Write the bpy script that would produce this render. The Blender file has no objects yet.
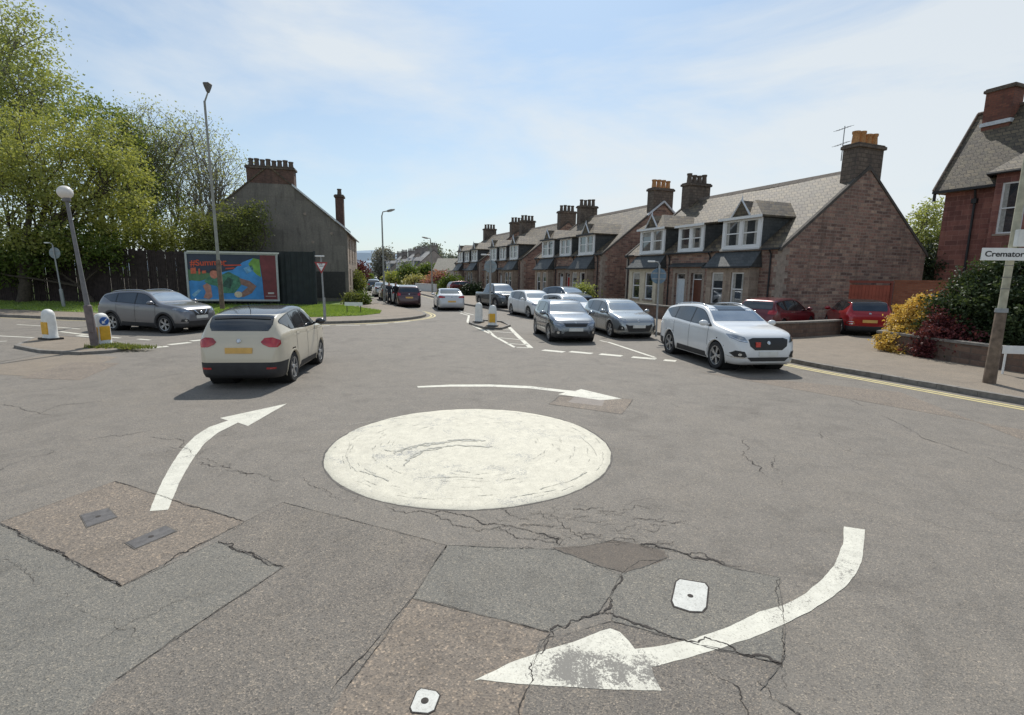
import bpy, bmesh, math, random
import numpy as np
from mathutils import Vector, Matrix, noise
from mathutils.bvhtree import BVHTree
from mathutils.geometry import delaunay_2d_cdt

random.seed(7)
R = math.radians
scene = bpy.context.scene
COL = scene.collection

# ------------------------------------------------------------------ camera
W_PX, H_PX, F_PX = 1024, 715, 512.0
CAM_H = 2.4
PITCH = math.atan(82.0 / 512.0)
ROLL = 0.0150
cam_d = bpy.data.cameras.new('camera')
cam_d.sensor_width = 36.0
cam_d.lens = 36.0 * F_PX / W_PX
cam_d.clip_start = 0.05
cam_d.clip_end = 9000
cam = bpy.data.objects.new('camera', cam_d)
COL.objects.link(cam)
CAM_ROT = Matrix.Rotation(math.pi / 2 - PITCH, 3, 'X') @ Matrix.Rotation(ROLL, 3, 'Z')
cam.matrix_world = Matrix.Translation((0, 0, CAM_H)) @ CAM_ROT.to_4x4()
scene.camera = cam


def ray(px, py):
    return CAM_ROT @ Vector(((px - 512.0) / F_PX, (357.5 - py) / F_PX, -1.0))


def G(px, py, z=0.02):
    """point of the plane at height z seen at a photo position"""
    d = ray(px, py)
    t = (z - CAM_H) / d.z
    return Vector((d.x * t, d.y * t, z))


def at(px, py, Y):
    """point at forward distance Y seen at a photo position"""
    d = ray(px, py)
    t = Y / d.y
    return Vector((d.x * t, Y, CAM_H + d.z * t))


def G2(pts, z=0.02):
    return [G(x, y, z).xy.to_tuple() for x, y in pts]


# ------------------------------------------------------------------ materials
def new_mat(name):
    m = bpy.data.materials.new(name)
    m.use_nodes = True
    nt = m.node_tree
    b = nt.nodes['Principled BSDF']
    return m, nt, b


def link(nt, a, b):
    nt.links.new(a, b)


def node(nt, t, **kw):
    n = nt.nodes.new(t)
    for k, v in kw.items():
        if k in n.inputs.keys():
            n.inputs[k].default_value = v
        else:
            setattr(n, k, v)
    return n


def ramp(nt, fac, stops, interp='LINEAR'):
    r = nt.nodes.new('ShaderNodeValToRGB')
    r.color_ramp.interpolation = interp
    el = r.color_ramp.elements
    while len(el) > 1:
        el.remove(el[-1])
    el[0].position = stops[0][0]
    c = stops[0][1]
    el[0].color = c if len(c) == 4 else (*c, 1)
    for p, c in stops[1:]:
        e = el.new(p)
        e.color = c if len(c) == 4 else (*c, 1)
    if fac is not None:
        nt.links.new(fac, r.inputs[0])
    return r.outputs[0]


def coords(nt, scale=(1, 1, 1), kind='Object', rot=(0, 0, 0)):
    tc = nt.nodes.new('ShaderNodeTexCoord')
    mp = nt.nodes.new('ShaderNodeMapping')
    mp.inputs['Scale'].default_value = scale
    mp.inputs['Rotation'].default_value = rot
    nt.links.new(tc.outputs[kind], mp.inputs[0])
    return mp.outputs[0]


def noise_n(nt, vec, scale, detail=4, rough=.55, dist=0.0):
    n = nt.nodes.new('ShaderNodeTexNoise')
    n.inputs['Scale'].default_value = scale
    n.inputs['Detail'].default_value = detail
    n.inputs['Roughness'].default_value = rough
    n.inputs['Distortion'].default_value = dist
    nt.links.new(vec, n.inputs['Vector'])
    return n.outputs['Fac']


def mixc(nt, fac, a, b, mode='MIX'):
    m = nt.nodes.new('ShaderNodeMix')
    m.data_type = 'RGBA'
    m.blend_type = mode
    for sock, v in ((m.inputs[0], fac), (m.inputs[6], a), (m.inputs[7], b)):
        if hasattr(v, 'is_linked') or hasattr(v, 'links'):
            nt.links.new(v, sock)
        elif isinstance(v, (int, float)):
            sock.default_value = v
        else:
            sock.default_value = v if len(v) == 4 else (*v, 1)
    return m.outputs[2]


def bump(nt, b, h, strength=.3, dist=.02):
    bp = nt.nodes.new('ShaderNodeBump')
    bp.inputs['Strength'].default_value = strength
    bp.inputs['Distance'].default_value = dist
    nt.links.new(h, bp.inputs['Height'])
    nt.links.new(bp.outputs[0], b.inputs['Normal'])


def M_plain(name, col, rough=.6, metal=0., var=.25, scale=6., spec=.5, coat=0., bumpy=0.):
    m, nt, b = new_mat(name)
    v = coords(nt)
    n = noise_n(nt, v, scale, 5)
    lo = tuple(c * (1 - var) for c in col)
    hi = tuple(min(1, c * (1 + var)) for c in col)
    link(nt, ramp(nt, n, [(.3, lo), (.7, hi)]), b.inputs['Base Color'])
    b.inputs['Roughness'].default_value = rough
    b.inputs['Metallic'].default_value = metal
    b.inputs['Specular IOR Level'].default_value = spec
    b.inputs['Coat Weight'].default_value = coat
    b.inputs['Coat Roughness'].default_value = .04
    if bumpy:
        bump(nt, b, n, bumpy, .01)
    return m


def M_asphalt(name, base, tint2=None, stone=.5, scale=1.0, blot=.12):
    """worn road surface: aggregate speckle, large stains, tyre polish"""
    m, nt, b = new_mat(name)
    v = coords(nt)
    big = noise_n(nt, v, .22, 6, .6, .6)
    mid = noise_n(nt, v, 2.3, 6, .7)
    fine = noise_n(nt, v, 60 * scale, 4, .85)
    vor = node(nt, 'ShaderNodeTexVoronoi')
    vor.inputs['Scale'].default_value = 115 * scale
    link(nt, v, vor.inputs['Vector'])
    t2 = tint2 or tuple(c * .8 for c in base)
    c0 = mixc(nt, ramp(nt, big, [(.35, (0, 0, 0)), (.68, (1, 1, 1))]), base, t2)
    c1 = mixc(nt, .55, c0, ramp(nt, mid, [(.25, tuple(c * (1 - blot * 2) for c in base)), (.8, tuple(c * (1 + blot * 1.6) for c in base))]), 'MIX')
    sp = ramp(nt, fine, [(.2, (.45, .45, .45)), (.5, (1, 1, 1)), (.8, (1.0, 1.0, 1.0))])
    c2 = mixc(nt, stone, c1, sp, 'MULTIPLY')
    st = ramp(nt, vor.outputs['Color'], [(.0, (.40, .40, .42)), (.35, (.92, .92, .92)), (.70, (1.05, 1.02, .98)), (1., (2.1, 1.95, 1.75))])
    c3 = mixc(nt, stone, c2, st, 'MULTIPLY')
    v2_ = node(nt, 'ShaderNodeTexVoronoi')
    v2_.inputs['Scale'].default_value = 48 * scale
    link(nt, v, v2_.inputs['Vector'])
    c3 = mixc(nt, stone * .8, c3, ramp(nt, v2_.outputs['Color'], [(.0, (.52, .50, .49)), (.22, (.95, .95, .95)), (.8, (1.02, 1.0, .98)), (1., (1.5, 1.42, 1.3))]), 'MULTIPLY')
    stain = noise_n(nt, v, .9, 7, .65, 1.4)
    c3 = mixc(nt, .8, c3, ramp(nt, stain, [(.28, (.74, .73, .72)), (.46, (1, 1, 1)), (.7, (1.10, 1.08, 1.05))]), 'MULTIPLY')
    hair = node(nt, 'ShaderNodeTexVoronoi', feature='DISTANCE_TO_EDGE')
    hair.inputs['Scale'].default_value = 1.3
    wv_ = node(nt, 'ShaderNodeVectorMath', operation='MULTIPLY_ADD')
    nz_ = node(nt, 'ShaderNodeTexNoise')
    nz_.inputs['Scale'].default_value = 2.6
    nz_.inputs['Detail'].default_value = 7
    link(nt, v, nz_.inputs['Vector'])
    link(nt, nz_.outputs['Color'], wv_.inputs[0])
    wv_.inputs[1].default_value = (.8, .8, .8)
    link(nt, v, wv_.inputs[2])
    link(nt, wv_.outputs[0], hair.inputs['Vector'])
    hl = ramp(nt, hair.outputs['Distance'], [(.0, (1, 1, 1)), (.0055, (0, 0, 0))])
    hg = ramp(nt, noise_n(nt, v, .55, 4, .6, .5), [(.52, (0, 0, 0)), (.60, (.55, .55, .55))])
    c3 = mixc(nt, mixc(nt, 1.0, hl, hg, 'MULTIPLY'), c3, (.07, .062, .055))
    vl = node(nt, 'ShaderNodeTexVoronoi')
    vl.inputs['Scale'].default_value = 16
    link(nt, v, vl.inputs['Vector'])
    pits = ramp(nt, vl.outputs['Distance'], [(.05, (.55, .55, .55)), (.13, (1, 1, 1))])
    gate = ramp(nt, noise_n(nt, v, 1.1, 4, .6), [(.5, (0, 0, 0)), (.62, (1, 1, 1))])
    c4 = mixc(nt, gate, c3, mixc(nt, .55, c3, pits, 'MULTIPLY'))
    link(nt, c4, b.inputs['Base Color'])
    b.inputs['Roughness'].default_value = .82
    b.inputs['Specular IOR Level'].default_value = .35
    h = mixc(nt, .5, fine, vor.outputs['Distance'])
    bump(nt, b, h, .55 * (0.5 + stone), .008)
    return m


def M_paint(name, col, wear=.48, under=(.25, .24, .22), arcs=False, fade=None):
    """thick road paint, worn through in places"""
    m, nt, b = new_mat(name)
    v = coords(nt)
    n1 = noise_n(nt, v, 1.6, 8, .72, .8)
    n2 = noise_n(nt, v, 55, 6, .85)
    n4 = noise_n(nt, v, 7, 6, .7, .4)
    dirt = mixc(nt, ramp(nt, n4, [(.35, (0, 0, 0)), (.72, (1, 1, 1))]), col, tuple(c * .78 for c in col))
    vo = node(nt, 'ShaderNodeTexVoronoi')
    vo.inputs['Scale'].default_value = 95
    link(nt, v, vo.inputs['Vector'])
    dirt = mixc(nt, .8, dirt, ramp(nt, vo.outputs['Color'], [(0, (.62, .61, .58)), (.35, (.97, .97, .96)), (1, (1.04, 1.04, 1.03))]), 'MULTIPLY')
    k1 = node(nt, 'ShaderNodeMath', operation='MULTIPLY_ADD')
    link(nt, n1, k1.inputs[0])
    k1.inputs[1].default_value = 1.0
    k1.inputs[2].default_value = -.5
    k2 = node(nt, 'ShaderNodeMath', operation='ADD')
    link(nt, k1.outputs[0], k2.inputs[0])
    link(nt, n2, k2.inputs[1])
    k = k2.outputs[0]
    if fade:
        sb = node(nt, 'ShaderNodeVectorMath', operation='SUBTRACT')
        link(nt, v, sb.inputs[0])
        sb.inputs[1].default_value = (fade[0], fade[1], .03)
        wn = node(nt, 'ShaderNodeTexNoise')
        wn.inputs['Scale'].default_value = 5
        wn.inputs['Detail'].default_value = 6
        link(nt, v, wn.inputs['Vector'])
        ad = node(nt, 'ShaderNodeVectorMath', operation='MULTIPLY_ADD')
        link(nt, wn.outputs['Color'], ad.inputs[0])
        ad.inputs[1].default_value = (.35, .35, 0)
        link(nt, sb.outputs[0], ad.inputs[2])
        sb2 = node(nt, 'ShaderNodeVectorMath', operation='SUBTRACT')
        link(nt, ad.outputs[0], sb2.inputs[0])
        sb2.inputs[1].default_value = (.175, .175, 0)
        sc_ = node(nt, 'ShaderNodeVectorMath', operation='MULTIPLY')
        link(nt, sb2.outputs[0], sc_.inputs[0])
        sc_.inputs[1].default_value = (1 / fade[2], 1 / fade[3], 0)
        ln_ = node(nt, 'ShaderNodeVectorMath', operation='LENGTH')
        link(nt, sc_.outputs[0], ln_.inputs[0])
        fr_ = ramp(nt, ln_.outputs['Value'], [(.45, (.20, .20, .20)), (1.0, (0, 0, 0))])
        s3 = node(nt, 'ShaderNodeMath', operation='SUBTRACT')
        link(nt, k, s3.inputs[0])
        link(nt, fr_, s3.inputs[1])
        k = s3.outputs[0]
    hole = ramp(nt, k, [(max(0, wear - .02), (1, 1, 1)), (wear + .02, (0, 0, 0))])
    fac = hole
    if arcs:
        # scrubbed arcs left by turning tyres, centred on the dome
        tc = nt.nodes.new('ShaderNodeTexCoord')
        ln = node(nt, 'ShaderNodeVectorMath', operation='LENGTH')
        link(nt, tc.outputs['Object'], ln.inputs[0])
        sx = nt.nodes.new('ShaderNodeSeparateXYZ')
        link(nt, tc.outputs['Object'], sx.inputs[0])
        an = node(nt, 'ShaderNodeMath', operation='ARCTAN2')
        link(nt, sx.outputs[1], an.inputs[0])
        link(nt, sx.outputs[0], an.inputs[1])
        cb = nt.nodes.new('ShaderNodeCombineXYZ')
        m1 = node(nt, 'ShaderNodeMath', operation='MULTIPLY')
        m1.inputs[1].default_value = 9.0
        link(nt, ln.outputs['Value'], m1.inputs[0])
        m2 = node(nt, 'ShaderNodeMath', operation='MULTIPLY')
        m2.inputs[1].default_value = 1.1
        link(nt, an.outputs[0], m2.inputs[0])
        link(nt, m1.outputs[0], cb.inputs[0])
        link(nt, m2.outputs[0], cb.inputs[1])
        n3 = noise_n(nt, cb.outputs[0], 2.6, 8, .8, 1.2)
        arc = ramp(nt, n3, [(.335, (.8, .8, .8)), (.36, (0, 0, 0))])
        fac = mixc(nt, 1.0, hole, arc, 'LIGHTEN')
        dirt = mixc(nt, ramp(nt, n3, [(.36, (.5, .5, .5)), (.50, (0, 0, 0))]), dirt, tuple(c * .72 for c in col))
    c = mixc(nt, fac, dirt, under)
    link(nt, c, b.inputs['Base Color'])
    b.inputs['Roughness'].default_value = .7
    bump(nt, b, n2, .35, .006)
    return m


def M_masonry(name, cols, mortar, bw=.42, bh=.2, msize=.02, var=.5, dark=None, bumpy=.5, rough=.9, squash=1.):
    """coursed stone or brick on walls built along the object's own x and y axes"""
    m, nt, b = new_mat(name)
    tc = nt.nodes.new('ShaderNodeTexCoord')
    sx = nt.nodes.new('ShaderNodeSeparateXYZ')
    link(nt, tc.outputs['Object'], sx.inputs[0])
    ad = node(nt, 'ShaderNodeMath', operation='ADD')
    link(nt, sx.outputs[0], ad.inputs[0])
    link(nt, sx.outputs[1], ad.inputs[1])
    cb = nt.nodes.new('ShaderNodeCombineXYZ')
    link(nt, ad.outputs[0], cb.inputs[0])
    link(nt, sx.outputs[2], cb.inputs[1])
    wob = node(nt, 'ShaderNodeTexNoise')
    wob.inputs['Scale'].default_value = 1.6
    link(nt, tc.outputs['Object'], wob.inputs['Vector'])
    wv = node(nt, 'ShaderNodeVectorMath', operation='MULTIPLY_ADD')
    link(nt, wob.outputs['Color'], wv.inputs[0])
    wv.inputs[1].default_value = (.10 * squash, .05 * squash, 0)
    link(nt, cb.outputs[0], wv.inputs[2])
    br = nt.nodes.new('ShaderNodeTexBrick')
    br.inputs['Scale'].default_value = 1
    br.inputs['Brick Width'].default_value = bw
    br.inputs['Row Height'].default_value = bh
    br.inputs['Mortar Size'].default_value = msize
    br.inputs['Mortar Smooth'].default_value = .4
    br.inputs['Bias'].default_value = 0
    br.inputs['Color1'].default_value = (0, 0, 0, 1)
    br.inputs['Color2'].default_value = (1, 1, 1, 1)
    br.inputs['Mortar'].default_value = (.5, .5, .5, 1)
    link(nt, wv.outputs[0], br.inputs['Vector'])
    stops = [(i / max(1, len(cols) - 1), c) for i, c in enumerate(cols)]
    c = ramp(nt, br.outputs['Color'], stops)
    ngr = noise_n(nt, tc.outputs['Object'], 9, 6, .7)
    c = mixc(nt, var, c, ramp(nt, ngr, [(.25, (.55, .55, .55)), (.75, (1.35, 1.35, 1.35))]), 'MULTIPLY')
    c = mixc(nt, br.outputs['Fac'], c, mortar)
    big = noise_n(nt, tc.outputs['Object'], .45, 5, .65, .5)
    c = mixc(nt, .75, c, ramp(nt, big, [(.3, (.68, .68, .70)), (.65, (1.08, 1.06, 1.03))]), 'MULTIPLY')
    if dark:
        c = mixc(nt, ramp(nt, noise_n(nt, coords(nt, (2.2, 2.2, .35)), 1.2, 5, .7), [(.5, (0, 0, 0)), (.75, (.8, .8, .8))]), c, dark)
    link(nt, c, b.inputs['Base Color'])
    b.inputs['Roughness'].default_value = rough
    h = mixc(nt, .4, ngr, ramp(nt, br.outputs['Fac'], [(0, (1, 1, 1)), (1, (0, 0, 0))]))
    bump(nt, b, h, bumpy, .03)
    return m


def M_leaf(name, cols, trans=.35, rough=.55):
    m, nt, b = new_mat(name)
    tc = nt.nodes.new('ShaderNodeTexCoord')
    n1 = noise_n(nt, tc.outputs['Object'], .55, 3, .6)
    n2 = noise_n(nt, tc.outputs['Object'], 5.0, 2, .7)
    f = mixc(nt, .5, n1, n2)
    c = ramp(nt, f, [(.32 + .36 * i / max(1, len(cols) - 1), c) for i, c in enumerate(cols)])
    link(nt, c, b.inputs['Base Color'])
    b.inputs['Roughness'].default_value = rough
    b.inputs['Specular IOR Level'].default_value = .3
    tr = nt.nodes.new('ShaderNodeBsdfTranslucent')
    link(nt, mixc(nt, 1.0, c, (1.5, 1.45, .8), 'MULTIPLY'), tr.inputs[0])
    mx = nt.nodes.new('ShaderNodeMixShader')
    mx.inputs[0].default_value = trans
    link(nt, b.outputs[0], mx.inputs[1])
    link(nt, tr.outputs[0], mx.inputs[2])
    link(nt, mx.outputs[0], nt.nodes['Material Output'].inputs[0])
    return m


def M_glass(name, col=(.02, .025, .03), rough=.04, sheen=.25, refl=(.75, .82, .9)):
    """window glass over a dark interior"""
    m, nt, b = new_mat(name)
    v = coords(nt)
    n = noise_n(nt, v, 1.4, 3)
    link(nt, ramp(nt, n, [(.35, tuple(c * .5 for c in col)), (.7, tuple(min(1, c * 1.8) for c in col))]), b.inputs['Base Color'])
    b.inputs['Roughness'].default_value = rough
    b.inputs['IOR'].default_value = 1.5
    b.inputs['Specular IOR Level'].default_value = .6
    gl = nt.nodes.new('ShaderNodeBsdfGlossy')
    gl.inputs['Roughness'].default_value = rough
    gl.inputs['Color'].default_value = (*refl, 1)
    mx = nt.nodes.new('ShaderNodeMixShader')
    mx.inputs[0].default_value = sheen
    link(nt, b.outputs[0], mx.inputs[1])
    link(nt, gl.outputs[0], mx.inputs[2])
    link(nt, mx.outputs[0], nt.nodes['Material Output'].inputs[0])
    return m


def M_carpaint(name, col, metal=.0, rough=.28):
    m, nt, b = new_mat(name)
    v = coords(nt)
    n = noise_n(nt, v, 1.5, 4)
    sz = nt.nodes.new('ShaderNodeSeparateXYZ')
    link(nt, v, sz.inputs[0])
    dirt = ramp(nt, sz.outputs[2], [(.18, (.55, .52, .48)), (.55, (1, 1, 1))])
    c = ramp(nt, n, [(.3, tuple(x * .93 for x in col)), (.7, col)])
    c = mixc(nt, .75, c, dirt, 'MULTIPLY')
    link(nt, c, b.inputs['Base Color'])
    b.inputs['Metallic'].default_value = metal
    b.inputs['Roughness'].default_value = rough
    b.inputs['Coat Weight'].default_value = .8
    b.inputs['Coat Roughness'].default_value = .05
    return m


# ------------------------------------------------------------------ objects
def tag(o, label=None, cat=None, group=None, kind=None):
    if label:
        o['label'] = label
    if cat:
        o['category'] = cat
    if group:
        o['group'] = group
    if kind:
        o['kind'] = kind
    return o


def thing(name, label, cat, loc=(0, 0, 0), rz=0.0, group=None):
    o = bpy.data.objects.new(name, None)
    COL.objects.link(o)
    o.empty_display_size = .3
    o.location = loc
    o.rotation_euler = (0, 0, rz)
    return tag(o, label, cat, group)


def dup(root, loc, rz=None, label=None, group=None):
    r = root.copy()
    COL.objects.link(r)
    r.location = loc
    if rz is not None:
        r.rotation_euler = (0, 0, rz)
    if label:
        r['label'] = label
    if group:
        r['group'] = group
    for ch in list(root.children):
        c = ch.copy()
        COL.objects.link(c)
        c.parent = r
        for g in list(ch.children):
            d = g.copy()
            COL.objects.link(d)
            d.parent = c
    return r


class MB:
    """collects shapes into one mesh"""
    def __init__(self):
        self.v = []
        self.f = []
        self.mi = []
        self.cur = 0

    def add(self, vs, fs):
        n = len(self.v)
        self.v.extend([tuple(p) for p in vs])
        for f in fs:
            self.f.append([i + n for i in f])
            self.mi.append(self.cur)
        return self

    def mat(self, i):
        self.cur = i
        return self

    def box(self, x0, x1, y0, y1, z0, z1, M=None):
        vs = [Vector((x, y, z)) for z in (z0, z1) for y in (y0, y1) for x in (x0, x1)]
        if M is not None:
            vs = [M @ p for p in vs]
        return self.add(vs, [(0, 2, 3, 1), (4, 5, 7, 6), (0, 1, 5, 4), (2, 6, 7, 3), (0, 4, 6, 2), (1, 3, 7, 5)])

    def quad(self, a, b, c, d):
        return self.add([a, b, c, d], [(0, 1, 2, 3)])

    def poly(self, pts):
        return self.add(pts, [tuple(range(len(pts)))])

    def prism(self, pts2, z0, z1, M=None):
        """2-D outline (counter-clockwise) raised from z0 to z1"""
        n = len(pts2)
        vs = [Vector((x, y, z0)) for x, y in pts2] + [Vector((x, y, z1)) for x, y in pts2]
        if M is not None:
            vs = [M @ p for p in vs]
        fs = [tuple(range(n - 1, -1, -1)), tuple(range(n, 2 * n))]
        fs += [(i, (i + 1) % n, n + (i + 1) % n, n + i) for i in range(n)]
        return self.add(vs, fs)

    def tube(self, pts, rads, seg=10, cap=True):
        pts = [Vector(p) for p in pts]
        if not hasattr(rads, '__len__'):
            rads = [rads] * len(pts)
        rings = []
        up = Vector((0, 0, 1))
        prev = None
        for i, p in enumerate(pts):
            d = (pts[min(i + 1, len(pts) - 1)] - pts[max(i - 1, 0)])
            if d.length < 1e-9:
                d = Vector((0, 0, 1))
            d.normalize()
            if prev is None:
                a = d.orthogonal().normalized()
            else:
                a = prev - d * prev.dot(d)
                if a.length < 1e-6:
                    a = d.orthogonal()
                a.normalize()
            prev = a
            bb = d.cross(a)
            rings.append([p + (a * math.cos(t) + bb * math.sin(t)) * rads[i] for t in [2 * math.pi * k / seg for k in range(seg)]])
        vs = [q for r_ in rings for q in r_]
        fs = []
        for i in range(len(pts) - 1):
            for k in range(seg):
                k2 = (k + 1) % seg
                fs.append((i * seg + k, i * seg + k2, (i + 1) * seg + k2, (i + 1) * seg + k))
        if cap:
            fs.append(tuple(range(seg - 1, -1, -1)))
            n = (len(pts) - 1) * seg
            fs.append(tuple(range(n, n + seg)))
        return self.add(vs, fs)

    def lathe(self, prof, seg=24, M=None, cap=False):
        """profile (r, z) spun about z"""
        vs = []
        for r_, z in prof:
            for k in range(seg):
                t = 2 * math.pi * k / seg
                p = Vector((r_ * math.cos(t), r_ * math.sin(t), z))
                vs.append(M @ p if M is not None else p)
        fs = []
        for i in range(len(prof) - 1):
            for k in range(seg):
                k2 = (k + 1) % seg
                fs.append((i * seg + k, i * seg + k2, (i + 1) * seg + k2, (i + 1) * seg + k))
        if cap:
            fs.append(tuple(range(seg - 1, -1, -1)))
            n = (len(prof) - 1) * seg
            fs.append(tuple(range(n, n + seg)))
        return self.add(vs, fs)

    def build(self, name, mats, parent=None, smooth=False, bevel=0.0, fix=False, auto=None):
        me = bpy.data.meshes.new(name)
        me.from_pydata(self.v, [], self.f)
        if not isinstance(mats, (list, tuple)):
            mats = [mats]
        for m in mats:
            me.materials.append(m)
        if len(mats) > 1:
            me.polygons.foreach_set('material_index', self.mi)
        if fix:
            bm = bmesh.new()
            bm.from_mesh(me)
            bmesh.ops.remove_doubles(bm, verts=bm.verts, dist=1e-5)
            bmesh.ops.recalc_face_normals(bm, faces=bm.faces)
            bm.to_mesh(me)
            bm.free()
        if bevel:
            bm = bmesh.new()
            bm.from_mesh(me)
            bmesh.ops.remove_doubles(bm, verts=bm.verts, dist=1e-5)
            es = [e for e in bm.edges if len(e.link_faces) == 2 and e.calc_face_angle(0) > .5]
            bmesh.ops.bevel(bm, geom=es, offset=bevel, segments=2, affect='EDGES', clamp_overlap=True)
            bm.to_mesh(me)
            bm.free()
        if smooth:
            me.polygons.foreach_set('use_smooth', [True] * len(me.polygons))
            if auto:
                try:
                    me.set_sharp_from_angle(angle=auto)
                except Exception:
                    pass
        me.update()
        o = bpy.data.objects.new(name, me)
        COL.objects.link(o)
        if parent is not None:
            o.parent = parent
        return o


def sheet(name, pts, z, mat, kind='structure', jitter=0.0, step=.25, holes=None):
    """flat outlined sheet, edge optionally roughened"""
    out = []
    n = len(pts)
    for i in range(n):
        a = Vector(pts[i][:2])
        b = Vector(pts[(i + 1) % n][:2])
        if jitter:
            k = max(1, int((b - a).length / step))
            nrm = Vector((-(b - a).y, (b - a).x))
            if nrm.length > 0:
                nrm.normalize()
            for j in range(k):
                p = a.lerp(b, j / k)
                w = noise.noise(Vector((p.x * 2.2, p.y * 2.2, 3))) + .5 * noise.noise(Vector((p.x * 9, p.y * 9, 3)))
                out.append((p + nrm * w * jitter))
        else:
            out.append(a)
    res = delaunay_2d_cdt([Vector(p) for p in out], [], [list(range(len(out)))], 1, 1e-6)
    mb = MB()
    mb.add([(p.x, p.y, z) for p in res[0]], [list(f) for f in res[2]])
    o = mb.build(name, mat, None)
    me = o.data
    bm = bmesh.new(); bm.from_mesh(me)
    for f in bm.faces:
        f.normal_update()
        if f.normal.z < 0:
            f.normal_flip()
    bm.to_mesh(me); bm.free()
    if kind:
        o['kind'] = kind
    return o


def strip(mb, pts, width, z):
    """flat ribbon along a polyline"""
    pts = [Vector(p[:2]) for p in pts]
    L, Rr = [], []
    for i, p in enumerate(pts):
        d = pts[min(i + 1, len(pts) - 1)] - pts[max(0, i - 1)]
        d = d.normalized() if d.length else Vector((1, 0))
        n = Vector((-d.y, d.x))
        w = width[i] if hasattr(width, '__len__') else width
        L.append((*(p + n * w / 2), z))
        Rr.append((*(p - n * w / 2), z))
    for i in range(len(pts) - 1):
        mb.quad(Rr[i], Rr[i + 1], L[i + 1], L[i])


def text_mesh(name, s, size, mat, parent, M, extrude=.004, sx=1.0, bold=0.0):
    cu = bpy.data.curves.new(name, 'FONT')
    cu.body = s
    cu.size = size
    cu.extrude = extrude
    cu.offset = bold
    tmp = bpy.data.objects.new(name + '_src', cu)
    COL.objects.link(tmp)
    dg = bpy.context.evaluated_depsgraph_get()
    dg.update()
    me = bpy.data.meshes.new_from_object(tmp.evaluated_get(dg))
    bpy.data.objects.remove(tmp)
    me.transform(M @ Matrix.Diagonal((sx, 1, 1, 1)))
    me.materials.clear()
    me.materials.append(mat)
    o = bpy.data.objects.new(name, me)
    COL.objects.link(o)
    o.parent = parent
    return o
# ================================================================== light and sky
SUN_EL, SUN_AZ = R(50), R(4)       # azimuth measured from +Y towards +X
world = bpy.data.worlds.new('World')
scene.world = world
world.use_nodes = True
wt = world.node_tree
bg = wt.nodes['Background']
sky = wt.nodes.new('ShaderNodeTexSky')
sky.sky_type = 'NISHITA'
sky.sun_disc = False
sky.sun_elevation = SUN_EL
sky.sun_rotation = SUN_AZ
sky.air_density = 1.0
sky.dust_density = .9
sky.ozone_density = 1.6
tcw = wt.nodes.new('ShaderNodeTexCoord')
mpw = wt.nodes.new('ShaderNodeMapping')
mpw.inputs['Scale'].default_value = (1.0, .8, 3.2)
mpw.inputs['Rotation'].default_value = (0.12, .22, .5)
wt.links.new(tcw.outputs['Generated'], mpw.inputs[0])
cl = noise_n(wt, mpw.outputs[0], 1.7, 9, .58, .35)
cl2 = noise_n(wt, mpw.outputs[0], .8, 4, .5, .2)
cm = mixc(wt, .45, cl, cl2)
cf = ramp(wt, cm, [(.46, (0, 0, 0)), (.60, (.80, .80, .80))])
sep = wt.nodes.new('ShaderNodeSeparateXYZ')
wt.links.new(tcw.outputs['Generated'], sep.inputs[0])
hz = ramp(wt, sep.outputs[2], [(.0, (.62, .62, .62)), (.10, (.52, .52, .52)), (.32, (.26, .26, .26)), (.7, (.12, .12, .12))])
skyc = mixc(wt, 1.0, sky.outputs[0], (.76, .95, 1.03), 'MULTIPLY')
base_sky = mixc(wt, hz, skyc, (6.9, 7.35, 7.5))
c = mixc(wt, cf, base_sky, (7.0, 7.35, 7.5))
wt.links.new(c, bg.inputs[0])
bg.inputs[1].default_value = .116

sun_d = bpy.data.lights.new('sun', 'SUN')
sun_d.energy = 4.1
sun_d.angle = R(.55)
sun_d.color = (1.0, .955, .88)
sun = bpy.data.objects.new('sun', sun_d)
COL.objects.link(sun)
sv = Vector((math.sin(SUN_AZ) * math.cos(SUN_EL), math.cos(SUN_AZ) * math.cos(SUN_EL), math.sin(SUN_EL)))
sun.rotation_euler = sv.to_track_quat('Z', 'Y').to_euler()

scene.view_settings.view_transform = 'Standard'
scene.view_settings.look = 'None'
scene.view_settings.exposure = 0
scene.cycles.max_bounces = 6
scene.cycles.diffuse_bounces = 3
scene.cycles.glossy_bounces = 3
scene.cycles.transmission_bounces = 3
scene.cycles.transparent_max_bounces = 4

# ================================================================== shared materials
A_MAIN = M_asphalt('asphalt', (0.213, 0.196, 0.173), (0.178, 0.165, 0.146), .72)
A_PINK = M_asphalt('asphalt_pink', (0.224, 0.192, 0.160), (0.184, 0.162, 0.139), .9, .72)
A_DARK = M_asphalt('asphalt_dark', (0.197, 0.180, 0.158), (0.155, 0.144, 0.133), .9, 1.0)
A_FINE = M_asphalt('asphalt_fine', (0.196, 0.189, 0.169), (0.177, 0.171, 0.156), .85, 1.1, .08)
A_HOLE = M_asphalt('asphalt_hole', (0.143, 0.123, 0.103), (0.119, 0.102, 0.088), .5, 1.0, .06)
A_PAVE = M_asphalt('footway', (0.243, 0.207, 0.165), (0.206, 0.177, 0.144), .6, 1.0)
M_KERB = M_plain('kerb_stone', (.20, .185, .165), .85, var=.3, scale=8, bumpy=.3)
M_WHITE = M_paint('white_road_paint', (.68, .66, .57), .36)
M_DOME = M_paint('dome_paint', (.65, .615, .505), .365, under=(.26, .26, .25), arcs=True)
M_WORN = M_paint('worn_road_paint', (.62, .61, .54), .42)
M_YEL = M_paint('yellow_road_paint', (.64, .54, .26), .30)
M_CRACK = M_plain('crack', (.050, .043, .038), .95, var=.5, scale=30)
M_SEAM = M_plain('seam', (.115, .106, .095), .95, var=.4)
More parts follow.
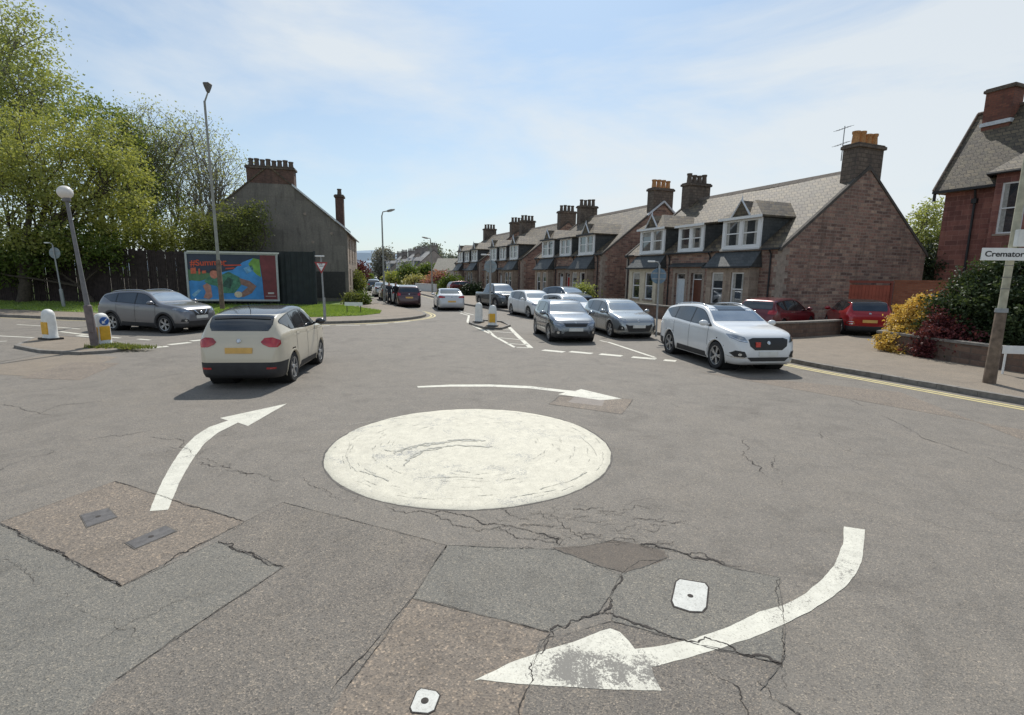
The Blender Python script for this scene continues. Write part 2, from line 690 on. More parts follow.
M_GRASSBASE = M_plain('grass_base', (.13, .19, .045), .95, var=.45, scale=3)
M_SOIL = M_plain('soil', (.10, .085, .06), .95, var=.4, scale=4, bumpy=.4)
M_STEEL = M_plain('galvanised_steel', (.30, .31, .31), .5, .35, var=.15)
M_GREYPOLE = M_plain('grey_pole', (.17, .165, .165), .6, .1, var=.2)
M_BLACK = M_plain('black_plastic', (.018, .018, .019), .5, var=.2)
M_WHITEP = M_plain('white_plastic', (.72, .72, .68), .5, var=.12, scale=5)
M_YELP = M_plain('yellow_plastic', (.72, .40, .03), .45, var=.15)
M_SIGNGREY = M_plain('sign_back_grey', (.26, .31, .33), .55, .2, var=.15)
M_SIGNWHITE = M_plain('sign_white', (.78, .78, .76), .45, var=.06)
M_SIGNRED = M_plain('sign_red', (.34, .05, .05), .45, var=.1)
M_SIGNBLUE = M_plain('sign_blue', (.02, .10, .36), .45, var=.1)
M_SIGNBLACK = M_plain('sign_black', (.02, .02, .02), .5, var=.1)

# ================================================================== ground, roads, pavements
ZR, ZP, ZM, ZC = .02, .0208, .0240, .0252
g = MB().quad((-4000, -300, 0), (4000, -300, 0), (4000, 7000, 0), (-4000, 7000, 0)).build('ground', M_plain('far_ground', (.10, .13, .06), .95, var=.5, scale=.02))
tag(g, kind='structure')
road = sheet('road', [(-95, -30), (45, -30), (45, 12), (14, 14), (8, 30), (-2, 45), (-9.5, 60), (-25, 108), (-42, 165), (-56, 165), (-40, 112), (-18, 50), (-16, 34), (-95, 44)], ZR, A_MAIN)

RK = [(24.5, -21), (15.5, -1.8), (11.9, 6.1), (10.14, 9.88), (9.21, 11.95), (8.25, 14.2), (6.24, 21.08), (1.6, 30.0), (-3.31, 39.8), (-7.3, 50.5), (-11.4, 62.4), (-17.3, 79), (-27.2, 108), (-43, 162)]
LK = [(-95, 40), (-40, 28.3), (-25.1, 25.05), (-20.45, 24.13), (-14.5, 23.5), (-9.29, 23.9), (-7.0, 25.0), (-5.6, 26.6), (-5.0, 28.4), (-5.1, 30.2), (-6.0, 32.6), (-7.1, 34.2), (-9.0, 37.5), (-11.9, 43.0), (-14.6, 50.2), (-20.4, 63.0), (-27.5, 80), (-37, 110), (-53, 162)]


def smooth_line(pts, n=6):
    out = []
    P = [Vector(p) for p in pts]
    for i in range(len(P) - 1):
        a, b = P[i], P[i + 1]
        ta = (P[min(i + 1, len(P) - 1)] - P[max(i - 1, 0)])
        tb = (P[min(i + 2, len(P) - 1)] - P[i])
        L = (b - a).length
        ta = ta.normalized() * L
        tb = tb.normalized() * L
        for k in range(n):
            t = k / n
            out.append(a * (2 * t**3 - 3 * t**2 + 1) + ta * (t**3 - 2 * t**2 + t) + b * (-2 * t**3 + 3 * t**2) + tb * (t**3 - t**2))
    out.append(P[-1])
    return out


def offset_line(pts, d):
    pts = [Vector(p[:2]) for p in pts]
    out = []
    for i, p in enumerate(pts):
        t = (pts[min(i + 1, len(pts) - 1)] - pts[max(i - 1, 0)]).normalized()
        out.append(p + Vector((-t.y, t.x)) * d)
    return out


RKs, LKs = smooth_line(RK), smooth_line(LK)
ZF = .14      # top of the footways


def kerb_line(name, line, side, z0=.0, zt=ZF + .004, w=.15):
    """kerb stones: a raised strip with joints, on the footway side of the line"""
    mb = MB()
    o = offset_line(line, side * w)
    n = len(line)
    for i in range(n - 1):
        a, b, c2, d = line[i], line[i + 1], o[i + 1], o[i]
        L = (b - a).length
        k = max(1, int(L / .92))
        for j in range(k):
            t0, t1 = j / k, (j + 1) / k - .012 / max(L / k, .1) * .5
            p = [a.lerp(b, t0), a.lerp(b, t1), d.lerp(c2, t1), d.lerp(c2, t0)]
            h = zt + random.uniform(-.006, .006)
            e = random.uniform(-.006, .006)
            vs = [(q.x + e, q.y, z0) for q in p] + [(q.x + e, q.y, h) for q in p]
            mb.add(vs, [(4, 5, 6, 7), (0, 1, 5, 4), (1, 2, 6, 5), (2, 3, 7, 6), (3, 0, 4, 7)])
    ob = mb.build(name, M_KERB, fix=False)
    ob['kind'] = 'structure'
    return ob


kerb_line('kerb', RKs, -1)
kerb_line('kerb', LKs, 1)
ro = offset_line(RKs, -.15)
lo = offset_line(LKs, .15)
sheet('pavement', [tuple(p) for p in ro] + [(60, 200), (110, 110), (90, -21)], ZF, A_PAVE)
sheet('pavement', [tuple(p) for p in reversed(lo)] + [(-130, 60), (-130, 165)], ZF, A_PAVE)
# grass verge behind the left footway
verge = [(-95, 43.5), (-40, 31.3), (-25.3, 27.6), (-20.2, 26.6), (-14.6, 25.9), (-10.2, 26.2), (-8.2, 27.6), (-7.6, 29.3), (-8.0, 31.2), (-9.6, 33.2), (-12.6, 37.0), (-12.9, 41.2), (-13.4, 50), (-30, 60), (-95, 60)]
sheet('grass_verge', verge, ZF + .01, M_GRASSBASE, jitter=.06)


# ------------------------------------------------------------------ grass blades
def blades(name, pts, mat, h=(.05, .13), label=None, cat='grass', kind='stuff', z=.15):
    n = len(pts)
    rs = np.random.RandomState(3)
    p = np.array([(q[0], q[1]) for q in pts])
    hh = rs.uniform(h[0], h[1], n)
    a = rs.uniform(0, math.pi * 2, n)
    w = rs.uniform(.012, .03, n)
    lean = rs.normal(0, .05, (n, 2))
    v = np.zeros((n, 3, 3))
    v[:, 0, :2] = p + np.stack([np.cos(a), np.sin(a)], 1) * w[:, None]
    v[:, 1, :2] = p - np.stack([np.cos(a), np.sin(a)], 1) * w[:, None]
    v[:, 2, :2] = p + lean
    v[:, 0, 2] = v[:, 1, 2] = z
    v[:, 2, 2] = z + hh
    me = bpy.data.meshes.new(name)
    me.vertices.add(n * 3)
    me.vertices.foreach_set('co', v.reshape(-1))
    me.loops.add(n * 3)
    me.loops.foreach_set('vertex_index', np.arange(n * 3, dtype=np.int32))
    me.polygons.add(n)
    me.polygons.foreach_set('loop_start', np.arange(0, n * 3, 3, dtype=np.int32))
    me.update()
    me.validate()
    me.materials.append(mat)
    o = bpy.data.objects.new(name, me)
    COL.objects.link(o)
    tag(o, label, cat, kind=kind)
    return o


def in_poly(x, y, poly):
    c = False
    j = len(poly) - 1
    for i in range(len(poly)):
        if (poly[i][1] > y) != (poly[j][1] > y) and x < (poly[j][0] - poly[i][0]) * (y - poly[i][1]) / (poly[j][1] - poly[i][1]) + poly[i][0]:
            c = not c
        j = i
    return c


M_GRASS = M_leaf('grass_blades', [(.14, .20, .045), (.22, .31, .07), (.30, .37, .11)], .35)
gp = []
while len(gp) < 42000:
    x, y = random.uniform(-40, -7), random.uniform(25.5, 36)
    if random.random() < .5:
        x = random.uniform(-17, -7.4)
    if in_poly(x, y, verge) and not (x < -13.8 and y > 35.3):
        gp.append((x, y))
blades('grass', gp, M_GRASS, (.04, .14), 'short bright green grass covering the verge before the fence', 'grass')

# ------------------------------------------------------------------ asphalt patches
_pz = [0]
SEAMS = []


def patch_sheet(pts, mat, z, jit=.012):
    _pz[0] += 1
    z = z + .00018 * _pz[0]
    for i_ in range(len(pts)):
        SEAMS.append((pts[i_], pts[(i_ + 1) % len(pts)]))
    return sheet('road_patch', G2(pts, z), z, mat, jitter=jit, step=.05)


patch_sheet([(0, 522), (115, 481), (245, 521), (122, 586)], A_PINK, ZP)
patch_sheet([(-40, 512), (0, 523.5), (122, 586), (218, 541), (284, 567), (200, 622), (115, 680), (40, 770), (-160, 770)], A_FINE, ZP)
patch_sheet([(245, 521), (283, 502), (447, 545), (412, 598), (345, 690), (300, 760), (40, 760), (115, 680), (200, 622), (282, 567), (218, 541)], A_DARK, ZP)
patch_sheet([(447, 545), (556, 549), (600, 566), (622, 575), (610, 596), (598, 612), (550, 632), (412, 598)], A_FINE, ZP)
patch_sheet([(412, 598), (550, 632), (534, 662), (512, 760), (300, 760), (345, 690)], A_PINK, ZP)
patch_sheet([(620, 575), (640, 560), (690, 559), (780, 577), (784, 640), (782, 664), (700, 645), (612, 621), (610, 596)], A_FINE, ZP)
patch_sheet([(540, 640), (612, 621), (700, 645), (782, 664), (760, 690), (765, 760), (512, 760), (530, 676)], A_DARK, ZP)
patch_sheet([(553, 548), (585, 546), (612, 540), (640, 544), (667, 551), (668, 557), (645, 566), (624, 573), (600, 566), (578, 557)], A_HOLE, ZP, .05)
patch_sheet([(549, 404), (560, 396), (633, 399), (622, 414)], A_PINK, ZP)
patch_sheet([(568, 402), (575, 396.5), (605, 400), (602, 406)], M_asphalt('asphalt_pale', (.27, .24, .215), None, .3), ZP)
patch_sheet([(-40, 372), (60, 352), (118, 357), (60, 378)], A_PAVE, ZP)
patch_sheet([(20, 378), (70, 362), (120, 363), (80, 380)], A_PINK, ZP)
patch_sheet([(700, 372), (1024, 430), (1110, 520), (1100, 470), (900, 392)], A_PINK, ZP - .0004)

# ------------------------------------------------------------------ cracks and seams
def crack(mb, pts, w=.016, rough=.05, z=ZC, sub=.05):
    """jagged crack by midpoint displacement, width varying and here and there closing up"""
    P = [G(x, y, z) for x, y in pts]
    wseed = random.uniform(0, 99)

    def disp(a, b, r):
        L = (b - a).length
        if L < .022:
            return [a]
        m = a.lerp(b, random.uniform(.38, .62))
        d = (b - a).normalized()
        m = m + Vector((-d.y, d.x, 0)) * random.gauss(0, 1) * min(r, L * .16)
        return disp(a, m, r * .72) + disp(m, b, r * .72)
    out = []
    for i in range(len(P) - 1):
        out += disp(P[i], P[i + 1], rough)
    out.append(P[-1])
    ws = []
    run = 0
    for q in out:
        n_ = noise.noise(Vector((q.x * 2.3 + wseed, q.y * 2.3, 9)))
        f = .55 + 1.3 * n_ + .5 * noise.noise(Vector((q.x * 14, q.y * 14, wseed)))
        ws.append(w * .66 * max(.05, f * random.uniform(.5, 1.4)))
    ws[-1] = ws[0] = w * .05
    strip(mb, out, ws, z)


mb = MB()
for pts, w, rg in [
    ([(0, 524), (60, 552), (122, 586)], .026, .02),
    ([(115, 481), (180, 502), (245, 521)], .013, .012),
    ([(122, 586), (185, 552), (242, 523)], .02, .02),
    ([(218, 541), (250, 552), (284, 567)], .022, .03),
    ([(284, 567), (200, 622), (115, 680)], .008, .008),
    ([(283, 502), (360, 522), (447, 545)], .010, .010),
    ([(412, 598), (480, 614), (548, 632)], .010, .010),
    ([(447, 545), (412, 598), (330, 692)], .011, .01),
    ([(385, 505), (470, 516), (520, 528), (560, 545), (600, 566), (622, 575)], .022, .06),
    ([(340, 486), (385, 508), (440, 518), (500, 526), (555, 542)], .012, .07),
    ([(640, 544), (690, 556), (740, 566), (778, 578)], .030, .04),
    ([(612, 540), (650, 549), (700, 552), (738, 566)], .016, .05),
    ([(622, 575), (612, 596), (604, 612)], .045, .03),
    ([(604, 612), (570, 622), (550, 630), (545, 650), (532, 662)], .028, .03),
    ([(604, 612), (640, 624), (700, 640), (745, 655), (782, 662)], .034, .03),
    ([(782, 662), (788, 690)], .010, .03),
    ([(779, 578), (784, 620), (782, 662)], .010, .02),
    ([(758, 680), (768, 698), (795, 712), (830, 730)], .018, .04),
    ([(700, 662), (740, 700), (762, 740)], .016, .05),
    ([(530, 662), (522, 700), (515, 740)], .016, .03),
    ([(150, 437), (185, 448), (215, 462), (235, 470), (280, 480)], .013, .10),
    ([(198, 462), (225, 467), (255, 473)], .022, .05),
    ([(0, 404), (30, 411), (62, 416)], .013, .04),
    ([(745, 440), (742, 455), (760, 470), (780, 478)], .012, .08),
    ([(775, 455), (780, 470), (783, 486)], .012, .06),
    ([(820, 430), (845, 450), (880, 462)], .008, .08),
    ([(860, 520), (900, 512), (960, 530)], .006, .07),
    ([(540, 510), (600, 522), (640, 518), (700, 530)], .008, .08),
    ([(520, 520), (580, 505), (640, 500), (690, 505)], .006, .09),
    ([(560, 545), (585, 530), (640, 525)], .009, .08),
    ([(530, 515), (570, 528), (610, 540)], .010, .08),
    ([(500, 508), (540, 522), (575, 540)], .008, .09),
    ([(0, 560), (60, 600), (140, 650)], .007, .05),
    ([(290, 474), (330, 496), (380, 510)], .007, .05),
    ([(100, 640), (180, 600), (240, 575)], .005, .06),
    ([(640, 395), (700, 410), (760, 412)], .008, .09),
]:
    crack(mb, pts, w, rg)
random.seed(11)
for k in range(60):      # crazing between the dome and the pothole
    x, y = random.uniform(490, 690), random.uniform(508, 548)
    a = random.uniform(-.5, .5)
    L = random.uniform(12, 40)
    crack(mb, [(x, y), (x + L * math.cos(a), y + .4 * L * math.sin(a))], random.uniform(.004, .009), .05)
for k in range(14):
    x, y = random.uniform(150, 240), random.uniform(430, 470)
    L = random.uniform(8, 30)
    crack(mb, [(x, y), (x + L, y + random.uniform(-8, 8))], random.uniform(.005, .010), .05)
tag(mb.build('road_cracks', M_CRACK), kind='structure')
mb = MB()
for pts, w, rg in [
    ([(0, 430), (60, 405), (150, 395)], .02, .04),
    ([(549, 404), (560, 396), (633, 399), (622, 414), (549, 404)], .03, .01),
    ([(0, 362), (60, 350), (120, 346)], .05, .02),
    ([(420, 322), (440, 321), (475, 321.5)], .10, .02),
    ([(0, 470), (80, 440), (150, 430)], .015, .06),
    ([(850, 400), (930, 440), (1024, 470)], .02, .06),
]:
    crack(mb, pts, w, rg)
for a_, b_ in SEAMS:
    if max(a_[1], b_[1]) < 740 and min(a_[1], b_[1]) > 470:
        crack(mb, [a_, b_], .012, .006)
tag(mb.build('road_seams', M_SEAM), kind='structure')

# ------------------------------------------------------------------ the painted dome of the mini-roundabout
DC = Vector((-.56, 6.93))
DR = 1.935
mb = MB()
rings = [0, .25, .5, .7, .85, .94, 1.0]
seg = 120
vs = [(0, 0, .036)]
for ri, rr in enumerate(rings[1:]):
    for k in range(seg):
        t = 2 * math.pi * k / seg
        wob = 1 + (.006 * noise.noise(Vector((math.cos(t) * 6, math.sin(t) * 6, 1))) + .008 * noise.noise(Vector((math.cos(t) * 22, math.sin(t) * 22, 4))) if ri == 5 else 0)
        vs.append((DR * rr * wob * math.cos(t), DR * 1.03 * rr * wob * math.sin(t), .006 + .030 * (1 - rr * rr)))
fs = [(0, 1 + k, 1 + (k + 1) % seg) for k in range(seg)]
for i in range(len(rings) - 2):
    for k in range(seg):
        k2 = (k + 1) % seg
        fs.append((1 + i * seg + k, 1 + (i + 1) * seg + k, 1 + (i + 1) * seg + k2, 1 + i * seg + k2))
n0 = 1 + (len(rings) - 2) * seg
nb = len(vs)
for k in range(seg):
    x, y, z = vs[n0 + k]
    vs.append((x * 1.004, y * 1.004, .0))
for k in range(seg):
    k2 = (k + 1) % seg
    fs.append((n0 + k, nb + k, nb + k2, n0 + k2))
mb.add(vs, fs)
rim = MB()
rp = [(DC.x + DR * 1.006 * math.cos(2 * math.pi * k / 160), DC.y + DR * 1.036 * math.sin(2 * math.pi * k / 160)) for k in range(161)]
strip(rim, rp, [.02 + .05 * abs(noise.noise(Vector((p_[0] * 3, p_[1] * 3, 2)))) for p_ in rp], ZP + .001)
tag(rim.build('dome_rim', M_SEAM), kind='structure')
dome = mb.build('roundabout_dome', M_DOME, smooth=True)
dome.location = (DC.x, DC.y, ZR)
tag(dome, kind='structure')
mb = MB()
for pts, w in [([(398, 452), (420, 446.5), (445, 443.5)], .05), ([(452, 441.5), (480, 441)], .045), ([(408, 460), (425, 452), (445, 448)], .03), ([(392, 455), (402, 449), (430, 443.5), (460, 441.5)], .034), ([(448, 441), (470, 440), (487, 442)], .030), ([(404, 466), (412, 456), (430, 449), (455, 446), (496, 448)], .026), ([(385, 450), (398, 452)], .02),
               ([(430, 478), (460, 477), (486, 479)], .008), ([(540, 488), (570, 480), (590, 470)], .008), ([(345, 424), (390, 418), (425, 416.5)], .007), ([(525, 494), (560, 488)], .008), ([(360, 470), (372, 474), (392, 481)], .016), ([(580, 436), (592, 446), (598, 456)], .007), ([(350, 440), (346, 455), (352, 470)], .006)]:
    P_ = [G(x, y, .045) for x, y in pts]
    out, ws = [], []
    for i in range(len(P_) - 1):
        for j in range(8):
            q = P_[i].lerp(P_[i + 1], j / 8)
            q += Vector((random.uniform(-1, 1), random.uniform(-1, 1), 0)) * w * .9
            out.append(q)
            ws.append(w * random.uniform(.2, 1.5))
    n0 = len(mb.v)
    strip(mb, out, ws, 0)
    for i in range(n0, len(mb.v)):
        x_, y_, _ = mb.v[i]
        rr = min(1, math.hypot(x_ - DC.x, (y_ - DC.y) / 1.03) / DR)
        mb.v[i] = (x_, y_, ZR + .006 + .030 * (1 - rr * rr) + .004)
for k in range(150):      # short scrapes following the turning circle
    a_ = random.uniform(0, 2 * math.pi)
    r_ = DR * random.uniform(.45, .97)
    da = random.uniform(.03, .16)
    w = random.uniform(.003, .009)
    out = [Vector((DC.x + (r_ + random.gauss(0, .006)) * math.cos(a_ + da * j / 8), DC.y + (r_ + random.gauss(0, .006)) * 1.03 * math.sin(a_ + da * j / 8))) for j in range(9)]
    n0 = len(mb.v)
    strip(mb, out, [w * random.uniform(.1, 1.5) for _ in out], 0)
    for i in range(n0, len(mb.v)):
        x_, y_, _ = mb.v[i]
        rr = min(1, math.hypot(x_ - DC.x, (y_ - DC.y) / 1.03) / DR)
        mb.v[i] = (x_, y_, ZR + .006 + .030 * (1 - rr * rr) + .004)
tag(mb.build('dome_scuffs', M_plain('scuff', (.40, .39, .34), .9, var=.4, scale=20)), kind='structure')

# ------------------------------------------------------------------ painted arrows and lines
def painted(name, pts, mat=None, z=ZM, jit=.008):
    return sheet(name, G2(pts, z), z, mat or M_WHITE, jitter=jit, step=.04)


painted('road_arrow', [(150, 511), (155, 496), (162, 481), (171, 465), (182, 449), (195, 436), (209, 427), (228, 420.5), (220, 418), (287, 403.5), (248, 426), (238, 422.5), (219, 432), (205, 443), (195, 456), (186, 470), (177, 488), (168, 509.5)])
painted('road_arrow', [(417, 386.2), (450, 384.6), (490, 384.4), (530, 386), (561, 389.6), (575, 391), (581, 389), (622, 398.8), (600, 400), (558, 394.2), (565, 392.5), (530, 388.4), (490, 386.6), (450, 386.6), (418, 387.6)], jit=.004)
FCX = G(590, 672)
wk = M_paint('faded_road_paint', (.68, .66, .57), .36, under=(.185, .175, .155), fade=(FCX.x, FCX.y, .55, .21))
painted('road_arrow', [(844, 526.5), (865, 529.5), (864.5, 548), (861, 562), (854, 575), (844, 587), (832, 597), (808, 612), (784, 624), (750, 639), (714, 649.5), (681, 660), (651, 667),
                       (655, 678), (661.8, 690.7), (600, 689), (538, 685.4), (472.9, 679.7), (509, 664), (546.7, 650), (575, 642), (600, 631), (610, 628.5), (620, 632), (628, 641), (635, 649), (664, 645), (696, 638.5), (731, 625), (760, 612), (784, 604.5), (806, 593), (823.5, 578.6), (834, 566), (840, 552), (843, 540)], wk, jit=.012)


def lines(name, items, mat=None, z=ZM):
    mb = MB()
    for it in items:
        pts, w = it
        P = [G(x, y, z) for x, y in pts]
        strip(mb, P, w, z)
    o = mb.build(name, mat or M_WHITE)
    o['kind'] = 'structure'
    return o


# give-way dashes and lane lines of the main street
lines('give_way_line', [([(543, 350), (564, 352)], .30), ([(570, 351.5), (592, 353.5)], .30), ([(600, 354), (622, 356)], .30), ([(632, 357), (656, 359)], .30), ([(664, 360), (676, 361)], .30)])
lines('lane_line', [([(608, 342), (655, 357.5)], .12), ([(600, 340.5), (607, 342)], .1)])
lines('hatched_marking', [([(484, 326), (494, 336), (515, 347.5)], .12), ([(515, 347.2), (531, 348)], .12), ([(531, 348), (519, 337), (509, 327)], .17), ([(497, 337.5), (524, 340)], .10),
                          ([(488, 331), (515, 333)], .10), ([(507, 343.5), (528, 344.7)], .1), ([(473, 325.5), (490, 333.5)], .14), ([(484, 329.2), (511, 329.4)], .09)])
lines('zigzag_line', [([(460, 313), (469, 315.5), (467.5, 322), (475, 326)], .12), ([(464, 312.5), (474, 315)], .10), ([(452, 305), (462, 312)], .1)])
# left-hand approach
lines('give_way_line', [([(140, 348.5), (168, 346.3)], .28), ([(169, 344.7), (190, 342.4)], .28), ([(191, 341), (207, 339.4)], .28), ([(-26, 352), (7, 349)], .22)][:3])
lines('lane_line', [([(-60, 337.5), (-10, 335.4), (42, 338)], .13), ([(60, 331.5), (88, 335)], .15), ([(17, 324.5), (44, 326)], .1), ([(56, 327), (80, 329)], .1), ([(-20, 342), (7, 341)], .14), ([(110, 337), (120, 338)], .14),
                    ([(78, 335.5), (92, 337)], .2), ([(138, 339), (150, 340)], .14)])
lines('lane_line', [([(314, 326.3), (330, 325.5)], .14), ([(336, 325.2), (360, 325.3)], .14), ([(366, 325), (388, 323.6)], .14), ([(394, 322.8), (410, 321.3)], .14)])
# yellow lines beside the kerbs
yl = offset_line(RKs, .32)
yl2 = offset_line(RKs, .52)
mb = MB()
strip(mb, [p for p in yl if -10 < p.y < 20.5], .11, ZM)
strip(mb, [p for p in yl2 if -10 < p.y < 20.5], .11, ZM)
yr = offset_line(RKs, .45)
strip(mb, [p for p in yr if 44 < p.y < 100], .10, ZM)
yk = offset_line(LKs, -.30)
strip(mb, [p for p in yk if p.x < -14 or p.y > 40 and False], .09, ZM)
yk3 = [p for p in yk if p.x > -9.6 and p.y < 37]
strip(mb, yk3, .10, ZM)
yk2 = [p for p in offset_line(LKs, -.5) if p.x > -7.5 and p.y < 37]
strip(mb, yk2, .10, ZM)
tag(mb.build('yellow_line', M_YEL), kind='structure')


# ------------------------------------------------------------------ covers in the road
def cover(pts, label, mat, z, rim=None, holes=(), bright=False):
    P = [G(x, y, z) for x, y in pts]
    c0 = sum(P, Vector()) / len(P)
    t = thing('road_cover', label, 'manhole cover', (c0.x, c0.y, 0))
    loc = [(p.x - c0.x, p.y - c0.y) for p in P]
    MB().prism(loc, .0, z + .0005).build('frame', rim or M_CRACK, t, bevel=.002)
    ins = [(x * .93, y * .93) for x, y in loc]
    MB().prism(ins, z - .01, z + .0025).build('lid', mat, t, bevel=.003)
    mb = MB()
    for hx, hy in holes:
        mb.lathe([(0.0, z + .0040), (.022, z + .0040), (.022, z + .002)], 12, Matrix.Translation((hx, hy, 0)))
    if holes:
        mb.build('key_hole', M_CRACK, t)
    return t


M_LIDW = M_paint('painted_lid', (.62, .62, .58), .33, under=(.3, .3, .29))
M_LIDG = M_plain('iron_lid', (.115, .108, .105), .6, .3, var=.3, scale=20, bumpy=.4)
cover([(679, 578), (706, 582.5), (709.5, 587), (707.5, 608), (703, 613), (690, 612.5), (673, 607), (670.5, 601), (675, 581)], 'white painted hydrant cover in the road inside the nearest curved arrow', M_LIDW, .0245, None, [(0, .0)])
cover([(416, 691), (421, 687.5), (437, 690.5), (441, 695), (435, 711), (428, 714.5), (411, 713), (409, 708)], 'small white painted cover at the bottom of the photo', M_LIDW, .0245, None, [(.0, .0)])
cover([(79, 515), (109, 507.5), (118, 517), (86, 528)], 'small square grey iron cover in the pinkish asphalt patch', M_LIDG, .0240, M_SEAM, [(0, 0)])
cover([(124, 543), (166, 525), (178, 531), (134, 549.5)], 'long rectangular iron cover in the pinkish asphalt patch', M_LIDG, .0240, M_SEAM, [(0, 0)])

# ------------------------------------------------------------------ traffic islands
isl = sheet('traffic_island', G2([(471, 323), (480, 321), (500, 322.5), (508, 325.5), (500, 328), (484, 327.3)], .10), .11, A_PAVE)
kerb_line('island_kerb', [Vector(p) for p in G2([(471, 323.2), (478, 326), (486, 328), (500, 328.8), (508, 326), (502, 322.5), (480, 320.8), (471, 323.2)], .05)], -1, 0, .115, .12)
IL = G2([(14, 347), (30, 339.5), (58, 336.5), (88, 338.5), (118, 342.5), (139, 347.5), (112, 352), (80, 354), (40, 352)], .05)
sheet('traffic_island', IL, .10, A_PAVE)
kerb_line('island_kerb', [Vector(p) for p in IL + [IL[0]]], -1, 0, .105, .12)
gp = []
for cx_, cy_, s_ in ((108, 345.5, .45), (122, 347, .6), (133, 348, .5), (100, 347, .35)):
    c0 = G(cx_, cy_, .1)
    for k in range(420):
        gp.append((random.gauss(c0.x, s_ * .5), random.gauss(c0.y, .13)))
blades('grass', gp, M_leaf('dry_grass', [(.20, .19, .05), (.16, .20, .05), (.28, .25, .10)], .3), (.03, .12), 'dry tufts of grass growing on the island kerb', 'grass', z=.10)
# ================================================================== cars
def mono(pts):
    """monotone cubic through control points"""
    xs = [p[0] for p in pts]
    ys = [p[1] for p in pts]
    n = len(xs)
    d = [(ys[i + 1] - ys[i]) / (xs[i + 1] - xs[i]) for i in range(n - 1)]
    m = [d[0]] + [0 if d[i - 1] * d[i] <= 0 else 2 * d[i - 1] * d[i] / (d[i - 1] + d[i]) for i in range(1, n - 1)] + [d[-1]]

    def f(x):
        if x <= xs[0]:
            return ys[0]
        if x >= xs[-1]:
            return ys[-1]
        i = 0
        while x > xs[i + 1]:
            i += 1
        h = xs[i + 1] - xs[i]
        t = (x - xs[i]) / h
        return (ys[i] * (2 * t**3 - 3 * t**2 + 1) + h * m[i] * (t**3 - 2 * t**2 + t) + ys[i + 1] * (-2 * t**3 + 3 * t**2) + h * m[i + 1] * (t**3 - t**2))
    return f


TOP = {
    'hatch': [(0, .34), (.004, .42), (.014, .475), (.045, .545), (.10, .60), (.18, .645), (.245, .675), (.275, .70), (.43, .945), (.48, .98), (.58, 1.0), (.72, .99), (.86, .955), (.905, .935), (.925, .88), (.962, .68), (.980, .62), (.992, .50), (1.0, .36)],
    'suv': [(0, .36), (.004, .46), (.012, .535), (.035, .60), (.09, .65), (.17, .685), (.235, .71), (.265, .73), (.41, .945), (.46, .98), (.56, 1), (.72, .98), (.86, .93), (.90, .905), (.925, .85), (.966, .715), (.984, .63), (.993, .5), (1, .38)],
    'saloon': [(0, .36), (.004, .44), (.014, .49), (.05, .555), (.12, .61), (.23, .665), (.27, .69), (.42, .955), (.49, .995), (.56, 1), (.66, .975), (.74, .91), (.84, .765), (.865, .75), (.93, .745), (.972, .73), (.984, .66), (.994, .52), (1, .4)],
    'pickup': [(0, .38), (.004, .48), (.012, .54), (.035, .60), (.10, .635), (.20, .655), (.235, .67), (.36, .945), (.40, .98), (.50, 1), (.58, .99), (.615, .96), (.64, .66), (.66, .62), (.80, .62), (.985, .62), (.992, .56), (1, .40)],
}
BELT = {
    'hatch': [(0, .3), (.02, .42), (.08, .52), (.25, .60), (.5, .615), (.8, .655), (.93, .67), (.985, .52), (1, .33)],
    'suv': [(0, .32), (.02, .44), (.08, .56), (.25, .64), (.5, .655), (.8, .69), (.93, .685), (.985, .54), (1, .35)],
    'saloon': [(0, .32), (.02, .42), (.08, .52), (.25, .60), (.5, .625), (.8, .66), (.95, .68), (.985, .55), (1, .36)],
    'pickup': [(0, .32), (.02, .44), (.08, .55), (.25, .60), (.5, .60), (.8, .60), (.985, .58), (1, .38)],
}
WID = [(0, .60), (.006, .70), (.02, .80), (.05, .895), (.10, .955), (.18, .99), (.3, 1), (.7, 1), (.85, .98), (.93, .945), (.97, .90), (.988, .83), (1, .72)]

M_TYRE = M_plain('tyre_rubber', (.022, .022, .023), .85, var=.25, bumpy=.2)
M_RIM = M_plain('alloy_rim', (.42, .43, .44), .32, .75, var=.1)
M_RIMD = M_plain('dark_rim', (.10, .10, .11), .4, .6, var=.1)
M_UNDER = M_plain('underbody', (.008, .008, .008), .95, var=.1)
M_CLAD = M_plain('dark_cladding', (.030, .030, .032), .65, var=.2)
M_CGLASS = M_glass('car_side_glass', (.018, .022, .025), .04, .07)
M_WGLASS = M_glass('car_windscreen', (.10, .12, .135), .05, .38, (.85, .9, .95))
M_GLOSSB = M_plain('gloss_black_trim', (.012, .012, .013), .2, var=.1)
M_LAMPW = M_glass('headlamp_glass', (.16, .17, .18), .1, .30)
M_LAMPR = M_glass('tail_lamp_glass', (.36, .008, .012), .12, .03)
M_LAMPO = M_glass('indicator_glass', (.6, .2, .02), .15, .1)
M_CHROME = M_plain('chrome', (.62, .63, .64), .18, .95, var=.05)
M_PLATEY = M_plain('rear_number_plate', (.72, .44, .13), .45, var=.1)
M_PLATEW = M_plain('front_number_plate', (.66, .66, .62), .45, var=.08)
M_SEAMC = M_plain('panel_gap', (.02, .02, .02), .8, var=.1)


